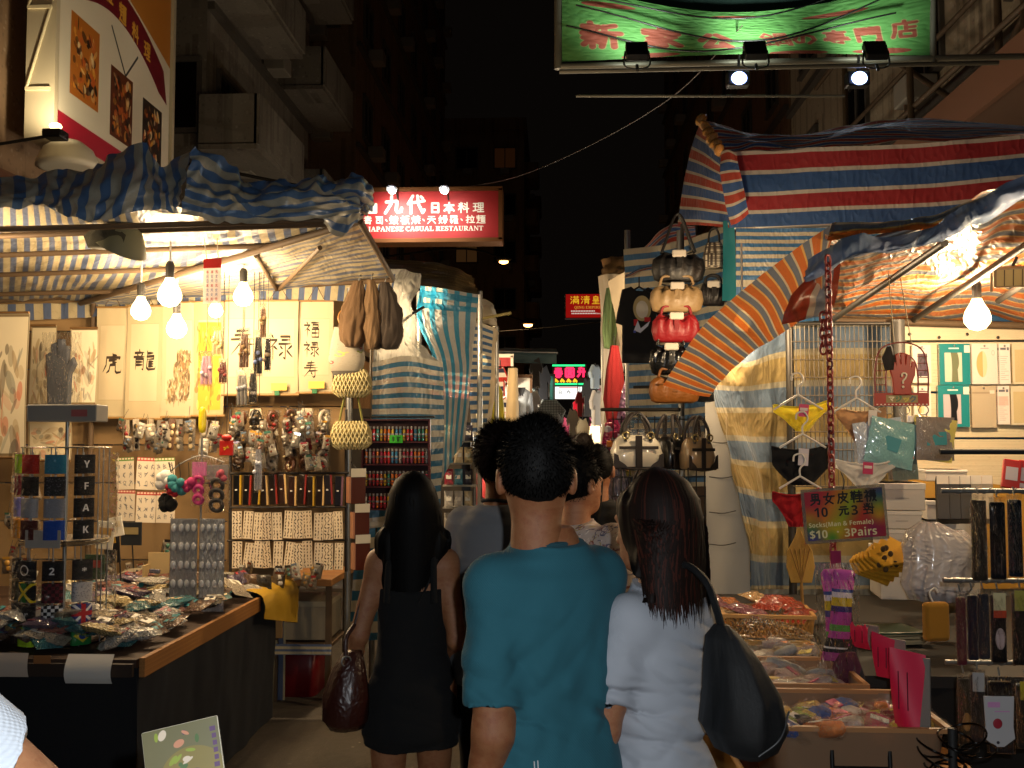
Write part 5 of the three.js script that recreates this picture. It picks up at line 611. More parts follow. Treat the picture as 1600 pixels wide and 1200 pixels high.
{ // more small stock hung between the rows: key charms, tags and loops on strings
  const charm = [0x8a1a1a, 0xd8d0c0, 0x2a2420, 0xb98a3a, 0x5a6a7a, 0xc9b9a0, 0x6a3a22, 0x3f6a5a].map((c) => mat(c, .25, GLOSS)), film = [0xd8ccb8, 0xb9a890, 0x8a7a68, 0xe8e0d0].map((c) => mat(c, .14, { ...GLOSS, bumpMap: CREASE, bumpScale: .02 }));
  const zones = [[356, 522, 640, 712, 6.02, 44, 'glittering charm packet crowding the bracelet wall', 'charm packets over the bracelet wall'], [186, 345, 652, 690, 6.04, 20, 'tiny charm packet hung among the narrow packets under the left scrolls', 'tiny charms under the left scrolls'], [150, 300, 842, 892, 5.75, 16, 'small packet standing in the clutter behind the packet heap', 'small packets behind the packet heap'], [365, 535, 878, 900, 5.98, 14, 'small packet lying on the ledge under the printed strips', 'small packets under the printed strips'], [0, 60, 740, 900, 5.6, 14, 'dim packet hung at the left border behind the wristband stand', 'dim packets at the left border']];
  for (const [x0, x1, y0, y1, d, n, lab, grp] of zones) for (let i = 0; i < n; i++) {
    const p = at(rnd(x0, x1), rnd(y0, y1), d + rnd(-.04, .05)), o = thing('charm_packet', lab, 'packet', p, rnd(-.5, .5), grp), h = rnd(.06, .1), w = h * rnd(.5, .8); o.rotation.z = rnd(-.3, .3);
    part('wrapper', packet(w, h, .03, i).translate(0, -h, 0), pick(film), o); part('charm', M([sphere(w * .24, 0, -h * .35, .012, 1, 1, .6, 7), sphere(w * .2, rnd(-.01, .01), -h * .68, .012, 1.2, 1, .6, 7)]), pick(charm), o); part('tag', box(w * .7, h * .16, .002, 0, -h * .06, .012), pick(charm), o);
    if (y0 < 800) part('string', rod(V(0, 0, 0), V(rnd(-.01, .01), rnd(.04, .09), -.03), .0016, 4), WIRE, o);
  }
}
// ================================================================ RIGHT STALL
const OR = [['#c86a2a', 4], ['#d9a75c', 1], ['#6d7480', 3], ['#cdbb9a', 1]], ORANGE = (sc, ac) => stripes(OR.map(([c, k]) => [c, k * 0.01]), 256, sc, ac);
const T_OR_CEIL = tarp(ORANGE(1.5, true), 0.3, { bumpScale: 0.004 }), T_OR_FLAP = tarp(ORANGE(0.85, false), 0.35, { bumpScale: 0.002, roughness: 0.9 }), T_BLUEGREY = tarp(stripes([['#78839a', 3], ['#858e9c', 2], ['#6c7a90', 3]].map(([c, k]) => [c, k * 0.03])), 0.1, { bumpScale: 0.004 });
const T_YB = tarp(stripes([['#7f6c3e', 6], ['#8a8166', 1.5], ['#4c5d70', 5], ['#827d6c', 1.5]].map(([c, k]) => [c, k * 0.022]), 256, 1, true), 0.15, { bumpScale: 0.003, roughness: 0.75 });
const T_RWB = tarp(stripes([['#284a7c', 5], ['#a9a49a', 1.2], ['#861c22', 4.4], ['#a9a49a', 1.2]].map(([c, k]) => [c, k * 0.0205]), 256, 1, true), 0.12, { bumpScale: 0.003, roughness: 0.7 });
const T_RWBS = tarp(stripes([['#2c4f86', 4], ['#b0a898', 1.2], ['#983220', 3.6], ['#b0a898', 1.2]].map(([c, k]) => [c, k * 0.0135]), 256, 1, true), 0.2, { bumpScale: 0.003, roughness: 0.75 });
const T_BW2 = tarp(stripes([['#3f6d9a', 4], ['#b9b09a', 4]].map(([c, k]) => [c, k * 0.0105]), 256, 1, true), 0.15, { bumpScale: 0.003 });
const WHITEBOARD = tmat(canvasTex(512, 256, (x, w, h) => { x.fillStyle = '#cdbf9f'; x.fillRect(0, 0, w, h); for (let i = 0; i < 200; i++) { x.fillStyle = `rgba(${rnd() < 0.6 ? '120,90,50' : '245,235,215'},${rnd(0.03, 0.12)})`; x.fillRect(rnd(-50, w), rnd(0, h), rnd(60, 300), rnd(1, 4)); } grain(x, w, h, 2000, 0.12); }, 0.6, 1.2), 0.6);
{
  const s = thing('market_stall', 'right market stall with an orange striped roof and yellow blue side sheet', 'market stall', V(1.7, 0, -4.5)), L = (g) => g.translate(-1.7, 0, 4.5), P = (n, g, m) => part(n, L(Array.isArray(g) ? M(g) : g), m, s);
  P('roof_sheet', drape([[at(1290, 372, 3.7), at(1400, 350, 3.7), at(1500, 316, 3.7), at(1640, 272, 3.7), at(1780, 270, 3.7)], [at(1300, 440, 4.6), at(1420, 428, 4.65), at(1520, 418, 4.6), at(1640, 402, 4.65), at(1780, 398, 4.6)], [at(1296, 498, 5.7), at(1420, 496, 5.7), at(1520, 500, 5.7), at(1640, 494, 5.7), at(1780, 494, 5.7)]], 60, 40, { wr: 0.05, fu: 1.6, fv: 0.8, seed: 6, kinks: 0.004 }), T_OR_CEIL);
  P('front_roll', drape([[at(1262, 405, 3.66), at(1330, 372, 3.62), at(1430, 362, 3.6), at(1485, 338, 3.58), at(1540, 304, 3.55), at(1660, 246, 3.5)], [at(1258, 440, 3.6), at(1330, 402, 3.55), at(1420, 388, 3.55), at(1490, 362, 3.52), at(1548, 332, 3.5), at(1660, 282, 3.46)], [at(1270, 408, 3.72), at(1340, 392, 3.68), at(1430, 376, 3.68), at(1492, 356, 3.62), at(1550, 330, 3.6), at(1660, 276, 3.55)]], 50, 16, { wr: 0.012, fu: 4, fv: 6, seed: 8, kinks: 0.008 }), T_BLUEGREY);
  P('front_roll', drape([[at(1300, 350, 3.8), at(1400, 346, 3.75), at(1490, 322, 3.7), at(1640, 258, 3.62)], [at(1292, 374, 3.68), at(1400, 362, 3.66), at(1490, 346, 3.6), at(1640, 272, 3.55)]], 40, 6, { wr: 0.012, fu: 3, fv: 3 }), T_OR_CEIL);
  P('hanging_flap', drape([[at(1036, 602, 4.62), at(1062, 560, 4.55), at(1100, 508, 4.45), at(1150, 462, 4.3), at(1220, 408, 4.05), at(1304, 346, 3.8)], [at(1070, 612, 4.6), at(1094, 575, 4.52), at(1132, 532, 4.42), at(1184, 490, 4.26), at(1240, 444, 4.02), at(1296, 390, 3.78)], [at(1108, 618, 4.62), at(1126, 596, 4.55), at(1166, 556, 4.46), at(1210, 528, 4.3), at(1258, 494, 4.06), at(1292, 438, 3.8)]].map((r) => r), 70, 20, { wr: 0.008, fu: 2, fv: 2, seed: 14, kinks: 0.004 }), T_OR_FLAP);
  P('torn_corner', drape([[at(1262, 432, 3.9), at(1285, 412, 3.86), at(1311, 406, 3.8)], [at(1230, 472, 4.0), at(1268, 470, 3.9), at(1308, 466, 3.82)], [at(1222, 506, 4.05), at(1262, 500, 4.0), at(1296, 490, 3.9)]], 16, 16, { wr: 0.016, fu: 6, fv: 5, seed: 5 }), tarp(stripes([['#a8442a', 3], ['#c9b8a2', 1], ['#8a8d96', 1.6]].map(([c, k]) => [c, k * 0.03])), 0.25));
  P('side_sheet', drape([[at(1118, 520, 5.2), at(1150, 535, 5.5), at(1235, 505, 5.75), at(1400, 500, 5.85)], [at(1120, 640, 5.3), at(1165, 640, 5.55), at(1235, 640, 5.78), at(1400, 640, 5.85)], [at(1155, 760, 5.45), at(1182, 770, 5.55), at(1235, 770, 5.78), at(1400, 770, 5.85)], [at(1172, 920, 5.5), at(1190, 920, 5.56), at(1240, 920, 5.78), at(1400, 920, 5.85)]], 50, 50, { wr: 0.03, fu: 2.2, fv: 1.2, seed: 22, kinks: 0.012 }), T_YB);
  for (const [a, b, c, d, e, f] of [[1300, 500, 5.6, 1476, 380, 3.85], [1428, 500, 5.6, 1620, 372, 3.95], [1560, 470, 5.2, 1640, 418, 4.2]]) P('roof_bar', rod(at(a, b, c), at(d, e, f), 0.016), DARKSTEEL); P('roof_bar', rod(at(1290, 500, 5.62), at(1700, 512, 5.62), 0.02), RUSTBAR); P('roof_bar', rod(at(1290, 398, 3.74), at(1660, 286, 3.62), 0.014), STEEL);
  for (const [px, d, m] of [[1233, 5.62, DARKSTEEL], [1403, 5.55, mat(0x54524e, 0.5)], [1660, 5.6, DARKSTEEL]]) { const q = at(px, 500, d); P('upright_pole', rod(V(q.x, 0, q.z), V(q.x, q.y, q.z), px === 1403 ? 0.036 : 0.022), m); }
  { const q = at(1700, 300, 3.7); P('upright_pole', rod(V(q.x, 0, q.z), V(q.x, q.y, q.z), 0.022), DARKSTEEL); }
  const a = at(1410, 506, 5.68), b = at(1760, 742, 5.68); [[506, 532], [534, 612], [614, 684], [686, 760]].forEach(([p, q], i) => { const y0 = at(1500, q, 5.68).y, y1 = at(1500, p, 5.68).y; P('wall_board', rbox(b.x - a.x, y1 - y0 - 0.004, 0.025, 0.004, (a.x + b.x) / 2, (y0 + y1) / 2, -5.7 + (i === 0 ? 0.015 : 0)), WHITEBOARD); });
  P('board_screw', M([1422, 1468, 1512, 1560].map((px, i) => sphere(0.009, at(px, 522 + (i % 2) * 5, 5.66).x, at(px, 522 + (i % 2) * 5, 5.66).y, -5.665, 1, 1, 0.5, 8))), DARKSTEEL);
  P('lower_panel', drape([[at(1400, 735, 5.6), at(1520, 752, 5.6), at(1760, 782, 5.6)], [at(1400, 920, 5.6), at(1760, 920, 5.6)]], 10, 6, { wr: 0.004 }), mat(0xa27a2c, 0.7)); P('back_sheet', drape([[V(1.1, 2.4, -5.95), V(3.4, 2.4, -5.95)], [V(1.1, 0, -5.95), V(3.4, 0, -5.95)]], 10, 8, { wr: 0.02 }), T_BW2); P('side_sheet', drape([[V(3.2, 2.5, -5.9), V(3.2, 2.5, -3.2)], [V(3.2, 0, -5.9), V(3.2, 0, -3.2)]], 16, 10, { wr: 0.03 }), T_BW2);
  // wire grid panel
  const g0 = at(1236, 506, 5.5), g1 = at(1396, 760, 5.5), bars = []; for (let i = 0; i <= 22; i++) bars.push(rod(V(lerp(g0.x, g1.x, i / 22), g0.y, -5.5), V(lerp(g0.x, g1.x, i / 22), g1.y, -5.5), 0.0028, 5)); for (let i = 0; i <= 9; i++) bars.push(rod(V(g0.x, lerp(g0.y, g1.y, i / 9), -5.494), V(g1.x, lerp(g0.y, g1.y, i / 9), -5.494), 0.0034, 5)); P('wire_grid', bars, mat(0x4c4438, 0.5));
  P('grid_bar', rod(V(g0.x, g0.y, -5.5), V(g1.x, g0.y, -5.5), 0.01), DARKSTEEL);
}
bulb('single bulb on a dark cord under the orange roof of the right stall', 1527, 497, 4.8, 368, 0.06, 4);
bulb('bulb under the front of the right roof just outside the right edge of the picture', 1690, 400, 3.3, 300, 0.05, 1.5);
{ const p = at(1582, 432, 4.5), f = thing('work_lamp', 'unlit square work lamp clamped under the orange roof at the right edge', 'lamp', p, -0.3); part('housing', M([put(rbox(0.15, 0.09, 0.05, 0.008), 0, 0, 0, 0.3), put(box(0.01, 0.12, 0.01, -0.085, 0, 0.02), 0, 0, 0, 0.3)]), mat(0x8a7350, 0.5), f); part('front_glass', put(box(0.13, 0.07, 0.004, 0, 0, 0.028), 0, 0, 0, 0.3), mat(0xb9a26e, 0.2), f); part('louvre', M([-1, 0, 1].map((k) => put(box(0.004, 0.07, 0.006, k * 0.035, 0, 0.032), 0, 0, 0, 0.3))), RUSTBAR, f); part('bracket', rod(V(0, 0.04, 0), V(0.02, at(1582, 402, 4.5).y - p.y, 0), 0.007), DARKSTEEL, f); }
// ---------------------------------------------------------------- red plastic chain
const CHAINX = at(1297, 600, 3.55).x;
{
  const d = 3.55, y1 = at(1297, 398, d).y, y0 = at(1297, 890, d).y, c = thing('plastic_chain', 'long red plastic chain hanging from the roof edge of the right stall', 'chain', V(CHAINX, y1, -d)), red = mat(0x8e1f12, 0.4, GLOSS), linkS = new THREE.CapsuleGeometry(1, 1, 2, 8), lk = new THREE.TubeGeometry(new THREE.CatmullRomCurve3([[-1, -.6], [-1, .6], [-.7, 1.5], [0, 1.8], [.7, 1.5], [1, .6], [1, -.6], [.7, -1.5], [0, -1.8], [-.7, -1.5]].map(([x, y]) => V(x * .0105, y * .0105, 0)), true), 20, .0042, 6, true), n = Math.floor((y1 - y0) / .0275);
  for (let i = 0; i < n; i++) { const m = part('link', lk, i % 9 === 4 ? mat(0x5a1c2a, 0.3, GLOSS) : red, c); m.position.set(0, -.02 - i * .0275, 0); m.rotation.y = (i % 2) * PI / 2 + .5; }
  const c2 = thing('plastic_chain', 'short doubled red chain end beside the long red chain', 'chain', V(at(1287, 490, d).x, at(1287, 486, d).y, -d - .01)); for (let i = 0; i < 5; i++) { const m = part('link', lk, red, c2); m.position.set(0, -.02 - i * .0275, 0); m.rotation.y = (i % 2) * PI / 2 + .2; } part('wire_tie', rod(V(0, -.01, 0), V(.022, .03, .01), .002, 5), WIRE, c2);
}
// ---------------------------------------------------------------- underwear on hangers
function hanger(px, py, d, w, lab) { const p = at(px, py, d), o = thing('hanger', lab, 'hanger', p), wh = mat(0xd8d2c6, 0.4); part('bar', M([rod(V(0, 0, 0), V(-w / 2, -w * .3, 0), .0045), rod(V(0, 0, 0), V(w / 2, -w * .3, 0), .0045)]), wh, o); part('hook', tube([V(0, 0, 0), V(0, .03, 0), V(.022, .06, 0), V(.008, .09, 0), V(-.022, .084, 0), V(-.026, .06, 0)], .004, 20), wh, o); return o; }
function briefs(px0, px1, py0, py1, d, c, lab, o = {}) { // waistband from left to right, crotch at the bottom
  const a = at(px0, py0, d), b = at(px1, py0 + (o.tilt ?? 0), d), h = a.y - at(px0, py1, d).y, w = b.x - a.x, t = thing('briefs', lab, 'underwear', V((a.x + b.x) / 2, (a.y + b.y) / 2, -d), 0), rings = [], dy = b.y - a.y;
  const f = (sg) => (u, v) => { const x = (u - .5) * 2, leg = 1 - (1 - (o.crotch ?? .22)) * Math.min(1, Math.max(0, (v - (o.side ?? .3)) / (1 - (o.side ?? .3)))) ** (o.pow ?? .75), ww = w / 2 * leg; return V(x * ww, -v * h + dy * .5 * x * (1 - v) - .02 * (1 - x * x) * (1 - v), sg * (.02 * (1 - x * x) * (1 - v * .6) + .002) + .012 * n3(x * 2.3, v * 3, px0 + sg)); };
  part('fabric', M([sheet(f(1), 18, 14, w, h), sheet(f(-1), 18, 14, w, h)]), cloth(c, o.thin ? { transmission: .4 } : {}), t); part('waistband', tube([-1, -.5, 0, .5, 1].map((x) => f(1)(x * .5 + .5, .015)), .0045, 16, 6), cloth(o.band ?? c), t);
  if (o.tag) { part('paper_label', put(box(w * .17, h * .42, .003), (o.tagX ?? 0) * w, -h * .3, .035, 0, 0, -.08), mat(o.tag, .5), t); part('label_print', put(box(w * .13, h * .1, .002), (o.tagX ?? 0) * w, -h * .26, .038, 0, 0, -.08), mat(0xd8c8c0, .5), t); } return t;
}
hanger(1247, 617, 4.3, .2, 'white hanger carrying the yellow briefs'); hanger(1338, 622, 4.35, .2, 'white hanger carrying the beige briefs behind the red chain'); hanger(1254, 678, 4.28, .19, 'white hanger carrying the black briefs'); hanger(1250, 744, 4.26, .17, 'white hanger carrying the red briefs');
briefs(1208, 1297, 632, 678, 4.32, 0xf0de3a, 'bright yellow briefs with pink label on the upper left hanger', { tilt: -8, tag: 0xc8406a, thin: 1 }); briefs(1206, 1298, 697, 760, 4.3, 0x0c0b0d, 'black briefs with small portrait label below the yellow ones', { tilt: -4, tag: 0xc9c0c4, crotch: .35, side: .45, pow: 1.2 }); briefs(1306, 1384, 636, 694, 4.38, 0xb08a62, 'beige briefs with a brown crescent print beside the red chain', { tag: 0xd8cfc4, tagX: .18, thin: 1 }); briefs(1306, 1398, 718, 762, 4.34, 0xdcd8d0, 'white briefs with pink label just above the price placard', { tag: 0xb8305a, crotch: .3, thin: 1 }); briefs(1207, 1280, 768, 826, 4.2, 0xa80e18, 'bright red briefs left of the price placard', { crotch: .3, tilt: -6, tag: 0xd8cfc0, tagX: .38 });
// ---------------------------------------------------------------- red magic hand wire display
{
  const d = 4.4, u = d / FOCAL, o = at(1407, 618, d), t = thing('magic_glove_display', 'red wire display with a red question mark hand and Japanese lettering', 'display', o, -.08), red = mat(0x8a2418, .45), X = (px) => (px - 1407) * u, Y = (py) => at(1407, py, d).y - o.y;
  const tx = canvasTex(256, 64, (x, w, h) => { x.fillStyle = '#9a2a1a'; x.fillRect(0, 0, w, h); x.fillStyle = '#8d7a4a'; x.fillRect(54, 10, 150, 40); ['マ', 'ジ', 'ッ', 'ク'].forEach((g, i) => brush(x, g, 64 + i * 34, 14, 32, 5.5, ['#d8d0b0', '#2e6a4a', '#c8b83a', '#3a5a6a'][i])); x.fillStyle = '#e8e0d0'; for (let i = 0; i < 14; i++) x.fillRect(8 + i * 18, 56, 8, 5); });
  part('sign_board', M([box(81 * u, 20 * u, .014, X(1408), Y(624), 0)]), red, t); part('board_print', new THREE.PlaneGeometry(80 * u, 19 * u).translate(X(1408), Y(624), .0085), tmat(tx, .5), t);
  const arch = (x0, x1, y0, yt) => tube([V(X(x0), Y(y0), 0), V(X(x0), Y((y0 + yt) / 2), 0), V(X(x0 + (x1 - x0) * .12), Y(yt + 10), 0), V(X((x0 + x1) / 2), Y(yt), 0), V(X(x1 - (x1 - x0) * .12), Y(yt + 10), 0), V(X(x1), Y((y0 + yt) / 2), 0), V(X(x1), Y(y0), 0)], .0035, 40);
  part('wire_arch', M([arch(1370, 1448, 616, 535), arch(1386, 1433, 616, 552), ...[0, 1, 2, 3, 4, 5].flatMap((i) => [rod(V(X(1370), Y(612 - i * 11), 0), V(X(1386), Y(612 - i * 11), 0), .002, 5), rod(V(X(1433), Y(612 - i * 11), 0), V(X(1448), Y(612 - i * 11), 0), .002, 5)])]), mat(0x7a2a2a, .4), t);
  const hand = [[1397, 616], [1395, 590], [1391, 575], [1393, 560], [1399, 568], [1401, 574], [1400, 556], [1404, 553], [1406, 570], [1408, 570], [1408, 553], [1413, 553], [1413, 570], [1415, 571], [1416, 556], [1420, 556], [1420, 573], [1423, 576], [1424, 566], [1428, 567], [1427, 586], [1421, 600], [1421, 616]].map(([x, y]) => [X(x), Y(y)]);
  part('hand_shape', plate(hand, .012, .003).translate(0, 0, .004), mat(0x9c2a18, .45), t); part('question_mark', M([tube([V(X(1407), Y(589), .024), V(X(1409), Y(584), .024), V(X(1414), Y(585), .024), V(X(1413), Y(591), .024), V(X(1409), Y(596), .024), V(X(1409), Y(600), .024)], .0042, 20), sphere(.006, X(1409), Y(605), .024, 1, 1, .6, 8)]), mat(0xd8d0b8, .5), t);
  part('suspension_cord', M([rod(V(X(1399), Y(536), 0), V(X(1401), Y(418), -.1), .0022, 5), rod(V(X(1425), Y(538), 0), V(X(1418), Y(418), -.1), .0022, 5)]), mat(0x8b7a52, .7), t); part('knot', loft([{ y: -.05, w: .018, d: .014 }, { y: 0, w: .03, d: .02 }, { y: .05, w: .012, d: .012 }], 12, { jig: .35 }).translate(X(1390), Y(560), .014), mat(0x1d1916, .8), t);
  part('hook', M([1378, 1412, 1440].map((px) => put(new THREE.TorusGeometry(.02, .0025, 6, 16), X(px), Y(641), .006))), STEEL, t);
  const film = (px, py, w, h, lab, cs) => { const q = at(px, py, d - .02), g = thing('hosiery_bundle', lab, 'packets', q, rnd(-.2, .2)); cs.forEach((c, i) => { part('packet', put(packet(w, h, .03, i), (i - 1) * .012, -h, i * .022, 0, rnd(-.2, .2), rnd(-.22, .22)), mat(c, .15, { ...GLOSS, bumpMap: CREASE, bumpScale: .0012 }), g); part('label', put(box(w * .5, h * .3, .002), (i - 1) * .012, -h * .5, i * .022 + .017, 0, 0, rnd(-.4, .4)), mat([0x3a4a7a, 0xb35a4a, 0x3f8c94][i % 3], .5), g); }); part('hook_wire', rod(V(0, -.01, 0), V(0, at(px, 645, d).y - q.y, 0), .0025, 5), STEEL, g); };
  film(1378, 656, .2, .19, 'bundle of clear packets with teal cards hanging under the red display at left', [0xd8cfc0, 0xb5bcc6, 0x86b5b4]); film(1412, 660, .1, .24, 'narrow dark bundle of packets hanging in the middle under the red display', [0x9a8468, 0x6f7a70]); film(1448, 652, .17, .18, 'bundle of silvery packets glaring white in the flash, right under the red display', [0xece8ec, 0xd8c86a, 0x8a8078]);
}
// ---------------------------------------------------------------- hosiery packages pinned on the white board
{
  const A = atlas(4, 2, 256, (i, x, s) => {
    const bg = ['#d6cfc4', '#1f7f84', '#d9d2c8', '#e0d9d2', '#cfc2a4', '#1f7f84', '#b5a68c', '#ddd3ca'][i]; x.fillStyle = bg; x.fillRect(0, 0, s, s);
    if (i === 0) { x.fillStyle = '#4a3648'; x.fillRect(70, 60, 130, 150); x.fillStyle = '#2c1d24'; for (let k = 0; k < 12; k++) { x.beginPath(); x.ellipse(rnd(90, 180), rnd(80, 200), 18, 9, rnd(0, 3), 0, 7); x.fill(); } x.fillStyle = '#999'; x.fillRect(80, 24, 90, 8); }
    if (i === 1 || i === 5) { x.fillStyle = i === 1 ? '#c9c6b2' : '#bdb0b4'; x.fillRect(46, 58, 140, 176); x.fillStyle = i === 1 ? '#6d7458' : '#14161c'; x.beginPath(); x.moveTo(96, 58); x.lineTo(150, 58); x.quadraticCurveTo(176, 120, 150, 160); x.lineTo(156, 234); x.lineTo(100, 234); x.quadraticCurveTo(112, 130, 96, 58); x.fill(); x.fillStyle = '#cfe0d8'; x.fillRect(80, 28, 84, 8); x.fillStyle = '#e9e2d0'; x.fillRect(206, 14, 46, 44); }
    if (i === 2) { x.fillStyle = '#c9a86a'; x.beginPath(); x.ellipse(110, 130, 62, 80, 0, PI / 2, PI * 1.5); x.fill(); x.fillStyle = '#dcc9a0'; x.beginPath(); x.ellipse(112, 130, 40, 80, 0, -PI / 2, PI / 2); x.fill(); x.fillStyle = '#c9a0a0'; x.fillRect(90, 30, 80, 6); x.beginPath(); x.arc(212, 60, 14, 0, 7); x.stroke(); }
    if (i === 3 || i === 7) { x.fillStyle = '#6a6a72'; x.fillRect(30, 28, 130, 14); x.fillRect(180, 26, 50, 18); x.fillStyle = '#d8b8ac'; if (i === 7) x.fillRect(20, 70, 210, 60); x.fillStyle = 'rgba(120,110,110,.35)'; for (let k = 0; k < 12; k++) x.fillRect(30, 80 + k * 13, rnd(90, 190), 4); }
    if (i === 4) { x.fillStyle = '#c4b184'; x.fillRect(20, 40, 160, 200); } if (i === 6) { x.fillStyle = 'rgba(140,125,100,.6)'; x.fillRect(10, 40, 230, 10); x.fillStyle = '#d8d0c0'; x.fillRect(190, 30, 50, 20); } grain(x, s, s, 500, .1);
  }, .3, GLOSS);
  [[1426, 1456, 539, 598, 0, 'pale hosiery package with a dark window, left of the teal boxes'], [1468, 1517, 537, 601, 1, 'upper teal hosiery package with a grey green leg'], [1518, 1560, 537, 600, 2, 'white hosiery package with a tan half oval'], [1561, 1580, 537, 600, 3, 'upper slim white package with grey print'], [1582, 1640, 537, 600, 4, 'tan package at the right edge of the upper row'], [1466, 1516, 602, 667, 5, 'lower teal hosiery package with a black leg'], [1518, 1558, 603, 668, 6, 'plain brownish package below the tan half oval'], [1559, 1579, 603, 663, 7, 'lower slim white package with a pink band'], [1580, 1640, 603, 664, 4, 'tan package at the right edge of the lower row'], [1428, 1456, 604, 660, 2, 'pale package low on the board behind the silvery bundle']].forEach(([a, b, c, d, k, lab], i) => { const z = 5.64, p = at(a, c, z), q = at(b, d, z), o = thing('hosiery_package', lab, 'package', V((p.x + q.x) / 2, q.y, -5.655), rnd(-.04, .04)); part('carton', A.geo(k, q.x - p.x, p.y - q.y, .022).translate(0, (p.y - q.y) / 2, 0), A.mat, o); part('pin', sphere(.006, 0, (p.y - q.y) - .012, .014, 1, 1, .5, 6), STEEL, o); });
}
// ---------------------------------------------------------------- rainbow price placard
{
  const d = 3.42, a = at(1256, 770, d), b = at(1379, 845, d), w = b.x - a.x, h = .158, o = thing('price_placard', 'rainbow price placard offering socks at three pairs for ten dollars', 'price sign', V((a.x + b.x) / 2, (a.y + b.y) / 2 + .01, -d + .02)); o.rotation.z = .075;
  const t = canvasTex(640, 400, (x, W, H) => {
    const g = x.createLinearGradient(0, 0, W, H); ['#a3162c', '#b5202a', '#c97a1e', '#8a9a1e', '#b5361e', '#8a1f4a', '#a01c2e'].forEach((c, i) => g.addColorStop(i / 6, c)); x.fillStyle = g; x.fillRect(0, 0, W, H);
    const blob = (cx, cy, r, c) => { const q = x.createRadialGradient(cx, cy, 0, cx, cy, r); q.addColorStop(0, c); q.addColorStop(1, c.replace(/[\d.]+\)$/, '0)')); x.fillStyle = q; x.fillRect(0, 0, W, H); }; blob(610, 60, 170, 'rgba(20,70,110,1)'); blob(600, 150, 120, 'rgba(120,150,40,.9)'); blob(600, 220, 110, 'rgba(200,150,20,.9)'); blob(20, 320, 150, 'rgba(60,130,50,1)'); blob(40, 400, 120, 'rgba(40,40,130,1)'); blob(250, 330, 130, 'rgba(200,170,20,.9)'); blob(20, 210, 110, 'rgba(200,150,20,.8)'); blob(200, 390, 70, 'rgba(60,130,40,.9)');
    const K = '#0d0b0a'; ['男', '女', '皮', '鞋', '襪'].forEach((ch, i) => brush(x, ch, 40 + i * 112, 14, 98, 13, K)); x.font = 'bold 108px sans-serif'; x.fillStyle = K; x.fillText('10', 66, 210); brush(x, '元', 270, 128, 84, 13, K); x.fillText('3', 372, 210); brush(x, '對', 468, 122, 94, 10, K);
    x.fillStyle = '#e8d9a0'; x.font = 'bold 52px sans-serif'; x.fillText('Socks(Man & Female)', 14, 292, 612); x.font = 'bold 92px sans-serif'; x.fillText('$10', 14, 384); x.fillText('3Pairs', 300, 384, 330); x.fillText('·', 236, 372);
  });
  part('laminate', rbox(w + .02, h + .02, .003, .001), mat(0xc9c4b8, .1, { transmission: .8, ...GLOSS }), o); part('printed_card', box(w, h, .004, 0, 0, .001), tmat(t, .4, GLOSS), o); part('tie', tube([V(0, h / 2, .004), V(.005, h / 2 + .03, .012), V(0, h / 2 + .06, 0)], .002), WIRE, o);
  // socks packet at the end of the chain
  const q = at(1306, 884, 3.5), u = 3.5 / FOCAL, s = thing('socks_packet', 'long clear packet of pink striped socks at the end of the red chain', 'socks', q, .1);
  const st = canvasTex(64, 512, (x, W, H) => { [['#b04a9a', 130], ['#c8559f', 40], ['#3a4a8a', 14], ['#d8c9d0', 22], ['#c9a824', 24], ['#3a2a6a', 16], ['#a83a8a', 36], ['#4a8a3a', 18], ['#a83a8a', 40], ['#17171a', 60], ['#c9c9cc', 12], ['#17171a', 30], ['#9a3a7a', 70]].reduce((y, [c, k]) => { x.fillStyle = c; x.fillRect(0, y, W, k + 1); return y + k; }, 0); grain(x, W, H, 700, .15); });
  const so = (dx, z, rz, len, m, tw) => part('sock', put(loft([{ y: -len, w: .028, d: .012, x: .03 * tw }, { y: -len * .86, w: .04, d: .02, x: .012 * tw }, { y: -len * .7, w: .036, d: .016 }, { y: -len * .3, w: .034, d: .014 }, { y: -len * .04, w: .04, d: .014 }, { y: 0, w: .03, d: .006 }], 18, { e: 2.6, jig: .05 }), dx, -.01, z, 0, 0, rz), m, s);
  so(-.012, 0, .05, .34, tmat(st, .9), 1); so(.018, .022, -.08, .3, tmat(st, .9), -1); so(.01, -.02, .1, .42, cloth(0x26222a), 1); part('lime_sock', put(loft([{ y: -.46, w: .03, d: .014, x: -.01 }, { y: -.4, w: .036, d: .016 }, { y: -.34, w: .03, d: .012 }], 14, { e: 2.6 }), .03, 0, .012), cloth(0x8a9a2a), s); part('wine_sock', put(loft([{ y: -.39, w: .026, d: .012 }, { y: -.33, w: .05, d: .016 }, { y: -.28, w: .03, d: .012 }], 14, { e: 2.6 }), .02, 0, .03), cloth(0x5a1a3a), s); part('header', M([box(.035, .06, .004, 0, .02, 0)]), mat(0x7d1f4a, .4), s); part('film', packet(.15, .47, .12, 3).translate(0, -.46, .01), CELLO, s);
}
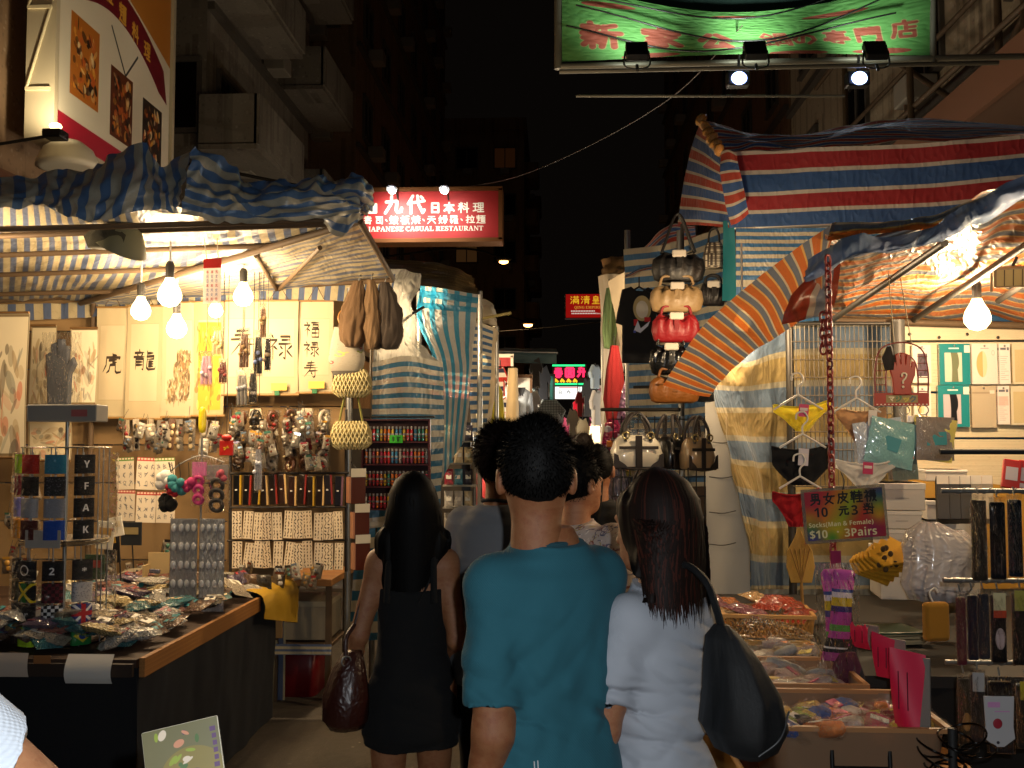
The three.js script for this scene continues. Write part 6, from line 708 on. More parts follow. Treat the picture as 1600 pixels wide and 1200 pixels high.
// ---------------------------------------------------------------- tables, bins, boxes
{
  const t = thing('display_table', 'dark low table of the right stall carrying bins, boxes and bags', 'table', V(1.75, 0, -4.6)), BL = mat(0x15110e, .7); part('tabletop', box(2.2, .04, 1.9, .05, .8, 0), BL, t); for (const sx of [-1, 1]) for (const sz of [-1, 1]) part('leg', box(.05, .78, .05, sx * .98, .39, sz * .85), DARKSTEEL, t); part('front_skirt', drape([[V(-1.05, .8, .95), V(1.15, .8, .95)], [V(-1.05, .02, .97), V(1.15, .02, .97)]], 40, 10, { wr: .02, fu: 3, fv: .6 }), cloth(0x0d0b0b), t); part('side_skirt', drape([[V(-1.06, .8, .94), V(-1.06, .8, -.95)], [V(-1.07, .02, .94), V(-1.07, .02, -.95)]], 40, 10, { wr: .02, fu: 3, fv: .6 }), cloth(0x0d0b0b), t);
  const low = thing('bin_bench', 'low wooden bench in front of the right table under the plastic sock bins', 'bench', V(.98, 0, -3.3)); part('bench_top', rbox(.72, .04, 1.3, .005, 0, .56, 0), WOOD, low); for (const sx of [-1, 1]) for (const sz of [-1, 1]) part('leg', box(.045, .55, .045, sx * .31, .27, sz * .58), RUSTBAR, low);
  const tubM = mat(0xc9a684, .3, { transmission: .7, thickness: 0 }), rim = mat(0xa8764a, .4);
  const bin = (x, z, w, dp, y0, h, lab, tall) => { const o = thing('sock_bin', lab, 'plastic bin', V(x, y0, z), -.02); const hw = w / 2, hd = dp / 2; part('wall', M([loft([{ y: 0, w: hw * .88, d: hd * .88 }, { y: h * .96, w: hw, d: hd }], 32, { e: 9, caps: false }), loft([{ y: h * .96, w: hw * .97, d: hd * .97 }, { y: .01, w: hw * .86, d: hd * .86 }], 32, { e: 9, caps: false })]), tubM, o); part('base', loft([{ y: 0, w: hw * .88, d: hd * .88 }, { y: .012, w: hw * .88, d: hd * .88 }], 32, { e: 9 }), tubM, o); part('rim', M([box(w * 1.03, .012, .016, 0, h * .97, hd), box(w * 1.03, .012, .016, 0, h * .97, -hd), box(.016, .012, dp, -hw, h * .97, 0), box(.016, .012, dp, hw, h * .97, 0)]), rim, o); part('handle', M([rod(V(-.075, h * .62, hd * .98), V(.075, h * .62, hd * .98), .008), rod(V(-.075, h * .62, hd * .98), V(-.075, h * .78, hd * .96), .006), rod(V(.075, h * .62, hd * .98), V(.075, h * .78, hd * .96), .006)]), BLACKPL, o); return o; };
  const fr = at(1342, 1095, 2.82); bin(fr.x, -3.0, .46, .42, .58, .3, 'front clear brownish plastic bin of folded bright socks with a black handle'); bin(fr.x - .06, -3.48, .44, .4, .58, .3, 'middle clear plastic bin of folded pale socks behind the front bin'); 
  const bx = at(1200, 1005, 3.95); const cb = thing('cardboard_box', 'tan cardboard box holding a clear bag of socks, behind the two bins', 'box', V(bx.x, .58, -3.98), -.03); part('carton', M([box(.4, .26, .008, 0, .13, .19), box(.4, .26, .008, 0, .13, -.19), box(.008, .26, .38, -.2, .13, 0), box(.008, .26, .38, .2, .13, 0), box(.4, .008, .38, 0, .004, 0)]), mat(0xa57c3a, .8), cb); part('flap', put(box(.012, .3, .38, 0, 0, 0), -.225, .14, 0, 0, 0, -.12), mat(0xb58a40, .8), cb);
  const wf = thing('wooden_side_board', 'leaning tan wooden board along the aisle side of the sock bins', 'board', V(fr.x - .31, 0, -3.2), 0); part('plank', put(rbox(.02, .78, 1.05, .004, 0, .4, 0), 0, 0, 0, 0, 0, .03), mat(0xa8792e, .75), wf); part('batten', box(.03, .05, 1.0, .028, .55, 0), WOOD, wf);
  const sockM = [0xb83a5a, 0xc9a23a, 0x3f5a9a, 0xd87a3a, 0x7a1a24, 0xc84a8a, 0x8aa83a, 0x2a2a2e, 0xd8d0c8].map((c) => cloth(c)), pale = [0xb9aea4, 0xc4a9a6, 0x9aa3ae, 0xcfc4b6, 0x8d8590].map((c) => cloth(c)), sg = loft([{ y: -.075, w: .02, d: .012 }, { y: -.05, w: .036, d: .02 }, { y: .05, w: .038, d: .022 }, { y: .075, w: .024, d: .012 }], 16, { e: 3, jig: .08 });
  const pair = (x, y, z, m, lab, grp, rz) => { const o = thing('sock_pair', lab, 'socks', V(x, y, z), 0, grp); part('sock', sg, m, o); part('label', put(box(.05, .03, .002), 0, .01, .022), mat(pick([0xd8d2c8, 0xc9b43a, 0xc03a6a]), .5), o); part('film', packet(.1, .19, .05, rz * 3 | 0).translate(0, -.095, 0), CELLO, o); o.rotation.set(-PI / 2 + rnd(-.35, .3), rnd(-.5, .5), rz); };
  for (let i = 0; i < 22; i++) pair(fr.x + ((i % 5) - 2) * .083 + rnd(-.02, .02), .815 + .02 * (i / 10 | 0) + rnd(0, .02), -3.13 + (i / 5 | 0) * .075, sockM[i % 9], `folded ${['crimson', 'gold', 'blue', 'orange', 'wine red', 'pink', 'lime', 'black', 'cream'][i % 9]} sock pair in clear wrapping in the front bin`, `${['crimson', 'gold', 'blue', 'orange', 'wine red', 'pink', 'lime', 'black', 'cream'][i % 9]} sock pairs in the front bin`, rnd(-2, 2));
  for (let i = 0; i < 16; i++) pair(fr.x - .06 + ((i % 4) - 1.5) * .1 + rnd(-.02, .02), .81 + rnd(0, .05), -3.6 + (i / 4 | 0) * .08, pale[i % 5], 'folded pale sock pair in clear wrapping in the middle bin', 'sock pairs in the middle bin', rnd(-2, 2));
  for (let i = 0; i < 8; i++) pair(bx.x + ((i % 4) - 1.5) * .09, .8 + rnd(0, .05), -4.05 + (i / 4 | 0) * .13, pale[(i * 2) % 5], 'folded pale sock pair inside the cardboard box', 'sock pairs in the cardboard box', rnd(-2, 2));
  solo('plastic_bag', loft([{ y: 0, w: .19, d: .17 }, { y: .05, w: .2, d: .18 }, { y: .1, w: .16, d: .13 }, { y: .15, w: .08, d: .05, x: -.02 }, { y: .17, w: .03, d: .02, x: -.03 }], 30, { jig: .14, fr: 3 }), CELLO, 'crumpled clear plastic bag covering the cardboard box of socks', 'plastic bag', V(bx.x, .8, -3.98));
  [[1352, 975, 1012, 3.42, .3, 'torn pink card standing at the middle bin, leftmost of three pink cards'], [1390, 996, 1058, 3.12, .34, 'straight pink price card between the torn card and the front card'], [1424, 1022, 1140, 2.86, .38, 'large curling pink price card standing at the corner of the front bin']].forEach(([px, y0, y1, d, w, lab], i) => { const p = at(px, y1, d), h = at(px, y0, d).y - p.y, o = thing('pink_card', lab, 'price card', p, -.75); part('card', sheet((u, v) => V((u - .5) * w * .2, v * h + (i === 0 ? .015 * n3(u * 6, v * 2, 1) * v : .02 * (1 - u) * v), .03 * Math.sin(v * 2 + u * (i === 2 ? 2.2 : .4)) + .012), 10, 10), mat(0xd0123e, .55), o); part('stiffener', put(box(w * .19, h * .97, .006, .014, h * .48, -.006), 0, 0, 0, -.03), mat(0x8f8a82, .4, { transmission: .3 }), o); part('pen_line', M([0, 1].map((k) => box(.003, h * .5, .001, (k - .5) * .025, h * .55, .045))), mat(0x6a0a24, .6), o); });
}
{ // upper table goods
  const Y = .82;
  const bk = at(1196, 938, 4.45), o = thing('wicker_basket', 'shallow tan lattice plastic basket of packets on the right table', 'basket', V(bk.x, Y, -4.45), -.1), w = .34, dp = .26, bars = []; for (let i = 0; i <= 16; i++) for (const s of [-1, 1]) { const x = (i / 16 - .5) * w; bars.push(rod(V(x, 0, dp / 2), V(clamp(x + s * .05, -w / 2, w / 2), .085, dp / 2 + .012), .0028, 5), rod(V(x, 0, -dp / 2), V(clamp(x + s * .05, -w / 2, w / 2), .085, -dp / 2 - .012), .0028, 5)); if (i < 11) { const z = (i / 10 - .5) * dp; for (const q of [-1, 1]) bars.push(rod(V(q * w / 2, 0, z), V(q * (w / 2 + .012), .085, clamp(z + s * .05, -dp / 2, dp / 2)), .0028, 5)); } }
  part('lattice', bars, mat(0xc08a44, .5), o); part('rim', M([box(w + .04, .014, .014, 0, .09, dp / 2 + .013), box(w + .04, .014, .014, 0, .09, -dp / 2 - .013), box(.014, .014, dp + .03, -w / 2 - .013, .09, 0), box(.014, .014, dp + .03, w / 2 + .013, .09, 0)]), mat(0xc9954c, .5), o); part('base', box(w, .008, dp, 0, .002, 0), mat(0xb07d3a, .5), o);
  for (let i = 0; i < 9; i++) { const q = thing('snack_packet', i < 5 ? 'orange and red glossy packet piled in and beside the tan lattice basket' : 'tan glossy packet piled in and beside the tan lattice basket', 'packet', V(bk.x - .2 + (i % 5) * .09, Y + .06 + (i % 3) * .022, -4.52 + (i % 4) * .06), rnd(-1, 1), i < 5 ? 'red packets by the lattice basket' : 'tan packets by the lattice basket'); part('wrapper', packet(.13, .17, .03, i).rotateX(-1.35), mat(i < 5 ? pick([0xb5361a, 0xc9702a]) : pick([0xc9a06a, 0x8a4a5a]), .25, { ...GLOSS, bumpMap: CREASE, bumpScale: .01 }), q); part('print', put(box(.06, .002, .05), 0, .024, -.09, .2), mat(pick([0x6a5ab0, 0xe0c9a0]), .4), q); }
  const boxM = mat(0xb9b2a8, .6), wb = (px0, px1, py0, py1, d, lab, dz) => { const a = at(px0, py1, d), b = at(px1, py0, d), w2 = b.x - a.x, h2 = b.y - a.y, q = thing('white_carton', lab, 'carton', V((a.x + b.x) / 2, a.y, -d - .1), -.12); part('carton', rbox(w2, h2, dz ?? .24, .005, 0, h2 / 2, 0), boxM, q); part('lid', rbox(w2 + .006, h2 * .24, (dz ?? .24) + .006, .004, 0, h2 * .88, 0), mat(0xc6c0b6, .55), q); part('print', box(w2 * .3, .004, .001, 0, h2 * .45, (dz ?? .24) / 2 + .002), mat(0x9a938a, .6), q); };
  wb(1378, 1447, 755, 797, 4.5, 'white carton on top of the carton stack right of the placard'); wb(1382, 1442, 798, 826, 4.5, 'white carton in the middle of the carton stack'); wb(1384, 1448, 827, 856, 4.5, 'white carton third from the top of the carton stack'); wb(1380, 1452, 857, 936, 4.5, 'large carton at the bottom of the carton stack', .26);
  wb(1450, 1512, 734, 752, 5.0, 'flat white carton lying on the shelf boxes under the board'); wb(1452, 1500, 782, 812, 4.95, 'small white carton beside the stacked cartons'); wb(1450, 1530, 814, 936, 5.0, 'tall brown shadowed carton behind the plastic bags');
  for (let i = 0; i < 5; i++) { const q = thing('hosiery_box', `white ended hosiery box, ${['first', 'second', 'third', 'fourth', 'fifth'][i]} from the left in the row under the board`, 'box', at(1474 + i * 17, 815, 4.75), -.3); part('carton', put(rbox(.055, .2, .12, .004, 0, .1, 0), 0, 0, 0, -.25), mat(i > 2 ? 0xb3a68e : 0x1e1a1c, .5), q); part('end_label', put(box(.05, .04, .002, 0, .18, .062), 0, 0, 0, -.25), mat(0xcfc8ba, .5), q); }
  for (let i = 0; i < 3; i++) { const q = thing('red_package', ['red and white glossy package tilted on the row of boxes', 'red package at the right edge above the dark packets', 'small red box at the end of the row under the tilted package'][i], 'package', at([1578, 1602, 1590][i], [758, 760, 776][i], 4.7), -.2); part('carton', put(rbox(.075, i > 1 ? .06 : .13, .03, .004, 0, .05, 0), 0, 0, 0, -.2, 0, -.15), mat(0xa5121c, .3, GLOSS), q); part('window', put(box(.05, i > 1 ? .02 : .06, .002, 0, .05, .017), 0, 0, 0, -.2, 0, -.15), mat(0xb8b4c0, .15, GLOSS), q); }
  const pb = (px, py, d, rs, lab, seed) => { const q = at(px, py, d), g = thing('plastic_bag', lab, 'plastic bag', q); part('film', loft(rs, 44, { jig: .2, fr: 3.6, seed }), mat(0xcfc8c6, .22, { transmission: .3, thickness: 0, ior: 1.4, bumpMap: CREASE, bumpScale: .003, ...GLOSS }), g); part('contents', loft(rs.map((r) => ({ ...r, w: r.w * .82, d: r.d * .8 })), 24, { jig: .15, seed: seed + 2 }), mat(0xc4babc, .7), g); };
  pb(1462, 936, 4.1, [{ y: 0, w: .1, d: .1 }, { y: .06, w: .125, d: .11 }, { y: .14, w: .12, d: .1, x: .01 }, { y: .2, w: .135, d: .1, x: .02 }, { y: .26, w: .09, d: .08, x: -.01 }, { y: .3, w: .03, d: .03, x: -.02 }], 'big crumpled translucent white plastic bag beside the yellow gloves', 4); pb(1500, 905, 4.3, [{ y: 0, w: .07, d: .07 }, { y: .08, w: .09, d: .08 }, { y: .16, w: .06, d: .06 }, { y: .2, w: .02, d: .02 }], 'smaller crumpled plastic bag behind the big one', 9);
  const gl = thing('glove_stack', 'fanned stack of yellow gloves with dark spots on the right table', 'gloves', at(1372, 905, 4.25), .2); for (let i = 0; i < 6; i++) part('glove', put(plate([[-.07, -.03], [.06, -.03], [.075, .05], [.05, .075], [.03, .1], [.01, .075], [-.01, .095], [-.03, .07], [-.05, .08], [-.065, .05], [-.09, .05], [-.1, .02]], .008, .003), -.02 + i * .012, .02 + i * .014, i * .012, -.75, 0, -.5 + i * .13), cloth(0xb58418), gl); part('dark_spots', M(Array.from({ length: 10 }, (_, i) => sphere(.012, rnd(-.05, .07), .05 + rnd(0, .09), .06 + rnd(0, .03), 1, 1, .4, 6))), cloth(0x3a2a12), gl);
  const fan = thing('straw_fan', 'leaf shaped straw fan leaning on the yellow side sheet', 'fan', at(1252, 910, 4.75)); part('leaf', put(plate([[-.045, 0], [-.062, .07], [-.055, .14], [-.02, .2], [0, .25], [.02, .2], [.055, .14], [.062, .07], [.045, 0]], .004, .002), 0, 0, 0, -.15), mat(0xa98436, .7, { bumpMap: WEAVE, bumpScale: .002 }), fan); part('rib', put(M([-2, -1, 0, 1, 2].map((k) => rod(V(0, 0, .007), V(k * .022, .15, .007), .0025, 5))), 0, 0, 0, -.15), mat(0x8a6424, .6), fan); part('handle', rod(V(0, 0, 0), V(0, -.1, .02), .007), mat(0x8a6424, .6), fan);
  const ck = thing('hanging_pouch', 'mustard yellow padded pouch hanging by a white hook in front of the dark table', 'pouch', at(1463, 1002, 3.5), .2); part('pad', rbox(.09, .13, .035, .016, 0, .065, 0), cloth(0xa8741a), ck); part('hook', tube([V(-.01, .13, 0), V(-.02, .16, 0), V(0, .175, 0), V(.01, .16, 0)], .0028, 14), mat(0xd8d2c4, .4), ck);
  const bk2 = thing('packet_stack', 'stack of flat green and cream packets lying behind the hanging socks', 'packets', V(at(1365, 945, 4.3).x, Y, -4.25), .1); for (let i = 0; i < 5; i++) part('packet', put(rbox(.3, .01, .2, .003), rnd(-.02, .02), .01 + i * .011, rnd(-.02, .02), 0, rnd(-.2, .2)), mat(pick([0x2e5a44, 0xb9ae8a, 0x3a4a3a, 0xc4b088]), .3, GLOSS), bk2);
}
// ---------------------------------------------------------------- hosiery racks at the right border
{
  const rack = thing('hosiery_rack', 'black wire rack at the right border hung with hosiery packets', 'rack', V(at(1560, 900, 3.0).x, 0, -3.02)); part('frame', M([rod(V(.34, 0, -.08), V(.34, 1.62, -.08), .01), rod(V(-.12, 1.6, -.08), V(.34, 1.6, -.08), .008)]), WIRE, rack);
  for (const py of [768, 910, 1040]) { const y = at(1560, py, 3.0).y; part('hook_bar', rod(V(-.14, y, -.02), V(.36, y, -.02), .007), STEEL, rack); part('spring_coil', tube(Array.from({ length: 50 }, (_, i) => V(-.12 + i * .0092, y + .008 * Math.sin(i * 1.57), -.02 + .008 * Math.cos(i * 1.57))), .0018, 150, 4), STEEL, rack); }
  part('base_bar', box(.5, .02, .36, .1, .01, 0), WIRE, rack);
  const hp = (px0, px1, py0, py1, d, c, lab, o = {}) => { const a = at(px0, py0, d), b = at(px1, py1, d), w = b.x - a.x, h = a.y - b.y, g = thing('hosiery_packet', lab, 'packet', V((a.x + b.x) / 2, b.y, -d), o.turn ?? rnd(-.25, .25)); part('content', rbox(w * .86, h * .93, .016, .006, 0, h * .47, 0), mat(c, o.rough ?? .35, { ...GLOSS, bumpMap: CREASE, bumpScale: .008 }), g); if (o.tag) part('header_card', box(w * .7, h * .26, .003, 0, h * .84, .011), mat(o.tag, .5), g); if (o.band) part('band', box(w * .72, h * .1, .003, 0, h * .68, .0125), mat(o.band, .5), g); if (o.oval) part('insole', sphere(w * .3, 0, h * .34, .012, 1, 2.1, .2, 12), mat(o.oval, .6), g); part('film', packet(w, h, .04, px0 | 0), CELLO, g); part('hook', rod(V(0, h, 0), V(0, h + .02, -.01), .0025, 4), STEEL, g); };
  hp(1514, 1546, 772, 908, 2.98, 0x2a201c, 'dark brown glittering stocking packet, leftmost of the top rack row', { turn: .2 }); hp(1544, 1574, 776, 906, 2.95, 0x0c1620, 'blue-black glossy stocking packet, second in the top rack row', { rough: .12 }); hp(1572, 1600, 772, 902, 2.95, 0x1a2a38, 'slate blue stocking packet, third in the top rack row', { rough: .2 }); hp(1600, 1640, 772, 902, 2.95, 0x141416, 'black stocking packet at the very edge of the top rack row');
  hp(1492, 1512, 925, 1040, 2.95, 0x7a2040, 'magenta sock packet, leftmost of the middle rack row'); hp(1510, 1530, 922, 1032, 2.93, 0x1a2240, 'navy sock packet beside the magenta one'); hp(1526, 1548, 920, 1030, 2.9, 0x4a4c56, 'shiny grey sock packet in the middle rack row', { rough: .15 }); hp(1545, 1575, 922, 1036, 2.9, 0x12131a, 'packet with a pink oval insole and cream orange header', { tag: 0xc9b98a, band: 0xb8401e, oval: 0xb59a94 }); hp(1578, 1612, 918, 1040, 2.9, 0x1a1a1e, 'black packet with a yellow green header at the right edge', { tag: 0x9a8f3a });
  hp(1494, 1520, 1052, 1165, 2.88, 0x3a3226, 'olive brown packet with a tan insole in the bottom rack row', { oval: 0x9a6a34 }); hp(1514, 1542, 1046, 1160, 2.9, 0x2a2c36, 'grey striped sock packet in the bottom rack row', { tag: 0x9a9490 }); hp(1540, 1586, 1056, 1178, 2.84, 0x16161e, 'packet with a large white shoe shaped card', {}); hp(1584, 1625, 1060, 1170, 2.86, 0x1a1c22, 'dark packet with a yellow corner label at the right edge', { tag: 0xb09a2a });
  const sc = at(1562, 1166, 2.8), g = thing('insole_card', 'white shoe-insole shaped card with a red oval emblem', 'card', sc), u = 2.8 / FOCAL; part('card', plate([[-20, 30], [-22, 74], [22, 74], [20, 30], [22, 12], [6, 0], [-6, 0], [-22, 12]].map(([x, y]) => [x * u, y * u]), .003, .001), mat(0xb8b4b4, .3, GLOSS), g); part('emblem', sphere(7 * u, -3 * u, 34 * u, .004, 1, 1.1, .1, 12), mat(0x9a2432, .5), g); part('print', M([box(18 * u, 8 * u, .001, -8 * u, 62 * u, .0045), box(22 * u, 1.6 * u, .001, 4 * u, 52 * u, .0045)]), mat(0xc48ab4, .5), g); part('hole', sphere(2.4 * u, -3 * u, 6 * u, .004, 1, 1, .15, 8), mat(0x3a3038, .5), g);
  const wr = thing('wire_coil_pile', 'pile of shiny black springs and wires beside the front bin', 'wires', at(1488, 1150, 2.75)); part('coil', M(Array.from({ length: 16 }, (_, i) => put(new THREE.TorusGeometry(.045 + rnd(0, .02), .003, 5, 20), rnd(-.05, .05), -i * .012, rnd(-.05, .05), PI / 2 + rnd(-.4, .4), rnd(-.4, .4)))), mat(0x15120f, .2, { metalness: .6 }), wr); part('stand', rod(V(0, .02, 0), V(0, -wr.position.y, 0), .012), WIRE, wr);
}
// ================================================================ SECOND RIGHT STALL: handbags
const LEATHER = (c, r = .55) => mat(c, r, { clearcoat: .18, clearcoatRoughness: .35, bumpMap: CREASE, bumpScale: .0012 });
{
  const s = thing('market_stall', 'tall handbag stall wrapped in red, white and blue striped sheeting', 'market stall', V(2.2, 0, -6.6)), L = (g) => g.translate(-2.2, 0, 6.6), P = (n, g, m) => part(n, L(Array.isArray(g) ? M(g) : g), m, s);
  P('front_sheet', drape([[at(1126, 236, 6.15), at(1300, 230, 6.1), at(1460, 222, 6.05), at(1640, 208, 6.0), at(1800, 200, 5.95)], [at(1140, 300, 6.1), at(1300, 292, 6.1), at(1460, 284, 6.05), at(1640, 268, 6.0), at(1800, 262, 5.95)], [at(1140, 356, 6.12), at(1300, 350, 6.1), at(1460, 344, 6.05), at(1640, 330, 6.0), at(1800, 325, 5.95)]], 60, 24, { wr: .016, fu: 1.4, fv: .8, seed: 3, kinks: .004 }), T_RWB);
  P('roof_sheet', drape([[at(1096, 190, 6.6), at(1160, 206, 6.7), at(1240, 212, 6.8), at(1330, 196, 7), at(1420, 184, 7.1), at(1640, 196, 7.2), at(1800, 196, 7.2)], [at(1112, 212, 6.3), at(1170, 216, 6.35), at(1250, 216, 6.4), at(1340, 208, 6.4), at(1440, 204, 6.4), at(1640, 206, 6.4), at(1800, 204, 6.4)], [at(1126, 237, 6.14), at(1180, 234, 6.12), at(1260, 231, 6.1), at(1350, 227, 6.08), at(1460, 221, 6.04), at(1640, 207, 6.0), at(1800, 199, 5.95)]], 60, 16, { wr: .02, fu: 1.2, fv: 2, seed: 7 }), T_RWBS);
  P('side_sheet', drape([[at(1094, 192, 6.62), at(1110, 208, 6.36), at(1128, 236, 6.16)], [at(1072, 270, 6.75), at(1100, 278, 6.45), at(1132, 290, 6.2)], [at(1058, 352, 6.85), at(1095, 352, 6.5), at(1138, 356, 6.22)]], 20, 24, { wr: .008, fu: 2, fv: 2, seed: 9 }), T_RWBS);
  P('corner_flap', drape([[at(1124, 238, 6.1), at(1138, 234, 6.05), at(1150, 240, 6.02)], [at(1128, 290, 6.08), at(1144, 288, 6.02), at(1160, 284, 6.0)], [at(1142, 352, 6.08), at(1154, 348, 6.02), at(1170, 334, 6.0)]], 14, 18, { wr: .01, fu: 4, fv: 3, seed: 1 }), T_RWBS);
  P('rope_binding', M([0, 1, 2, 3, 4, 5].map((i) => put(sphere(.035, 0, 0, 0, 1.3, .8, .9, 8), at(1094 + i * 5.6, 190 + i * 9.4, 6.4 - i * .05).x, at(1094 + i * 5.6, 190 + i * 9.4, 6.4 - i * .05).y, -6.36 + i * .05, rnd(0, 3), rnd(0, 3), 0))), tarp(stripes([['#b5742a', 2], ['#d8a85a', 1], ['#6a4a2a', 1]].map(([c, k]) => [c, k * .01])), .1), s);
  P('lower_front_sheet', drape([[at(1150, 350, 6.2), at(1250, 350, 6.2), at(1400, 346, 6.2), at(1700, 340, 6.2)], [at(1150, 440, 6.22), at(1250, 440, 6.2), at(1400, 440, 6.2), at(1700, 440, 6.2)], [at(1150, 660, 6.22), at(1250, 660, 6.2), at(1400, 660, 6.2), at(1700, 660, 6.2)]], 40, 30, { wr: .02, fu: 1, fv: 1, seed: 2 }), T_BW2);
  P('teal_edge', drape([[at(1130, 345, 6.26), at(1148, 345, 6.2)], [at(1128, 470, 6.26), at(1150, 470, 6.2)]], 4, 10, { wr: .005 }), mat(0x14646e, .6)); P('white_panel', drape([[at(1102, 600, 6.3), at(1140, 600, 6.25), at(1200, 600, 6.25)], [at(1104, 930, 6.3), at(1145, 930, 6.25), at(1200, 930, 6.25)]], 20, 30, { wr: .012, fu: 2, fv: 1.4, seed: 19 }), mat(0xd2ccc0, .6, { transmission: .1 })); P('stitching', M([690, 745, 800, 850].map((py, i) => tube([at(1108, py, 6.26), at(1130, py + 2, 6.23), at(1150, py - 2, 6.21)], .003, 10, 4))), mat(0x5a5650, .7));
  P('back_rack_sheet', drape([[at(975, 390, 7.6), at(1050, 380, 7.2), at(1135, 352, 6.7)], [at(985, 760, 7.6), at(1050, 760, 7.2), at(1135, 760, 6.7)]], 30, 40, { wr: .015, fu: 2, fv: 1 }), T_BW2); P('rear_roof_sheet', drape([[at(985, 412, 8), at(1010, 385, 8), at(1045, 352, 7.8), at(1085, 350, 7.6)], [at(975, 430, 7.5), at(1000, 425, 7.4), at(1050, 412, 7.2), at(1090, 395, 7)]], 24, 10, { wr: .02, fu: 2, fv: 3 }), T_RWBS);
  for (const [px, d] of [[1140, 6.3], [1062, 7.0], [980, 7.7], [1800, 6]]) { const q = at(px, 360, d); P('upright_pole', rod(V(q.x, 0, q.z), V(q.x, q.y, q.z), .022), STEEL); } P('roof_bar', rod(at(1140, 356, 6.25), at(1800, 330, 6), .02), STEEL); P('rack_bar', M([rod(at(1062, 640, 6.5), at(940, 640, 7.0), .012), rod(at(990, 605, 6.6), at(1070, 604, 6.5), .01), rod(at(1066, 350, 6.5), at(1066, 650, 6.5), .012)]), DARKSTEEL);
  P('display_base', box(.9, .7, 1.4, at(1050, 900, 7).x, .35, -7.1), mat(0x1c1815, .8));
  P('grid_panel', M([...Array.from({ length: 12 }, (_, i) => rod(at(958 + i * 13, 650, 6.75), at(958 + i * 13, 900, 6.75), .004, 5)), ...Array.from({ length: 9 }, (_, i) => rod(at(955, 655 + i * 30, 6.74), at(1105, 655 + i * 30, 6.74), .004, 5))]), WIRE);
}
function hobo(px, py, w, h, d, c, lab, o = {}) { // soft gathered bag; (px, py) bottom centre in the photograph
  const u = d / FOCAL, hw = w / 2 * u, hh = h * u, b = thing('handbag', lab, 'handbag', at(px, py, d), o.turn ?? 0), m = LEATHER(c, o.rough);
  const g = loft([{ y: 0, w: hw * .72, d: .02 }, { y: hh * .07, w: hw * .9, d: .04 }, { y: hh * .35, w: hw, d: .06 }, { y: hh * .66, w: hw * .95, d: .055 }, { y: hh * .88, w: hw * .8, d: .035 }, { y: hh, w: hw * .66, d: .014 }], 64, { e: 2.3, caps: true });
  const Pp = g.attributes.position; for (let i = 0; i < Pp.count; i++) { const x = Pp.getX(i), y = Pp.getY(i) / hh, k = 1 + .34 * Math.sin(x / hw * 16 + 3 * n3(y * 2, px, 1)) * smooth(y, .2, .9) + .06 * n3(x * 14, y * 4, px); Pp.setZ(i, Pp.getZ(i) * k); Pp.setY(i, Pp.getY(i) + (.02 * n3(x * 9, px, 5) + .008 * Math.sin(x / hw * 17 + px)) * y - (y > .7 ? .2 * hh * (1 - (x / hw) ** 2) * (o.dip ?? 1) : 0)); } g.computeVertexNormals();
  part('bag_body', g, m, b); for (const q of [-1, 1]) part('handle', tube([V(-hw * .62, hh * .86, q * .02), V(-hw * .5, hh * 1.1, q * .02), V(0, hh * (o.handle ?? 1.35), q * .014), V(hw * .5, hh * 1.1, q * .02), V(hw * .62, hh * .86, q * .02)], .009, 24), m, b);
  part('paper_tag', put(rbox(.085, .045, .03, .01), 0, hh * .8, .05), mat(0xc4bcae, .6), b); part('zip', tube([V(-hw * .66, hh * .9, .012), V(0, hh * .76, .03), V(hw * .66, hh * .9, .012)], .004, 14), BLACKPL, b); part('clasp', box(.03, .06, .012, 0, hh * .52, .058), LEATHER(o.clasp ?? c), b);
  if (o.stitch) part('strap_band', M([rod(V(-hw * .7, hh * .62, .056), V(hw * .7, hh * .62, .056), .006)]), m, b); return b;
}
hobo(1060, 441, 84, 54, 6.2, 0x0c0a0a, 'black hobo handbag at the top of the column of handbags', { handle: 2.0 }); hobo(1057, 488, 84, 50, 6.18, 0x9a7f58, 'beige gathered handbag second in the column', { handle: 1.1 }); hobo(1056, 535, 76, 50, 6.16, 0x8a0d18, 'red gathered handbag in the middle of the column', { handle: 1.1 }); hobo(1048, 586, 66, 54, 6.16, 0x0b0c0e, 'black glossy handbag under the red one', { handle: 1.1, rough: .25 }); hobo(1054, 630, 80, 48, 6.14, 0x7d4a16, 'tan brown handbag at the bottom of the column', { handle: 1.05, stitch: 1 });
hobo(1114, 478, 40, 40, 6.5, 0x141011, 'small dark handbag behind the beige handbag', { handle: 1.2 }); hobo(1108, 628, 46, 34, 6.3, 0x0c0b0c, 'black flat handbag right of the tan brown one', { handle: 1.1 });
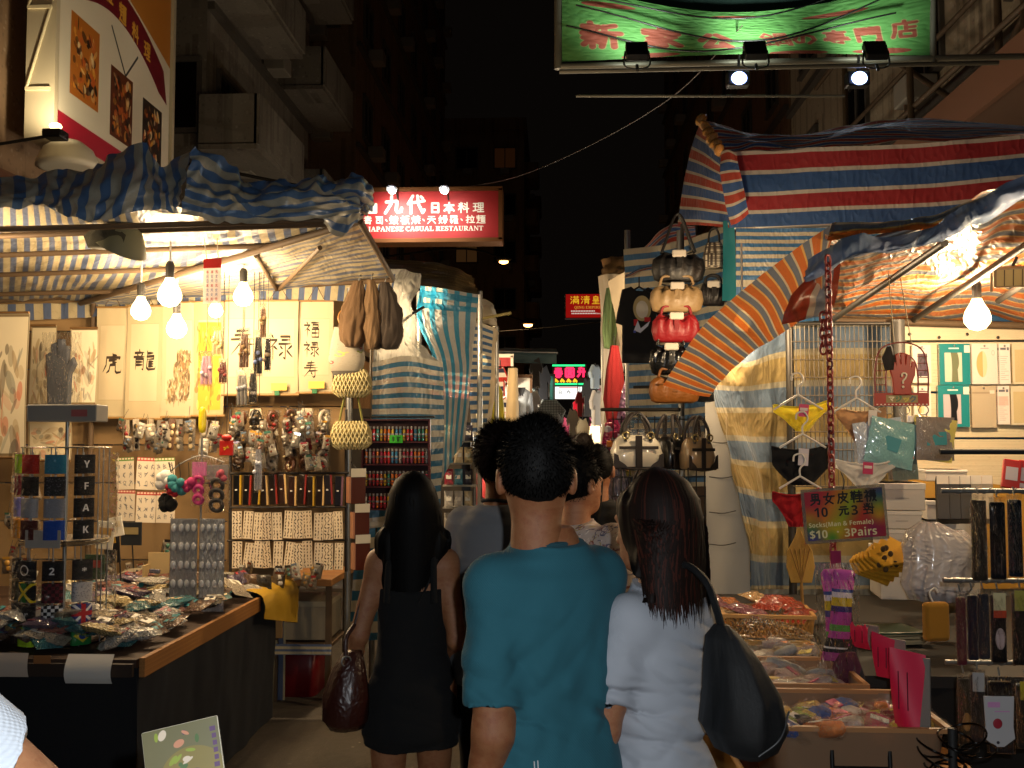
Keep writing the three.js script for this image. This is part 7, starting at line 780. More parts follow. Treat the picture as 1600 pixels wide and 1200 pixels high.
{
  const pt = canvasTex(128, 128, (x, w, h) => { x.fillStyle = '#b8ae98'; x.fillRect(0, 0, w, h); x.strokeStyle = '#3a3028'; for (let i = 0; i < 4; i++) { x.lineWidth = i % 2 ? 3 : 7; x.strokeRect(10 + i * 22, -10, 30, 160); x.strokeRect(-10, 10 + i * 22, 160, 30); } }), u = 6.5 / FOCAL, b = thing('handbag', 'small plaid handbag hanging beside the black hobo bag', 'handbag', at(1116, 419, 6.5));
  part('bag_body', loft([{ y: 0, w: 17 * u, d: .05 }, { y: 20 * u, w: 17 * u, d: .055 }, { y: 36 * u, w: 13 * u, d: .03 }, { y: 40 * u, w: 11 * u, d: .02 }], 28, { e: 4 }), tmat(pt, .6), b); part('handle', tube([V(-9 * u, 38 * u, 0), V(-6 * u, 58 * u, 0), V(0, 64 * u, 0), V(6 * u, 58 * u, 0), V(9 * u, 38 * u, 0)], .007, 20), LEATHER(0x17120f), b); part('front_pocket', loft([{ y: 2 * u, w: 12 * u, d: .03 }, { y: 20 * u, w: 11 * u, d: .03 }], 20, { e: 4 }).translate(0, 0, .035), tmat(pt, .6), b);
}
function bowler(px, py, w, h, d, body, lab, o = {}) { // structured two-tone bag
  const u = d / FOCAL, W = w * u, Hh = h * u, b = thing('handbag', lab, 'handbag', at(px, py, d), o.turn ?? 0), trim = LEATHER(0x1d1210), m = mat(body, .3, GLOSS), sh = (k, dz) => loft([{ y: 0, w: W * .42 * k, d: .05 }, { y: Hh * .06, w: W * .49 * k, d: .075 }, { y: Hh * .45, w: W * .5 * k, d: .08 }, { y: Hh * .8, w: W * .42 * k, d: .065 }, { y: Hh * .95, w: W * .34 * k, d: .04 }, { y: Hh, w: W * .3 * k, d: .02 }], 40, { e: 3 });
  part('bag_body', sh(1), m, b); for (const s of [-1, 1]) part('corner_patch', plate([[0, 0], [.26 * W * -s, 0], [.2 * W * -s, .1 * Hh], [.1 * W * -s, .2 * Hh], [.08 * W * -s, .36 * Hh], [0, .42 * Hh]].map(([x, y]) => [x + s * W * .47, y + .04 * Hh]), .004, .001).translate(0, 0, .077), trim, b); part('centre_strap', M([box(W * .13, Hh * .95, .006, 0, Hh * .5, .082), box(W * .09, Hh * .42, .01, 0, Hh * .3, .084)]), trim, b); part('top_band', M([put(box(W * .74, Hh * .09, .006), 0, Hh * .62, .08, -.12), put(box(W * .86, .012, .05), 0, Hh * .03, .05)]), trim, b); part('piping', tube([V(-W * .47, Hh * .05, .06), V(0, -Hh * .01, .082), V(W * .47, Hh * .05, .06)], .006, 16), trim, b);
  for (const s of [-1, 1]) part('handle', tube([V(-W * .24, Hh * .8, s * .06), V(-W * .23, Hh * 1.25, s * .05), V(-W * .06, Hh * 1.62, s * .03), V(W * .06, Hh * 1.62, s * .03), V(W * .23, Hh * 1.25, s * .05), V(W * .24, Hh * .8, s * .06)], .01, 40), trim, b); for (const s of [-1, 1]) part('buckle', put(new THREE.TorusGeometry(.018, .005, 6, 16), s * W * .235, Hh * .98, .068), mat(0xb8a878, .25, { metalness: .8 }), b); part('clear_wrap', loft([{ y: Hh * .95, w: W * .2, d: .05 }, { y: Hh * 1.3, w: W * .24, d: .07 }, { y: Hh * 1.68, w: W * .1, d: .05 }], 20, { jig: .15 }), CELLO, b);
}
bowler(994, 732, 82, 52, 5.7, 0xded6c2, 'white handbag with dark brown corner patches hanging in the lower row', { turn: .12 }); bowler(1046, 732, 46, 50, 5.85, 0x0f0d0d, 'black handbag between the two patched handbags', { turn: .9 }); bowler(1089, 734, 52, 50, 5.72, 0xa08460, 'tan handbag with dark brown corner patches hanging in the lower row', { turn: .35 });
bowler(1010, 800, 64, 44, 6.3, 0x0d0c0d, 'black handbag in shadow under the white patched one', { turn: .2 });
bulb('bulb behind the orange flap lighting the column of handbags', 1160, 505, 5.35, 380, 0.045, 2.9);
{
  const tt = canvasTex(256, 256, (x, w, h) => { x.fillStyle = '#0e0e12'; x.fillRect(0, 0, w, h); x.fillStyle = '#b9a878'; x.beginPath(); x.arc(140, 74, 44, 0, 7); x.fill(); x.fillStyle = '#d8d0c0'; x.beginPath(); x.arc(140, 78, 30, 0, 7); x.fill(); x.fillStyle = '#b8202a'; x.fillRect(98, 112, 22, 22); x.fillRect(150, 104, 30, 16); x.fillStyle = '#d8dcf0'; x.beginPath(); x.moveTo(98, 150); x.lineTo(118, 116); x.lineTo(132, 142); x.lineTo(178, 116); x.lineTo(168, 134); x.lineTo(130, 158); x.fill(); x.fillStyle = '#4a5ac0'; x.fillRect(96, 150, 12, 8); }), d = 6.9, u = d / FOCAL, o = thing('t_shirt', 'black T-shirt with a round picture print hanging beside the handbags', 'T-shirt', at(999, 566, d), .1);
  const out = [[-26, 0], [26, 0], [26, 78], [40, 64], [46, 84], [32, 106], [14, 116], [6, 110], [-6, 110], [-14, 116], [-26, 112], [-36, 62], [-26, 58]].map(([x, y]) => [x * u, y * u]), g = plate(out, .02, .006); const U = g.attributes.uv, Q = g.attributes.position; for (let i = 0; i < U.count; i++) { U.setXY(i, .5 + Q.getX(i) / (84 * u), Q.getY(i) / (118 * u)); Q.setZ(i, Q.getZ(i) + .02 * n3(Q.getX(i) * 8, Q.getY(i) * 5, 2)); } part('fabric', g, tmat(tt, .85), o); part('hanger', M([rod(V(-18 * u, 108 * u, .01), V(0, 118 * u, .01), .006), rod(V(18 * u, 108 * u, .01), V(0, 118 * u, .01), .006), rod(V(0, 118 * u, .01), V(0, 134 * u, .01), .004)]), WIRE, o);
}
// ================================================================ THIRD RIGHT STALL: white edged sheeting, red cloth, toys
{
  const s = thing('market_stall', 'cream sheeted toy stall on the right behind the black T-shirt', 'market stall', V(1.2, 0, -9)), L = (g) => g.translate(-1.2, 0, 9), P = (n, g, m) => part(n, L(Array.isArray(g) ? M(g) : g), m, s), W = mat(0xb0a28a, .6, { transmission: .2 });
  P('side_curtain', drape([[at(936, 432, 9), at(950, 428, 8.7), at(978, 430, 8.2)], [at(938, 530, 9), at(958, 500, 8.7), at(975, 520, 8.2)], [at(936, 640, 9), at(950, 640, 8.8), at(972, 620, 8.3)], [at(940, 740, 9), at(948, 740, 8.8), at(956, 740, 8.5)]], 16, 30, { wr: .02, fu: 3, fv: 1 }), W); P('inner_curtain', drape([[at(950, 440, 8.2), at(985, 420, 8)], [at(968, 540, 8.2), at(988, 540, 8)], [at(988, 640, 8.2), at(1002, 640, 8)]], 8, 20, { wr: .01 }), W); P('roof_sheet', drape([[at(940, 408, 10), at(970, 398, 9.5), at(1005, 398, 9)], [at(938, 432, 9), at(965, 428, 8.6), at(1000, 424, 8.2)]], 12, 8, { wr: .03, fu: 3 }), mat(0x8a6a3e, .7)); for (const q of [at(985, 430, 8.3), at(942, 440, 9)]) P('upright_pole', rod(V(q.x, 0, q.z), q, .02), STEEL); P('back_board', box(1.6, 2.4, .04, 1.5, 1.2, -9.6), mat(0x4a3a2e, .8)); P('display_base', box(.7, .8, 1.2, 1.0, .4, -8.5), mat(0x2a2220, .8));
  const hang = (px, y0, y1, w, d, c, lab, sd, k = {}) => { const u = d / FOCAL, p = at(px, y0, d), h = (y1 - y0) * u, o = thing(k.name ?? 'hanging_cloth', lab, k.cat ?? 'cloth', p); part('cloth', loft([{ y: -h, w: w * .4 * u, d: .05 }, { y: -h * .7, w: w * .55 * u, d: .07 }, { y: -h * .3, w: w * .42 * u, d: .06 }, { y: 0, w: w * .2 * u, d: .02 }], 36, { jig: .25, fr: 3, seed: sd }), k.m ?? cloth(c), o); part('hook', rod(V(0, -.01, 0), V(0, .08, -.04), .004), WIRE, o); };
  hang(952, 450, 545, 22, 8.6, 0x7d9a6a, 'pale green cloth hanging above the red cloth', 1); hang(960, 540, 660, 30, 8.2, 0x7d1216, 'large red net cloth hanging in the toy stall', 2); hang(985, 590, 680, 34, 7.9, 0x8a5a86, 'purple shiny clear bag of toys right of the red cloth', 3, { name: 'toy_bag', cat: 'bag', m: mat(0x8f6a90, .2, { ...GLOSS, bumpMap: CREASE, bumpScale: .02 }) }); hang(958, 655, 725, 34, 7.8, 0xb8306a, 'hot pink bag of small toys under the purple one', 4, { name: 'toy_bag', cat: 'bag', m: mat(0xb52a5e, .25, { ...GLOSS, bumpMap: CREASE, bumpScale: .02 }) }); hang(964, 715, 850, 40, 7.4, 0x9a8a92, 'pale floral printed bag of toys low in the toy stall', 5, { name: 'toy_bag', cat: 'bag', m: mat(0xa99aa4, .3, { ...GLOSS, bumpMap: CREASE, bumpScale: .02 }) }); hang(972, 800, 900, 34, 6.9, 0x7a1424, 'crimson flowered cloth behind the shoulder of the woman in white', 6);
  for (let i = 0; i < 26; i++) solo('small_toy', rbox(.06, .05, .04, .012), mat(pick([0xc9701e, 0xb5204a, 0xc9b23a, 0x5a2a7a, 0xd8d0d8, 0x2a6a8a]), .3, GLOSS), 'small bright toy in the jumble hung at the toy stall', 'toy', at(948 + rnd(0, 42), 660 + rnd(0, 100), 7.6 + rnd(-.15, .1)), rnd(-1, 1), 'small toys in the toy stall jumble');
  bulb('bulb hidden inside the cream sheeted toy stall', 992, 500, 7.7, 436, .045, 3);
  const sh = (px, y0, w, h, c, lab, d) => { const u = d / FOCAL, o = thing('t_shirt', lab, 'T-shirt', at(px, y0 + h, d), .9); part('fabric', plate([[-.5, 0], [.5, 0], [.5, .62], [.8, .5], [.92, .7], [.4, 1], [.15, .94], [-.15, .94], [-.4, 1], [-.92, .7], [-.8, .5], [-.5, .62]].map(([x, y]) => [x * w * u / 1.6, y * h * u]), .03, .01), cloth(c), o); part('hanger', rod(V(0, h * u * .94, .02), V(0, h * u * 1.12, .02), .006), WIRE, o); };
  sh(928, 572, 22, 34, 0x9fb4cc, 'pale blue T-shirt on the far right clothes rail', 11); sh(930, 612, 24, 52, 0xc4c4c6, 'white T-shirt under the pale blue one on the far right rail', 11);
}
// ================================================================ SECOND AND THIRD LEFT STALLS
const T_GING = tarp(canvasTex(256, 256, (x, w, h) => { x.fillStyle = '#c9cbc8'; x.fillRect(0, 0, w, h); for (let i = 0; i < 4; i++) { x.fillStyle = 'rgba(20,140,195,.75)'; x.fillRect(i * 64, 0, 28, h); if (i < 1) { x.fillRect(0, h - 22, w, 14); x.fillRect(0, h - 44, w, 12); } } grain(x, w, h, 900, .12); }, 2.9, 0.62), .35, { bumpScale: .003 });
const T_BW3 = tarp(stripes([['#2f6f95', 4], ['#c2beae', 4.6]].map(([c, k]) => [c, k * .0115]), 256, 1, true), .25, { bumpScale: .004 }), T_BW4 = tarp(stripes([['#3a5f8c', 3], ['#bfb8a6', 3.6]].map(([c, k]) => [c, k * .011]), 256, 1, true), .2, { bumpScale: .003 });
{
  const s = thing('market_stall', 'second left stall with a cyan gingham sheet and blue and white striped curtain', 'market stall', V(-1.4, 0, -8)), L = (g) => g.translate(1.4, 0, 8), P = (n, g, m) => part(n, L(Array.isArray(g) ? M(g) : g), m, s), W = mat(0xaaa89f, .5, { transmission: .3, bumpMap: CREASE, bumpScale: .01 });
  P('roof_sheet', drape([[at(560, 405, 9), at(640, 408, 9), at(700, 412, 9), at(738, 430, 9)], [at(560, 432, 7.4), at(640, 446, 7.4), at(700, 455, 7.5), at(748, 462, 7.6)]], 24, 12, { wr: .02, fu: 2, fv: 3 }), tarp(stripes([['#8a6f46', 3], ['#b39a68', 2], ['#6b5a42', 1]].map(([c, k]) => [c, k * .02]), 256, 1, true), .1)); P('plastic_curtain', drape([[at(575, 425, 6.9), at(615, 420, 7.0), at(655, 428, 7.2)], [at(580, 500, 6.9), at(618, 500, 6.95), at(648, 510, 7.2)], [at(575, 590, 6.9), at(625, 580, 7.0), at(690, 575, 7.3)]], 30, 30, { wr: .03, fu: 2.4, fv: 2.4, seed: 31, kinks: .02 }), W);
  P('gingham_sheet', drape([[at(657, 446, 7.3), at(700, 452, 7.35), at(748, 460, 7.5)], [at(652, 500, 7.25), at(700, 505, 7.35), at(744, 505, 7.5)], [at(680, 570, 7.4), at(712, 575, 7.5), at(738, 560, 7.6)], [at(690, 760, 7.6), at(706, 720, 7.7), at(726, 690, 7.8)]], 36, 50, { wr: .012, fu: 2, fv: 1.4, seed: 17 }), T_GING); P('striped_curtain', drape([[at(582, 566, 6.72), at(635, 556, 6.76), at(692, 566, 6.86)], [at(580, 660, 6.72), at(635, 660, 6.76), at(694, 660, 6.86)], [at(560, 800, 6.72), at(635, 790, 6.76), at(688, 780, 6.86)], [at(545, 1000, 6.72), at(635, 1000, 6.76), at(690, 1000, 6.86)]], 40, 50, { wr: .016, fu: 2.6, fv: .8, seed: 24, kinks: .006 }), T_BW3);
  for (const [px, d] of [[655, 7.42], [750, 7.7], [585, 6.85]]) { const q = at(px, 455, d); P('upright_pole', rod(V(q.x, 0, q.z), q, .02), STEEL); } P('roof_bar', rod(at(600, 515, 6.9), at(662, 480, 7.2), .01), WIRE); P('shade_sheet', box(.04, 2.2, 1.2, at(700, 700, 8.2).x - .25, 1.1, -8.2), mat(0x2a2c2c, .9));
  bulb('bulb inside the second left stall behind the hanging scarves', 596, 505, 7.1, 440, .045, 7);
  const dsp = thing('goods_rack', 'narrow rack of small packets on a black post beyond the striped curtain', 'rack', V(at(725, 700, 7.9).x, 0, -7.9)), Yy = (py) => at(725, py, 7.9).y; part('post', box(.07, Yy(660), .07, .02, Yy(660) / 2, 0), BLACKPL, dsp); for (let i = 0; i < 5; i++) part('shelf', box(.26, .012, .16, -.02, Yy(690 + i * 34), .05), mat(0x7a766c, .5), dsp);
  for (let i = 0; i < 5; i++) for (let j = 0; j < 3; j++) { const o = thing('small_packet', `small packet on the ${['top', 'second', 'third', 'fourth', 'bottom'][i]} shelf of the narrow goods rack`, 'packet', V(dsp.position.x - .11 + j * .075, Yy(690 + i * 34) + .006, -7.83), rnd(-.3, .3), `packets on the ${['top', 'second', 'third', 'fourth', 'bottom'][i]} goods rack shelf`); part('wrapper', packet(.065, .12, .03, j), mat(pick([0xb5b0a8, 0x3f7f96, 0x8a2a3a, 0xc9b896, 0x3a3a4a]), .25, GLOSS), o); part('label', box(.04, .03, .002, 0, .06, .017), mat(0xd8d4c8, .5), o); }
}
{
  const s = thing('market_stall', 'third left stall behind a narrow blue and white striped curtain', 'market stall', V(-1.1, 0, -11)), L = (g) => g.translate(1.1, 0, 11), P = (n, g, m) => part(n, L(Array.isArray(g) ? M(g) : g), m, s), W = mat(0xb3a68e, .6, { transmission: .3 });
  P('striped_curtain', drape([[at(738, 504, 9.2), at(755, 506, 9.3), at(770, 512, 9.4)], [at(735, 600, 9.2), at(752, 600, 9.3), at(766, 600, 9.4)], [at(742, 720, 9.2), at(750, 720, 9.3), at(758, 720, 9.4)]], 12, 40, { wr: .014, fu: 3, fv: 1 }), T_BW4); P('edge_curtain', drape([[at(768, 508, 9.4), at(778, 520, 9.5)], [at(765, 600, 9.4), at(776, 600, 9.5)], [at(752, 700, 9.4), at(758, 700, 9.5)]], 6, 30, { wr: .02, fu: 3 }), W); P('roof_sheet', drape([[at(738, 470, 11), at(765, 472, 11), at(776, 490, 11)], [at(738, 505, 9.2), at(762, 506, 9.3), at(778, 516, 9.5)]], 10, 8, { wr: .03 }), W);
  for (const [px, d] of [[776, 9.5], [742, 9.3]]) { const q = at(px, 510, d); P('upright_pole', rod(V(q.x, 0, q.z), q, .02), STEEL); } P('back_board', box(1.4, 2, .04, -1.6, 1, -11.4), mat(0x3a342e, .8)); P('jutting_bar', rod(at(742, 500, 9.2), at(798, 489, 9.0), .014), mat(0x7d7348, .6));
  solo('yellow_bag', loft([{ y: -.34, w: .12, d: .03 }, { y: -.3, w: .13, d: .05 }, { y: 0, w: .1, d: .04 }, { y: .1, w: .05, d: .02 }], 20, { e: 4 }), mat(0xc4b81a, .5), 'bright yellow cloth bag hanging beyond the striped curtain', 'bag', at(769, 612, 9.8)); bulb('bulb inside the third left stall', 754, 565, 10, 515, .05, 4);
}
// ---------------------------------------------------------------- far stalls down the alley
function farStall(side, x, z, h, c, lab, light) {
  const s = thing('market_stall', lab, 'market stall', V(x, 0, z)), m = tarp(stripes(c.map(([q, k]) => [q, k * .02]), 128, 1, true), .3, { bumpScale: .004 }), b = side;
  part('roof_sheet', drape([[V(-b * .9, h + .35, -1.2), V(0, h + .3, -1.2), V(b * .75, h, -1.2)], [V(-b * .9, h + .35, 1.2), V(0, h + .3, 1.2), V(b * .75, h - .05, 1.2)]], 12, 12, { wr: .04 }), m, s); part('front_valance', drape([[V(-.9, h + .28, 1.22), V(.75, h + .05, 1.22)], [V(-.9, h - .05, 1.24), V(.75, h - .22, 1.24)]], 14, 6, { wr: .03 }), m, s); part('side_curtain', drape([[V(b * .7, h, -1.2), V(b * .72, h, -.7)], [V(b * .68, .7, -1.2), V(b * .7, .7, -.8)]], 6, 12, { wr: .02 }), m, s); for (const q of [-1.18, 1.18]) part('upright_pole', rod(V(b * .72, 0, q), V(b * .72, h, q), .022), STEEL, s); part('counter', box(1.3, .8, 2.2, -b * .15, .4, 0), mat(0x3a2f28, .8), s); part('back_wall', box(1.6, h, .04, -b * .1, h / 2, -1.25), mat(0x54483a, .8), s);
  const gl = thing('light_bulb', light, 'light bulb', V(x + b * .3, h - .42, z + 1.62)); part('glass', sphere(.06, 0, 0, 0, 1, 1.2, 1, 12), glow(0xffe0a8, 8), gl); part('cord', tube([V(0, .06, 0), V(0, .3, -.1), V(0, .44, -.36)], .006), WIRE, gl); lamp('point', 'far bulb', [1, .85, .64], 8, gl.position.clone(), 3);
  for (let i = 0; i < 4; i++) { const o = thing('hanging_garment', `${['cream', 'blue striped', 'red', 'white'][i]} garment facing the camera below the valance of the ${lab.split(' ').slice(0, 3).join(' ')} stall`.replace('below the valance', 'under the valance'), 'garment', V(x + b * (.62 - .3 * (i % 2)), h - .32 - (i > 1 ? .72 : 0), z + 1.27 + .02 * i), 0); part('fabric', plate([[-.5, 0], [.5, 0], [.46, .6], [.8, .5], [.9, .66], [.4, 1], [.14, .94], [-.14, .94], [-.4, 1], [-.9, .66], [-.8, .5], [-.46, .6]].map(([p, q]) => [p * .22, q * .62 - .62]), .03, .012), cloth([0xc9b896, 0x8a9ac0, 0xa8302e, 0xd8d4cc][(i + (z | 0) + 40) % 4]), o); part('hanger', rod(V(0, -.03, .015), V(0, .1, .015), .006), WIRE, o); }
  const garm = [0xc9c4bc, 0x2a2c34, 0xb53a4a, 0x4a6a8a, 0x8a8f98, 0xc9a84a, 0x6a2a4a, 0xd8d8d8, 0x3a5a4a];
  for (let i = 0; i < 7; i++) { const o = thing('hanging_garment', `${['white', 'black', 'rose', 'blue', 'grey', 'ochre', 'plum'][i]} garment hung at the front of the ${lab.split(' ').slice(0, 3).join(' ')} stall`, 'garment', V(x + b * (.74 + .02 * (i % 2)), h - .2 - (i % 2) * .75, z + 1.0 - i * .3), b * PI / 2); part('fabric', plate([[-.5, 0], [.5, 0], [.46, .6], [.8, .5], [.9, .66], [.4, 1], [.14, .94], [-.14, .94], [-.4, 1], [-.9, .66], [-.8, .5], [-.46, .6]].map(([p, q]) => [p * .34, q * .6 - .6]), .03, .012), cloth(garm[(i + Math.round(-z)) % 9]), o); part('hanger', rod(V(0, -.03, .015), V(0, .06, .015), .006), WIRE, o); }
}
farStall(1, -1.3, -13.2, 2.3, [['#8a3a34', 3], ['#b5a898', 2]], 'red awned clothes stall on the left, first of the far row', 'bulb of the red awned far stall'); farStall(1, -1.1, -17.5, 2.5, [['#3f6a78', 3], ['#9aa8a8', 2]], 'blue green awned stall with jackets on the left, middle of the far row', 'bulb of the blue green awned far stall'); farStall(-1, 1.75, -13.4, 2.3, [['#8f8468', 2], ['#a59a84', 3]], 'cream roofed clothes stall on the right past the toy stall', 'bulb of the cream roofed far stall'); farStall(-1, 1.6, -18.5, 2.3, [['#7a4a5a', 3], ['#b5a8a0', 2]], 'plum roofed stall on the right, farther down the alley', 'bulb of the plum roofed far stall'); farStall(1, -1.0, -23, 2.4, [['#4a4f6a', 3], ['#a8a8b0', 2]], 'indigo roofed stall on the left near the alley end', 'bulb of the indigo roofed far stall'); farStall(-1, 1.5, -24, 2.4, [['#6a6a4a', 3], ['#b5b098', 2]], 'olive roofed stall on the right near the alley end', 'bulb of the olive roofed far stall');
{
  const d = 12.2, u = d / FOCAL, p = at(815, 612, d), j = thing('grey_jacket', 'pale grey lady jacket on a display torso in the alley', 'jacket', p); part('jacket', loft([{ y: -50 * u, w: 13 * u, d: .09 }, { y: -26 * u, w: 9 * u, d: .075 }, { y: -12 * u, w: 11.5 * u, d: .09 }, { y: 0, w: 13 * u, d: .08 }, { y: 6 * u, w: 5 * u, d: .05 }], 24, { e: 2.4 }), cloth(0x8f959c), j); part('sleeve', M([-1, 1].map((s) => rod(V(s * 11 * u, -3 * u, 0), V(s * 14 * u, -40 * u, .03), .045))), cloth(0x868c94), j); part('collar', put(plate([[-.05, 0], [0, -.16], [.05, 0]], .01), 0, 6 * u, .075), cloth(0x2a2c30), j); part('skirt', loft([{ y: -85 * u, w: 12 * u, d: .1 }, { y: -50 * u, w: 11 * u, d: .085 }], 20), cloth(0x9aa0a6), j); part('stand', rod(V(0, -85 * u, 0), V(0, -p.y, 0), .02), STEEL, j);
  const k = at(858, 652, 16), c = thing('checked_shirt', 'black and white checked shirt hung over the alley crowd', 'shirt', k, .2), ct = canvasTex(128, 128, (x, w, h) => { x.fillStyle = '#c9ccc8'; x.fillRect(0, 0, w, h); x.fillStyle = 'rgba(40,46,48,.6)'; for (let i = 0; i < 8; i++) { x.fillRect(i * 16, 0, 8, h); x.fillRect(0, i * 16, w, 8); } }, 5, 5); part('fabric', plate([[-.14, -.4], [.14, -.4], [.13, .1], [.2, 0], [.24, .1], [.1, .26], [-.1, .26], [-.24, .1], [-.2, 0], [-.13, .1]], .05, .015), tmat(ct, .85), c); part('hanger', rod(V(0, .24, .03), V(0, .4, .03), .008), WIRE, c);
  const wp = at(797, 650, 11); const w = thing('awning_post', 'cream cloth wrapped post at the corner of the red awned stall', 'post', V(wp.x, 0, -11)); part('post', rod(V(0, 0, 0), V(.02, 2.35, 0), .035), STEEL, w); part('cloth_wrap', loft([{ y: .9, w: .09, d: .07 }, { y: 1.5, w: .1, d: .08 }, { y: 2.0, w: .07, d: .06, x: .02 }, { y: 2.42, w: .05, d: .05, x: .03 }], 20, { jig: .15 }), mat(0xb09c78, .7), w);
}

{ // clutter hung over the alley: every piece a thing of its own
  const shirt = [[-.5, 0], [.5, 0], [.46, .6], [.8, .5], [.9, .66], [.4, 1], [.14, .94], [-.14, .94], [-.4, 1], [-.9, .66], [-.8, .5], [-.46, .6]];
  const tee = (px, y0, y1, w, d, c, lab, m) => { const u = d / FOCAL, h = (y1 - y0) * u, o = thing('hanging_garment', lab, 'garment', at(px, y1, d), rnd(-.3, .3)), g = plate(shirt.map(([p, q]) => [p * w * u / 1.8, q * h]), .03, .01); part('fabric', g, m ?? cloth(c), o); part('hanger', rod(V(0, h * .92, .015), V(0, h + .08, .015), .006), WIRE, o); };
  const rw = tmat(stripes([['#b0281f', 1], ['#d8d2c8', 1], ['#2a2f4a', 1], ['#d8d2c8', 1]].map(([c, k]) => [c, k * .05]), 128, 1, true), .9);
  tee(782, 574, 618, 22, 11.3, 0, 'upper red, white and navy striped shirt past the yellow bag', rw); tee(784, 622, 672, 22, 11.2, 0, 'lower red, white and navy striped shirt past the yellow bag', rw); tee(792, 600, 690, 14, 11.6, 0xd8d4ca, 'long white garment behind the cream wrapped post'); tee(838, 560, 606, 20, 15.2, 0x3a3430, 'brown garment under the blue green awning'); tee(834, 610, 660, 20, 15.0, 0xd4d0c8, 'bright white garment left of the checked shirt'); tee(848, 572, 628, 24, 16.4, 0x1c1e26, 'black garment under the blue green awning'); tee(872, 640, 688, 16, 19, 0xb9b6ae, 'pale garment right of the checked shirt'); tee(884, 652, 690, 14, 23, 0x9a3a5a, 'small rose garment at the end of the alley'); tee(895, 640, 690, 18, 14.5, 0xc9bea4, 'cream garment over the alley crowd on the right'); tee(910, 655, 700, 20, 12.6, 0xb5a88c, 'tan garment low on the right of the alley'); tee(918, 592, 650, 16, 12.2, 0x17171c, 'black garment right of the white lightbox'); tee(906, 612, 650, 14, 16, 0x8a2a2a, 'dark red garment right of the white lightbox');
  const pn = (px0, px1, y0, y1, d, c, lab, nm, fr) => { const a = at(px0, y0, d), b = at(px1, y1, d), o = thing(nm, lab, nm.replace('_', ' '), V((a.x + b.x) / 2, b.y, -d)), w = b.x - a.x, h = a.y - b.y; part('panel', box(w, h, .03, 0, h / 2, 0), c, o); part('frame', M([box(w + .04, .04, .05, 0, h, 0), box(.03, h, .05, -w / 2, h / 2, 0), box(.03, h, .05, w / 2, h / 2, 0)]), fr, o); };
  pn(801, 830, 588, 700, 12.6, mat(0xc9c4b8, .7), 'white display panel behind the grey jacket', 'partition_screen', mat(0x6a4a2e, .6)); pn(778, 800, 556, 572, 12, mat(0x8a1a1a, .6), 'small red sign board under the red awning', 'sign_board', mat(0xc9b8a0, .6)); pn(858, 866, 586, 640, 17.5, mat(0x2e7f7a, .6), 'narrow teal vertical sign board left of the neon sign', 'sign_board', DARKSTEEL);
  const ln = thing('red_lantern', 'small red lantern hanging under the white lightbox', 'lantern', at(903, 634, 20)); part('paper', loft([{ y: -.1, w: .05, d: .05 }, { y: -.06, w: .1, d: .1 }, { y: .06, w: .1, d: .1 }, { y: .1, w: .05, d: .05 }], 16), glow(0xd81a2a, .9), ln); part('tassel', rod(V(0, -.1, 0), V(0, -.4, 0), .02), mat(0xc9901e, .6), ln); part('cord', rod(V(0, .1, 0), V(0, .5, 0), .01), WIRE, ln); lamp('point', 'lantern glow', [1, .15, .15], .5, ln.position.clone(), 4);
  const aw = thing('awning', 'grey green awning sheet jutting over the middle of the far alley', 'awning', at(826, 556, 15.4)); part('sheet', drape([[V(-.5, .16, -.8), V(.42, .14, -.8)], [V(-.5, .06, .2), V(.42, .04, .2)], [V(-.5, -.12, .24), V(.42, -.14, .24)]], 12, 10, { wr: .02 }), mat(0x4a5f60, .7), aw); part('bar', rod(V(-.5, .05, .2), V(.44, .03, .2), .02), STEEL, aw);
}
// ================================================================ PEOPLE
// Unit body: 1.72 m tall, feet at the origin, facing -z, right hand at +x.
const smin = (a, b, k) => { const h = Math.max(k - Math.abs(a - b), 0) / k; return Math.min(a, b) - h * h * k * 0.25; };
const cone = (a, b, ra, rb) => { const bx = b[0] - a[0], by = b[1] - a[1], bz = b[2] - a[2], bb = bx * bx + by * by + bz * bz; return (x, y, z) => { const px = x - a[0], py = y - a[1], pz = z - a[2], t = clamp((px * bx + py * by + pz * bz) / bb, 0, 1), dx = px - bx * t, dy = py - by * t, dz = pz - bz * t; return Math.sqrt(dx * dx + dy * dy + dz * dz) - (ra + (rb - ra) * t); }; };
const ell = (c, r) => (x, y, z) => { const px = x - c[0], py = y - c[1], pz = z - c[2], k0 = Math.hypot(px / r[0], py / r[1], pz / r[2]), k1 = Math.hypot(px / r[0] ** 2, py / r[1] ** 2, pz / r[2] ** 2); return k1 < 1e-6 ? -Math.min(...r) : k0 * (k0 - 1) / k1; };
const prof = (tab, e = 2.4) => { // rows [y, half width, half depth, z, x]
  return (x, y, z) => {
    let i = 0; while (i < tab.length - 2 && y > tab[i + 1][0]) i++;
    const a = tab[i], b = tab[i + 1], t = clamp((y - a[0]) / (b[0] - a[0]), 0, 1), s = t * t * (3 - 2 * t), w = lerp(a[1], b[1], s), d = lerp(a[2], b[2], s), zc = lerp(a[3], b[3], s), xc = lerp(a[4] ?? 0, b[4] ?? 0, s);
    const k = (Math.abs((x - xc) / w) ** e + Math.abs((z - zc) / d) ** e) ** (1 / e), q = (k - 1) * Math.min(w, d) * 0.95; return Math.max(q, y - tab[tab.length - 1][0], tab[0][0] - y);
  };
};
const MALE = [[.78, .14, .1, .012], [.9, .166, .118, .014], [1.0, .155, .108, .006], [1.1, .15, .105, 0], [1.22, .165, .112, -.004], [1.32, .178, .112, .002], [1.385, .16, .098, .012], [1.43, .115, .075, .02], [1.465, .066, .06, .018], [1.5, .056, .056, .01]];
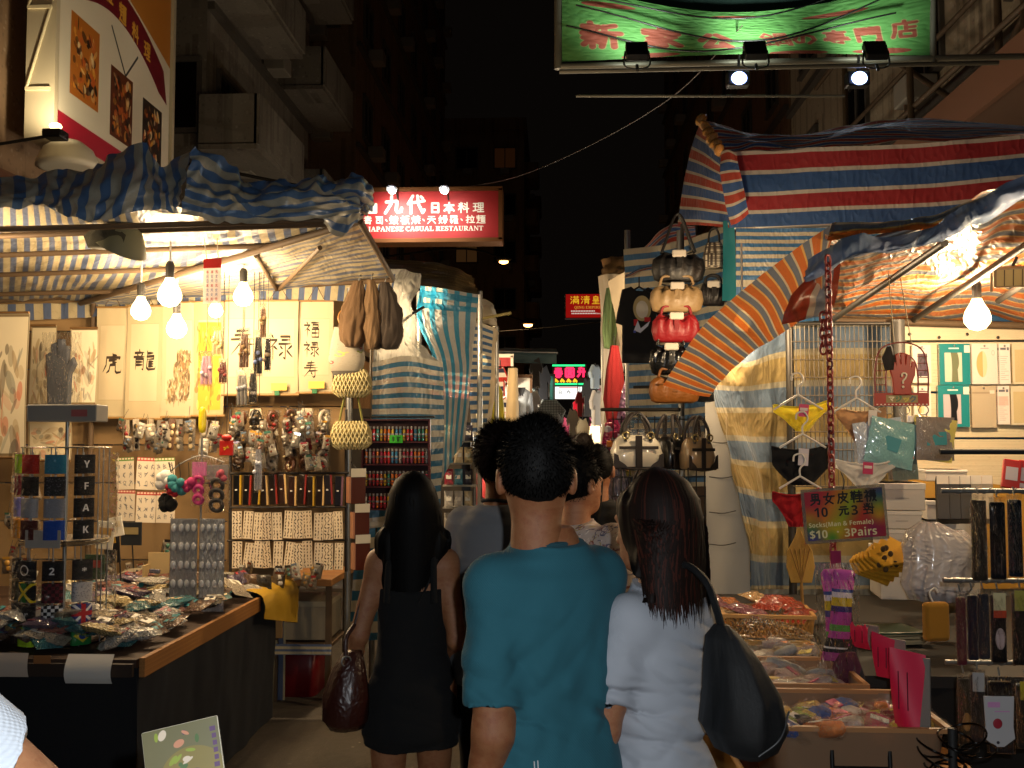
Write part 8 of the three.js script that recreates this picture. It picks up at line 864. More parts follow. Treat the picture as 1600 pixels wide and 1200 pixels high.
const FEMALE = [[.78, .145, .105, .014], [.9, .17, .12, .02], [.98, .155, .108, .012], [1.08, .124, .09, .0], [1.2, .138, .105, -.012], [1.3, .15, .1, -.002], [1.375, .138, .082, .012], [1.42, .1, .062, .02], [1.46, .052, .05, .018], [1.5, .047, .047, .01]];
const headField = (() => {
  const skull = ell([0, .022, .014], [.073, .098, .093]), face = ell([0, -.035, -.03], [.056, .075, .06]), jaw = ell([0, -.088, -.048], [.034, .026, .034]), brow = ell([0, .018, -.078], [.046, .012, .014]), noseA = cone([0, -.002, -.086], [0, -.04, -.102], .007, .012), lips = cone([-.016, -.07, -.083], [.016, -.07, -.083], .0075, .0075), sockL = ell([-.03, .002, -.094], [.016, .011, .014]), sockR = ell([.03, .002, -.094], [.016, .011, .014]), earL = ell([-.079, -.006, .012], [.011, .032, .02]), earR = ell([.079, -.006, .012], [.011, .032, .02]), pitL = ell([-.092, -.004, .006], [.008, .018, .011]), pitR = ell([.092, -.004, .006], [.008, .018, .011]), neck = cone([0, -.06, .02], [0, -.2, .03], .05, .056);
  return (x, y, z, nk = 1) => { let d = smin(skull(x, y, z), face(x, y, z), .04); d = smin(d, jaw(x, y, z), .04); d = smin(d, brow(x, y, z), .02); d = smin(d, noseA(x, y, z), .015); d = -smin(-d, sockL(x, y, z), .012); d = -smin(-d, sockR(x, y, z), .012); d = smin(d, lips(x, y, z), .01); d = smin(d, Math.min(earL(x, y, z), earR(x, y, z)), .012); d = Math.max(d, -Math.min(pitL(x, y, z), pitR(x, y, z))); return smin(d, neck(x, y, z) - (nk - 1) * .055, .03); };
})();
// relaxed or gripping hand, wrist at the origin, fingers towards -y, palm facing +z, thumb on the side of s * x
function handField(s, curl) {
  const parts = [], L = [[.036, .022, .019], [.042, .026, .021], [.039, .025, .02], [.03, .019, .017]], X = [.031, .011, -.01, -.029];
  for (let f = 0; f < 4; f++) {
    const x = X[f] * s, ky = -.088 + (f === 0 ? .003 : f === 3 ? .012 : 0); parts.push(cone([x * .45, -.005, 0], [x, ky, 0], .015, .011)); let p = [x, ky, 0], a = curl * .35;
    for (let k = 0; k < 3; k++) { const q = [p[0] + x * .03, p[1] - Math.cos(a) * L[f][k], p[2] + Math.sin(a) * L[f][k]]; parts.push(cone(p, q, .0098 - k * .001, .0088 - k * .001)); p = q; a += curl * (.6 + .25 * k); }
  }
  const t0 = [.014 * s, -.018, .004], t1 = [.044 * s, -.052, .02 + .01 * curl], t2 = [.05 * s, -.082, .032 + .014 * curl], t3 = [.044 * s - .012 * s * curl, -.103, .042 + .02 * curl];
  const th = [cone(t0, t1, .015, .0125), cone(t1, t2, .0115, .0105), cone(t2, t3, .0105, .0085)], wrist = cone([0, .05, 0], [0, -.02, 0], .025, .022);
  return (x, y, z) => { let d = wrist(x, y, z); for (let i = 0; i < parts.length; i++) { const q = parts[i](x, y, z); d = i % 4 === 0 ? smin(d, q, .012) : Math.min(d, q); if (i % 4 === 0) d = smin(d, q, .014); } for (const q of th) d = smin(d, q(x, y, z), .008); return d; };
}
const SKINTEX = canvasTex(256, 256, (x, w, h) => { x.fillStyle = '#f4efec'; x.fillRect(0, 0, w, h); for (let i = 0; i < 500; i++) { x.fillStyle = `rgba(${pick(['200,110,90', '255,240,225', '170,110,80'])},${rnd(.03, .12)})`; x.beginPath(); x.ellipse(rnd(0, w), rnd(0, h), rnd(2, 16), rnd(2, 12), 0, 0, 7); x.fill(); } grain(x, w, h, 3000, .08); }, 5, 5), PORES = bumpTex(128, () => rnd(), 40, 40);
const SKIN = (c) => mat(c, 0.5, { map: SKINTEX, bumpMap: PORES, bumpScale: .0004, clearcoat: 0.12, clearcoatRoughness: 0.5, sheen: 0.2, sheenColor: 0x663322 });
const HAIR = (c) => mat(c, 0.62, { specularIntensity: 0.3 });
const slimRow = (q, s) => q[0] > 1.44 ? q : [q[0], q[1] * s, q[2] * (1 + s) / 2, q[3]];
function bodyOf(o) { // joints of the unit body
  const f = o.female, sl = o.slim ?? 1, sx = (f ? .155 : .185) * sl, J = { sL: [-sx, 1.395, .015], sR: [sx, 1.395, .015], eL: [-sx - .045, 1.1, .035], eR: [sx + .045, 1.1, .035], wL: [-sx - .04, .86, -.03], wR: [sx + .04, .86, -.03], hL: [-.085, .9, .01], hR: [.085, .9, .01], kL: [-.095, .485, .0], kR: [.095, .485, -.01], aL: [-.095, .08, .03], aR: [.095, .08, .03], ...o.joints };
  const T = prof((f ? FEMALE : MALE).map((q) => slimRow(q, sl))), r = f ? .86 : 1, arms = ['L', 'R'].map((s) => [cone(J['s' + s], J['e' + s], .052 * r, .042 * r), cone(J['e' + s], J['w' + s], .042 * r, .027 * r)]), legs = ['L', 'R'].map((s) => [cone(J['h' + s], J['k' + s], .088, .055), cone(J['k' + s], [(J['k' + s][0] + J['a' + s][0]) / 2, (J['k' + s][1] + J['a' + s][1]) / 2 + .04, (J['k' + s][2] + J['a' + s][2]) / 2 + .022], .054, .054), cone([(J['k' + s][0] + J['a' + s][0]) / 2, (J['k' + s][1] + J['a' + s][1]) / 2 + .04, (J['k' + s][2] + J['a' + s][2]) / 2 + .022], J['a' + s], .052, .036), cone([J['a' + s][0], J['a' + s][1] - .045, J['a' + s][2]], [J['a' + s][0] * 1.1, J['a' + s][1] - .05, J['a' + s][2] - .16], .034, .03)]);
  const delt = ['L', 'R'].map((s) => ell([J['s' + s][0] * .93, 1.385, .012], [.06 * r, .055, .058]));
  const armD = (x, y, z) => { let d = 9; for (const [u, w] of arms) d = Math.min(d, smin(u(x, y, z), w(x, y, z), .02)); return d; };
  const torso = (x, y, z) => smin(T(x, y, z), Math.min(delt[0](x, y, z), delt[1](x, y, z)), .05);
  const legD = (x, y, z) => { let d = 9; for (const l of legs) { let q = l[0](x, y, z); for (let i = 1; i < 4; i++) q = smin(q, l[i](x, y, z), .025); d = Math.min(d, q); } return d; };
  return { slim: sl, J, T, torso, armD, legD, f: (x, y, z) => smin(smin(torso(x, y, z), armD(x, y, z), .035), legD(x, y, z), .04) };
}
function person(o) { // {label, pos, turn, H, female, joints, headTurn, headTilt, skin, cell, dress(addPart, body, unit) }
  const s = o.H / 1.72, t = thing('person', o.label, 'person', o.pos, o.turn), B = bodyOf(o), c = o.cell ?? .011, J = B.J, U = (g) => g.scale(s, s, s);
  const xs = [J.eL, J.eR, J.wL, J.wR].flatMap((p) => [p[0]]), zs = [J.eL, J.eR, J.wL, J.wR, J.kL, J.kR, J.aL, J.aR].map((p) => p[2]);
  const geos = [net(B.f, [Math.min(-.25, ...xs) - .07, -.01, Math.min(-.2, ...zs) - .2], [Math.max(.25, ...xs) + .07, 1.53, Math.max(.16, ...zs) + .08], c)];
  const hm = new THREE.Matrix4().makeTranslation(o.headDx ?? 0, 1.5, .012).multiply(new THREE.Matrix4().makeRotationFromEuler(new THREE.Euler(o.headTilt ?? 0, o.headTurn ?? 0, o.headRoll ?? 0, 'YXZ'))).multiply(new THREE.Matrix4().makeTranslation(0, .105, -.012));
  const hc = o.headCell ?? .006; geos.push(net((x, y, z) => headField(x, y, z, o.neckK ?? 1.05), [-.11, -.2, -.14], [.11, .14, .13], hc).applyMatrix4(hm));
  for (const k of ['L', 'R']) { if (o.noHands) continue; const w = new THREE.Vector3(...J['w' + k]), e = new THREE.Vector3(...J['e' + k]), y = e.clone().sub(w).normalize(), palm = new THREE.Vector3(...(o.palm?.[k] ?? [k === 'L' ? 1 : -1, 0, 0])), x = y.clone().cross(palm).normalize(), z = x.clone().cross(y); geos.push(net(handField(k === 'L' ? 1 : -1, o.curl?.[k] ?? .6), [-.075, -.21, -.05], [.075, .06, .11], o.handCell ?? .0045).applyMatrix4(new THREE.Matrix4().makeBasis(x, y, z).setPosition(w))); }
  part('body', U(M(geos)), SKIN(o.skin ?? 0xa8714c), t);
  const add = (n, g, m, lab) => part(n, U(Array.isArray(g) ? M(g) : g), m, t, lab);
  const hp = (x, y, z) => V(x, y, z).applyMatrix4(hm); // head point to unit space
  if (o.eyes !== false) add('eye', [-1, 1].map((k) => sphere(.0095, 0, 0, 0, 1, 1, 1, 10).applyMatrix4(new THREE.Matrix4().makeTranslation(.029 * k, .001, -.077)).applyMatrix4(hm)), mat(0x8a8078, 0.3));
  o.dress(add, B, hm, hp, s); return t;
}
// cloth volume: function field of the unit body, meshed in a box
const clothNet = (f, lo, hi, c = .009) => net(f, lo, hi, c);
function folds(dx, dy, fr, amp, seed) { return (x, y, z) => { const u = x * dx + y * dy, v = x * dy - y * dx; const q = Math.abs(n3(u * fr, v * fr * 0.2, z * fr * 0.5 + seed)); return amp * (Math.max(0, 1 - 3.2 * q) - .35 * q) * (.55 + .45 * n3(x * 4, y * 4, seed + 3)) - amp * .3 * Math.abs(n3(u * fr * 2.3, v * fr * .5, z * fr + seed + 7)) ; }; }
// short hair: skull cap with strands; skip(x, y, z) leaves skin free
function shortHair(add, hm, color, { n = 5200, len = .022, nape = -.055, seed = 1, vol = .012 } = {}) {
  const sk = ell([0, .024, .016], [.074 + vol * .5, .1 + vol, .094 + vol * .7]), low = (x, z) => z > 0 ? lerp(-.015, nape, clamp(z / .06, 0, 1)) : lerp(-.015, .055, clamp(-z / .06, 0, 1));
  const f = (x, y, z) => { let d = sk(x, y, z) + .0014 * n3(x * 30, y * 30, z * 30 + seed); d += .009 * (1 - smooth(y, -.075, .03)); d = Math.max(d, low(x, z) - y + .004 * n3(x * 60, z * 60, 2)); return Math.max(d, -ell([Math.sign(x) * .083, -.01, .008], [.016, .038, .025])(x, y, z)); };
  add('hair', net(f, [-.11, -.11, -.13], [.11, .16, .14], .006).applyMatrix4(hm), HAIR(color));
  const p = [], nr = [];
  for (let i = 0; i < n; i++) {
    const a = rnd(0, 2 * PI), v = rnd(-.75, 1), q = Math.sqrt(1 - v * v), nx = Math.cos(a) * q, ny = v, nz = Math.sin(a) * q, x = nx * (.074 + vol * .5), y = .024 + ny * (.1 + vol), z = .016 + nz * (.094 + vol * .7); if (y < low(x, z) + (z > .02 && nape > -.09 ? .034 : .004)) continue;
    const L = len * rnd(.5, 1.15) * (.12 + 1.05 * smooth(y, -.08, .08)), d = V(nx * .5 + rnd(-.22, .22), ny * .5 + rnd(-.25, .15) - .4 * (1 - v), nz * .55 + rnd(-.22, .22) + .2).normalize(), b = V(x, y, z).addScaledVector(V(nx, ny, nz), -.003), e = b.clone().addScaledVector(d, L), sd = d.clone().cross(V(rnd(-1, 1), rnd(-1, 1), rnd(-1, 1))).normalize().multiplyScalar(.0011);
    for (const pt of [b.clone().add(sd), b.clone().sub(sd), e]) p.push(pt.x, pt.y, pt.z); for (let k = 0; k < 3; k++) nr.push(nx, ny, nz);
  }
  const g = new THREE.BufferGeometry(); g.setAttribute('position', new THREE.Float32BufferAttribute(p, 3)); g.setAttribute('normal', new THREE.Float32BufferAttribute(nr, 3)); add('hair_strands', g.applyMatrix4(hm), HAIR(color));
}
// long hair: an inner volume plus many ribbons that fall from the parting; len(a) = lower end for the angle a around the head (0 = back)
function longHair(add, hm, color, { n = 900, low = 1.2, spread = .1, face = 1.15, seed = 1, tipW = .35, colors } = {}) {
  const top = ell([0, .026, .018], [.086, .106, .104]); const lowL = low - 1.605, dropped = prof([[lowL * .9, spread * tipW * .6, .012, .07], [lowL * .8, spread * lerp(tipW, 1, .35), .028, .068], [lowL * .55, spread * .88, .045, .06], [-.12, spread * .98, .06, .045], [-.03, .086, .085, .03], [.05, .082, .09, .02]], 2.1);
  const f = (x, y, z) => { let d = smin(Math.max(top(x, y, z), -.06 - y), dropped(x, y, z), .03); d = Math.max(d, -ell([0, -.05, -.1], [.058, .1, .062])(x, y, z)); return d + .006 * n3(x * 26, y * 4, z * 26 + seed); };
  add('hair', net(f, [-.16, lowL - .02, -.12], [.16, .15, .16], .008).applyMatrix4(hm), HAIR(color));
  const P = [[], []], I = [[], []];
  for (let i = 0; i < n; i++) {
    const a = rnd(-1.68, 1.68), k = i % 5 === 0 ? 1 : 0, p = P[k], ix = I[k], jl = lowL + rnd(-.04, .13) + rnd(0, .07) + .1 * Math.abs(a / 2.6) ** 2, x0 = Math.sin(a), z0 = Math.cos(a), ph = rnd(0, 6), w = rnd(.0014, .0032), r0 = rnd(.97, 1.05), m = 11; let prev = null;
    for (let j = 0; j <= m; j++) {
      const v = j / m; let x, y, z;
      if (v < .35) { const q = v / .35 * PI / 2 * .96 + .06; x = x0 * Math.sin(q) * .09 * r0; y = .026 + Math.cos(q) * .11 * r0; z = .018 + z0 * Math.sin(q) * .107 * r0; }
      else { const q = (v - .35) / .65; y = lerp(.02, jl, q); const sp = lerp(.09, spread * (1 - (1 - tipW) * .75 * q), Math.min(1, q * 1.4)); x = x0 * sp * r0 * (1 + .05 * Math.sin(q * 6 + ph)) + .004 * Math.sin(q * 9 + ph); z = lerp(.018 + z0 * .107 * r0, .066 + z0 * .045 * r0, Math.min(1, q * 1.3)); }
      const ww = w * (v > .8 ? (1 - v) / .2 * .9 + .1 : 1), tx = z0 * ww, tz = -x0 * ww, b = p.length / 3; p.push(x - tx, y, z - tz, x + tx, y, z + tz); if (prev !== null) ix.push(prev, b, prev + 1, prev + 1, b, b + 1); prev = b;
    }
  }
  P.forEach((p, k) => { const g = new THREE.BufferGeometry(); g.setAttribute('position', new THREE.Float32BufferAttribute(p, 3)); g.setIndex(I[k]); g.computeVertexNormals(); add('hair_strands', g.applyMatrix4(hm), HAIR(colors?.[k] ?? color)); });
}
// T-shirt over a body: hem height, sleeve length 0..1 of the upper arm
function teeField(B, { hem = .84, sleeve = .78, r = .07, w = 1, tab, fold, neckY = 1.462, neckSlope = .5, loose = .012, cutL = true }) {
  r *= .4 + .6 * B.slim; const J = B.J, sl = ['L', 'R'].map((k) => { const a = J['s' + k], b = J['e' + k], e = a.map((q, i) => q + (b[i] - q) * (sleeve + .25)), dir = b.map((q, i) => q - a[i]), l = Math.hypot(...dir), n = dir.map((q) => q / l), cut = a.map((q, i) => q + dir[i] * sleeve); return { c: cone(a, e, r * .98, r * 1.06), n, cut }; });
  const T = prof(tab.map((q) => slimRow(q, B.slim)), 2.5);
  return (x, y, z) => {
    let d = T(x, y, z); for (let i = 0; i < 2; i++) { const q = sl[i]; let s = q.c(x, y, z); s = Math.max(s, (x - q.cut[0]) * q.n[0] + (y - q.cut[1]) * q.n[1] + (z - q.cut[2]) * q.n[2]); d = smin(d, s, .028); }
    if (fold) d += fold(x, y, z) * smooth(1.47 - y, 0.04, .2); d = smin(d, B.torso(x, y, z) - lerp(.03, .008, smooth(y, .98, 1.1)), .02); d = Math.max(d, hem + .008 * Math.sin(x * 14) - y); return Math.max(d, y - (neckY + (z - .02) * neckSlope * .6 - Math.max(0, .03 - Math.abs(z - .02)) * 0));
  };
}
const trousers = (B, waist, loose, cut = .03) => (x, y, z) => Math.max(smin(Math.max(B.T(x, y, z), y - 1.02), B.legD(x, y, z), .05) - loose + .004 * n3(x * 12, y * 7, z * 12), y - waist, cut - y);
const shoes = (add, B, m) => ['L', 'R'].forEach((k) => { const a = B.J['a' + k]; add('shoe', loft([{ y: .0, w: .042, d: .125, z: -.05 }, { y: .025, w: .046, d: .13, z: -.05 }, { y: .05, w: .042, d: .11, z: -.03 }, { y: .085, w: .036, d: .05, z: .02 }], 20, { e: 2.4 }).translate(a[0] * 1.03, Math.max(0, a[1] - .08), a[2]), m); });
const neckRib = (add, m, y = 1.455, w = .066, d = .06, z = .018, tilt = .3, x = 0) => add('collar', put(new THREE.TorusGeometry(1, .11, 8, 36).rotateX(PI / 2).scale(w, .06, d), x, y, z, tilt), m);

// ---------------------------------------------------------------- man in the teal T-shirt
{
  const teal = cloth(0x265f6d), g1 = folds(.5, .86, 7, .013, 3), g2 = folds(-.75, .66, 6, .011, 9);
  person({ label: 'man with short black hair in a teal T-shirt seen from behind', pos: V(-.028, 0, -2.2), turn: .66, headDx: -.03, H: 1.665, slim: .84, headTurn: -.6, headTilt: .06, neckK: 1.05, skin: 0xa06a45, cell: .01, headCell: .0045,
    joints: { sL: [-.145, 1.38, .015], sR: [.145, 1.38, .015], eL: [-.168, 1.09, .05], wL: [-.175, .84, -.03], eR: [.17, 1.1, -.06], wR: [.19, 1.13, -.28], kL: [-.1, .485, -.05], aR: [.1, .08, .12], kR: [.1, .485, .02] },
    dress(add, B, hm) {
      const tab = [[.76, .178, .135, .01], [.9, .184, .135, .012], [1.02, .182, .13, .006], [1.14, .184, .13, 0], [1.25, .182, .13, -.002], [1.33, .178, .126, .006], [1.385, .15, .11, .014], [1.43, .11, .086, .02], [1.47, .074, .071, .016], [1.5, .066, .066, .01]];
      add('shirt', clothNet(teeField(B, { hem: .8, sleeve: .83, r: .066, tab, neckY: 1.474, neckSlope: -.35, fold: (x, y, z) => g1(x, y, z) * (z > -.05 ? 1 : .4) * smooth(1.42 - y, 0, .25) + g2(x, y, z) * .7 + .0035 * n3(x * 14, y * 9, z * 14) }), [-.36, .78, -.22], [.36, 1.5, .22], .0085), teal);
      neckRib(add, cloth(0x225461), 1.452, .063, .062, .016, -.2, -.02);
      add('side_stitching', [[-.118, .98], [-.112, .9]].flatMap(([x, y], i) => [0, 1].map((k) => tube([V(x + k * .009, y + .06, .122 - i * .004), V(x + .003 + k * .009, y, .126), V(x + .012 + k * .009, y - .035, .127)], .0016, 8, 5))), mat(0xc9ccd0, .6));
      add('trousers', clothNet(trousers(B, .98, .016), [-.22, .02, -.2], [.22, 1.0, .24], .013), cloth(0x2a2c33)); shoes(add, B, mat(0x1a1a1c, .5)); shortHair(add, hm, 0x0d0b0a, { n: 15000, len: .018, nape: -.068, vol: .01 });
    } });
}
// ---------------------------------------------------------------- woman in the white T-shirt
let whiteWoman;
{
  const white = cloth(0xa9adb6), g1 = folds(.35, .94, 9, .017, 21), g2 = folds(-.6, .8, 8, .014, 33);
  whiteWoman = person({ label: 'woman with shoulder length dark brown hair in a white T-shirt, black bag on her back', pos: V(.215, 0, -2.3), turn: .85, H: 1.55, slim: .8, female: true, headTurn: -.02, headTilt: -.05, skin: 0xb07a55, cell: .01, headCell: .0045,
    joints: { eL: [-.165, 1.13, -.03], wL: [-.1, 1.12, -.25], eR: [.17, 1.11, .05], wR: [.15, 1.08, -.18], kL: [-.09, .485, -.06], aR: [.09, .08, .1] },
    dress(add, B, hm) {
      const tab = [[.74, .176, .14, .016], [.86, .182, .142, .016], [.98, .17, .128, .01], [1.1, .152, .118, 0], [1.2, .158, .128, -.012], [1.3, .166, .122, -.004], [1.378, .146, .1, .012], [1.425, .104, .076, .02], [1.468, .064, .062, .016], [1.5, .06, .06, .01]];
      add('shirt', clothNet(teeField(B, { hem: .76, sleeve: .74, r: .06, tab, neckY: 1.46, neckSlope: -.3, fold: (x, y, z) => g1(x, y, z) + g2(x, y, z) * smooth(1.2 - y, 0, .3) }), [-.32, .74, -.24], [.32, 1.5, .24], .0085), white);
      neckRib(add, white, 1.458, .061, .059, .017, -.2); add('jeans', clothNet(trousers(B, .96, .014), [-.22, .02, -.22], [.22, 1.0, .22], .013), cloth(0x1d2430)); shoes(add, B, mat(0x2a2522, .5));
      longHair(add, hm, 0x140c09, { n: 3000, low: 1.39, spread: .118, seed: 4, tipW: .95, colors: [0x1a0f0b, 0x3a1a12] });
    } });
}
// ---------------------------------------------------------------- woman in the black dress
{
  const black = cloth(0x08080a, { sheen: 0.1 }), g1 = folds(.1, .99, 6, .007, 41);
  person({ label: 'woman with long black hair in a short black strap dress walking away', pos: at(645, 900, 3.5).setY(0), turn: .06, H: 1.51, slim: .84, female: true, headTurn: .1, headTilt: .1, skin: 0xa8744f, cell: .011,
    joints: { eL: [-.2, 1.12, .04], wL: [-.25, .9, -.06], eR: [.175, 1.1, .05], wR: [.12, .95, -.22], aL: [-.1, .08, .09], kL: [-.09, .49, .0], kR: [.085, .49, -.05], aR: [.07, .08, -.04] }, curl: { L: 1.3, R: .7 },
    dress(add, B, hm) {
      const tab = [[.67, .2, .155, .012], [.72, .215, .16, .014], [.76, .225, .165, .016], [.9, .2, .145, .018], [1.05, .162, .115, .006], [1.18, .158, .115, -.008], [1.27, .158, .108, -.002], [1.33, .15, .1, .004]];
      const T = prof(tab.map((q) => [q[0], q[1] * .84, q[2] * .92, q[3]]), 2.2); add('dress', clothNet((x, y, z) => Math.max(smin(T(x, y, z), B.torso(x, y, z) - .006, .02) + g1(x, y, z) * smooth(1.25 - y, 0, .3), y - (1.265 + (z < 0 ? .05 : .02) + .02 * Math.abs(x) * 5), .705 - y + .006 * Math.sin(x * 20)), [-.25, .53, -.2], [.25, 1.36, .21], .009), black);
      [[-.088, -.1], [.09, .085]].forEach(([x, x2]) => add('strap', tube([V(x, 1.25, .118), V(x * .98, 1.33, .112), V(x * .95, 1.405, .085), V(x * .95, 1.43, .02), V(x2, 1.36, -.08)], .0125, 20, 6), black)); add('strap', [tube([V(.03, 1.25, .122), V(.075, 1.34, .112), V(.1, 1.415, .07), V(.1, 1.43, .01)], .005, 14, 6)], black);
      ['L', 'R'].forEach((k) => add('sandal', loft([{ y: 0, w: .04, d: .12, z: -.05 }, { y: .022, w: .042, d: .122, z: -.05 }], 18, { e: 2.6 }).translate(B.J['a' + k][0] * 1.03, 0, B.J['a' + k][2]), mat(0x1c1512, .6)));
      longHair(add, hm, 0x060505, { n: 3400, low: 1.16, spread: .15, seed: 8, tipW: .3, colors: [0x070606, 0x0d0a09] });
    } });
}
// ---------------------------------------------------------------- man in grey
{
  const grey = cloth(0x77777a), g1 = folds(.3, .95, 6, .008, 51);
  person({ label: 'man in a grey T-shirt and black trousers between the black dress and the teal shirt', pos: at(788, 900, 3.55).setY(0), turn: -.5, H: 1.665, slim: .88, headTurn: .2, headTilt: .05, skin: 0xb27a50, cell: .012, neckK: 1.1,
    joints: { sL: [-.165, 1.385, .015], sR: [.165, 1.385, .015], eL: [-.225, 1.1, .03], wL: [-.16, 1.02, -.2], aL: [-.09, .08, .1], kR: [.095, .49, -.08] },
    dress(add, B, hm) {
      const tab = [[.78, .2, .145, .01], [.95, .2, .14, .01], [1.1, .192, .132, 0], [1.25, .194, .132, -.002], [1.34, .192, .126, .006], [1.392, .168, .11, .014], [1.435, .12, .086, .02], [1.475, .074, .07, .016], [1.5, .07, .066, .01]];
      add('shirt', clothNet(teeField(B, { hem: .845, sleeve: .8, r: .068, tab, neckY: 1.472, neckSlope: -.3, fold: g1 }), [-.34, .82, -.22], [.34, 1.5, .22], .01), grey); neckRib(add, cloth(0x29292b), 1.466, .07, .066, .016, -.2);
      add('trousers', clothNet(trousers(B, .96, .018), [-.22, .02, -.22], [.22, 1.0, .24], .013), cloth(0x0b0b0d)); shoes(add, B, mat(0x121214, .5)); shortHair(add, hm, 0x1a0d08, { n: 11000, len: .034, nape: -.1, vol: .018, seed: 5 });
    } });
}
// ---------------------------------------------------------------- woman in the floral blouse, woman with the ponytail
{
  const ft = canvasTex(256, 256, (x, w, h) => { x.fillStyle = '#b9aaa2'; x.fillRect(0, 0, w, h); for (let i = 0; i < 260; i++) { x.strokeStyle = `rgba(${pick(['90,70,90', '120,60,50', '160,140,80', '70,70,100', '230,220,210'])},.8)`; x.lineWidth = rnd(2, 5); x.beginPath(); const a = rnd(0, w), b = rnd(0, h); x.arc(a, b, rnd(4, 12), rnd(0, 6), rnd(0, 6)); x.stroke(); } }, 5, 5);
  person({ label: 'woman in a pale patterned blouse looking right, beyond the teal shirted man', pos: at(905, 800, 3.75).setY(0), turn: -.5, H: 1.58, female: true, headTurn: -.35, skin: 0xb98058, cell: .013,
    joints: { aL: [-.09, .08, .1], kR: [.09, .49, -.06] },
    dress(add, B, hm) { const tab = [[.76, .19, .15, .016], [.9, .192, .15, .016], [1.1, .172, .13, 0], [1.3, .172, .125, -.004], [1.378, .15, .104, .012], [1.425, .106, .08, .02], [1.47, .064, .062, .016], [1.5, .06, .06, .01]]; add('blouse', clothNet(teeField(B, { hem: .78, sleeve: .7, r: .068, tab, neckY: 1.462, neckSlope: -.3, fold: folds(.3, .95, 7, .01, 61) }), [-.34, .75, -.24], [.34, 1.5, .24], .012), tmat(ft, .85)); add('trousers', clothNet(trousers(B, .95, .02), [-.22, .02, -.22], [.22, 1.0, .22], .014), cloth(0x1b1a1e)); shoes(add, B, mat(0x1a1816, .6)); shortHair(add, hm, 0x0b0909, { n: 7000, len: .036, nape: -.115, vol: .02, seed: 9 }); } });
  person({ label: 'woman in black with a long ponytail walking ahead on the right', pos: at(934, 800, 4.9).setY(0), turn: .05, H: 1.6, female: true, headTurn: -.2, skin: 0xa8724c, cell: .014,
    joints: { aR: [.09, .08, .1], kL: [-.09, .49, -.06] },
    dress(add, B, hm) { const tab = [[.76, .18, .14, .016], [.9, .184, .14, .016], [1.1, .15, .118, 0], [1.3, .164, .12, -.004], [1.378, .146, .1, .012], [1.425, .104, .078, .02], [1.47, .064, .062, .016], [1.5, .06, .06, .01]]; add('shirt', clothNet(teeField(B, { hem: .8, sleeve: .75, r: .062, tab, neckY: 1.462, neckSlope: -.3 }), [-.34, .78, -.24], [.34, 1.5, .24], .013), cloth(0x0b0b0d)); add('jeans', clothNet(trousers(B, .95, .016), [-.22, .02, -.22], [.22, 1.0, .22], .014), cloth(0x20242e)); shoes(add, B, mat(0x1a1816, .6)); shortHair(add, hm, 0x0c0a09, { n: 1500, len: .02, nape: -.09, vol: .012, seed: 12 }); add('ponytail', loft([{ y: -.28, w: .012, d: .012, z: .15 }, { y: -.2, w: .032, d: .026, z: .15 }, { y: -.06, w: .04, d: .034, z: .145 }, { y: .03, w: .026, d: .026, z: .12 }, { y: .055, w: .014, d: .014, z: .1 }], 20, { jig: .12 }).applyMatrix4(hm), HAIR(0x0c0a09)); } });
}
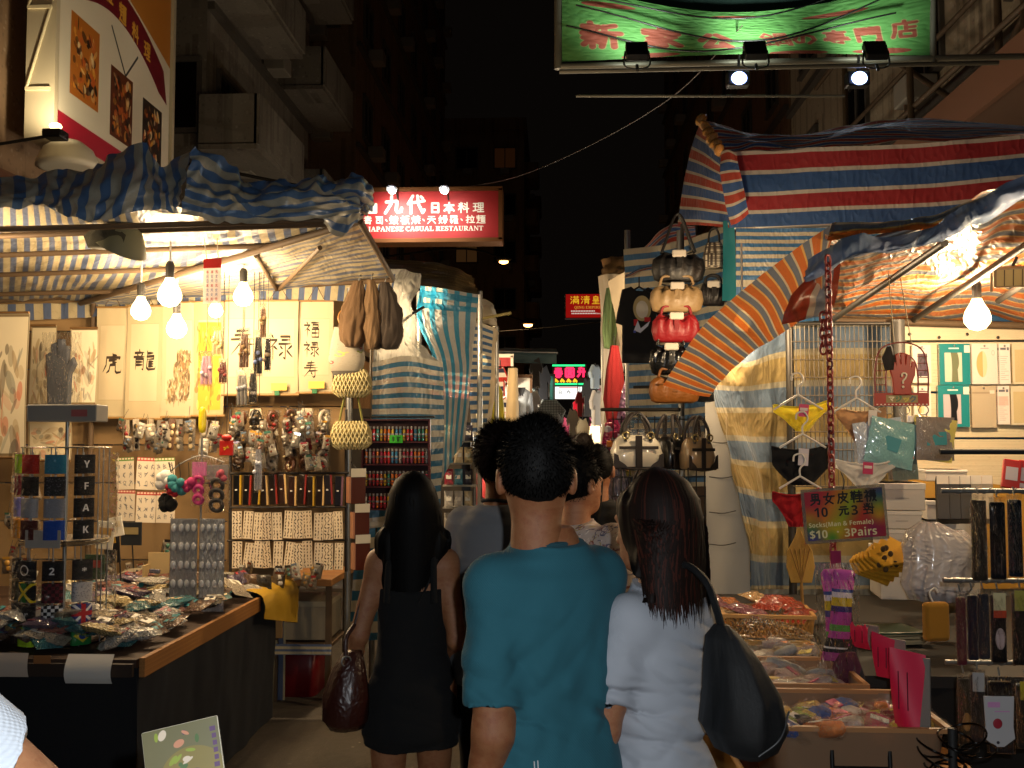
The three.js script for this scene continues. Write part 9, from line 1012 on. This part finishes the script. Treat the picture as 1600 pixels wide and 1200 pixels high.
// ---------------------------------------------------------------- the photographer's companion: white sleeve and arm at the lower left, holding a booklet
{
  const p = at(-60, 1130, 1.02);
  const ph = V(-.752, 0, -.97);
  const c = person({ label: 'person in a white T-shirt at the lower left edge reaching forward with a booklet', pos: ph, turn: -.12, H: 1.675, skin: 0xb5825c, cell: .01,
    joints: { sR: [.185, 1.395, .015], eR: [.285, 1.19, -.16], wR: [.365, 1.15, -.41], eL: [-.23, 1.1, .03] }, curl: { R: 1.15, L: .5 }, palm: { R: [-.75, .66, 0] },
    dress(add, B, hm) { const tab = [[.78, .19, .14, .01], [1.0, .186, .135, .006], [1.25, .19, .13, -.002], [1.34, .19, .126, .006], [1.392, .168, .11, .014], [1.435, .12, .086, .02], [1.475, .074, .07, .016], [1.5, .07, .066, .01]]; add('shirt', clothNet(teeField(B, { hem: .8, sleeve: .2, r: .064, tab, neckY: 1.472, neckSlope: -.3, fold: folds(.3, .95, 6, .008, 71) }), [-.36, .78, -.3], [.4, 1.5, .22], .01), cloth(0xc3cad4)); add('trousers', clothNet(trousers(B, .97, .016), [-.22, .02, -.2], [.22, 1.0, .2], .014), cloth(0x252a36)); shoes(add, B, mat(0x222222, .5)); shortHair(add, hm, 0x120c0a, { n: 2000 }); } });
  const t = canvasTex(256, 384, (x, w, h) => { x.fillStyle = '#75683a'; x.fillRect(0, 0, w, h); x.fillStyle = '#6f6a48'; x.fillRect(0, 0, w, 150); x.fillStyle = 'rgba(140,122,60,.8)'; x.beginPath(); x.ellipse(160, 190, 120, 110, 0.4, 0, 7); x.fill(); x.fillStyle = '#4a5a40'; for (let i = 0; i < 26; i++) { x.fillStyle = pick(['#4d6b3a', '#d9c7b0', '#54405e', '#8fa03a', '#c98a6a', '#3a5f5c']); x.beginPath(); x.ellipse(rnd(30, 190), rnd(20, 340), rnd(4, 20), rnd(4, 14), rnd(0, 3), 0, 7); x.fill(); } x.save(); x.translate(226, 30); x.rotate(PI / 2); x.font = 'bold 28px sans-serif'; x.strokeStyle = '#e0d8d0'; x.fillStyle = '#5a3a66'; for (let i = 0; i < 11; i++) x.fillRect(i * 24, -20, 16, rnd(14, 20)); x.restore(); });
  const b = thing('booklet', 'glossy illustrated booklet held out at the bottom left of the picture', 'booklet', at(292, 1222, 1.36), 0), cover = put(rbox(.1, .15, .006, .002), 0, 0, 0, -.35, 0.15, .26); const g = put(new THREE.PlaneGeometry(.098, .148).translate(0, 0, .0036), 0, 0, 0, -.35, 0.15, .26);
  part('pages', cover, mat(0xd8d0ba, .6), b); part('cover', g, tmat(t, .35, GLOSS), b);
}
// ---------------------------------------------------------------- bags carried by people
{
  const bk = mat(0x0c0c0e, .6, { bumpMap: WEAVE, bumpScale: .0008 });
  const b = thing('shoulder_bag', 'large black shapeless shoulder bag on the back of the woman in white', 'shoulder bag', at(1158, 1080, 2.14), .35), u = 2.14 / FOCAL;
  part('bag_body', loft([{ y: -98 * u, w: 22 * u, d: .04, x: 10 * u }, { y: -84 * u, w: 44 * u, d: .075, x: 6 * u }, { y: -50 * u, w: 60 * u, d: .1, x: 2 * u }, { y: 0, w: 54 * u, d: .095, x: -2 * u }, { y: 50 * u, w: 38 * u, d: .07, x: -16 * u }, { y: 84 * u, w: 24 * u, d: .045, x: -28 * u }, { y: 102 * u, w: 10 * u, d: .02, x: -32 * u }], 36, { jig: .09, fr: 2.2, seed: 3 }), bk, b);
  part('strap', tube([V(-32 * u, 98 * u, 0), V(-42 * u, 130 * u, .0), V(-46 * u, 165 * u, -.03), V(-58 * u, 185 * u, -.1), V(-70 * u, 150 * u, -.17)], .008, 24), bk, b); part('zip_seam', tube([V(-8 * u, -80 * u, .082), V(22 * u, -55 * u, .095), V(46 * u, -20 * u, .078)], .0022, 14), mat(0x3a3a3c, .4), b);
  const br = mat(0x3a1710, .35, { clearcoat: .4, clearcoatRoughness: .3, bumpMap: CREASE, bumpScale: .0015 }), h = thing('handbag', 'reddish brown leather handbag carried at the left by the woman in black', 'handbag', at(541, 1138, 3.42), .5), v = 3.42 / FOCAL;
  part('bag_body', loft([{ y: 0, w: 26 * v, d: .05 }, { y: 14 * v, w: 36 * v, d: .08 }, { y: 50 * v, w: 36 * v, d: .085 }, { y: 90 * v, w: 26 * v, d: .06, x: 4 * v }, { y: 118 * v, w: 14 * v, d: .03, x: 10 * v }], 32, { jig: .07, seed: 7 }), br, h); part('handle', M([tube([V(-6 * v, 108 * v, .03), V(-4 * v, 140 * v, .02), V(12 * v, 158 * v, 0)], .008), tube([V(20 * v, 112 * v, -.02), V(20 * v, 140 * v, -.01), V(12 * v, 158 * v, 0)], .008), tube([V(12 * v, 158 * v, 0), V(28 * v, 210 * v, .0), V(46 * v, 262 * v, .02)], .006)]), br, h); part('side_ring', put(new THREE.TorusGeometry(.016, .003, 6, 16), -6 * v, 106 * v, .036), STEEL, h);
}
// ---------------------------------------------------------------- the crowd down the alley: four figures built once, then cloned
{
  const mk = (lab, px, d, H, female, shirtC, legC, hairC, turn) => { const q = at(px, 700, d); return person({ label: lab, pos: V(q.x, 0, -d), turn, H, female, headTurn: -turn * .6, cell: .02, headCell: .011, noHands: true, eyes: false, joints: { aL: [-.09, .08, .1], kR: [.09, .49, -.06] }, skin: 0xa87350,
    dress(add, B, hm) { const tab = female ? [[.78, .18, .14, .016], [.9, .182, .14, .016], [1.1, .15, .118, 0], [1.3, .164, .12, -.004], [1.378, .146, .1, .012], [1.425, .104, .078, .02], [1.47, .064, .062, .016], [1.5, .06, .06, .01]] : [[.78, .19, .14, .01], [1.0, .186, .135, .006], [1.25, .19, .13, -.002], [1.34, .19, .126, .006], [1.392, .168, .11, .014], [1.435, .12, .086, .02], [1.475, .074, .07, .016], [1.5, .07, .066, .01]]; add('shirt', clothNet(teeField(B, { hem: .82, sleeve: .75, r: .066, tab, neckY: 1.466, neckSlope: -.3, fold: folds(.3, .95, 6, .008, px) }), [-.34, .78, -.24], [.34, 1.5, .24], .02), cloth(shirtC)); add('trousers', clothNet(trousers(B, .95, .016), [-.22, .02, -.22], [.22, 1.0, .24], .022), cloth(legC)); shoes(add, B, mat(0x1a1816, .6)); shortHair(add, hm, hairC, { n: female ? 700 : 500, len: .03, nape: female ? -.12 : -.07, vol: .018, seed: px }); } }); };
  const a = mk('distant shopper in a brown top, right of the teal man far down the alley', 893, 7.2, 1.62, false, 0x5a3a2a, 0x1c1d22, 0x120c0a, .1), b = mk('distant shopper with a pale orange top in the alley crowd', 878, 8.6, 1.66, true, 0xa86a44, 0x22242c, 0x1a0f0a, -.2), c = mk('distant shopper in a white shirt in the alley crowd', 906, 9.6, 1.63, false, 0xa8a49c, 0x24262e, 0x0d0b0a, .2), e = mk('distant shopper in a dark blue dress top in the alley crowd', 868, 11, 1.6, true, 0x27304a, 0x1a1a1e, 0x0d0a09, .6);
  const P = [a, b, c, e], at2 = [[884, 10.4], [900, 12], [872, 13], [890, 14], [913, 8.2], [862, 15.5], [880, 17], [897, 18.5], [868, 20], [886, 22], [876, 25], [892, 27], [905, 16]];
  at2.forEach(([px, d], i) => { const o = copy(P[i % 4], ['one of the far small heads in the dense part of the alley crowd'][0], V(at(px, 700, d).x, 0, -d), rnd(-.6, .6), 'far shoppers in the alley crowd'); o.scale.setScalar(rnd(.96, 1.04)); });
}
renderer.render(scene, camera);
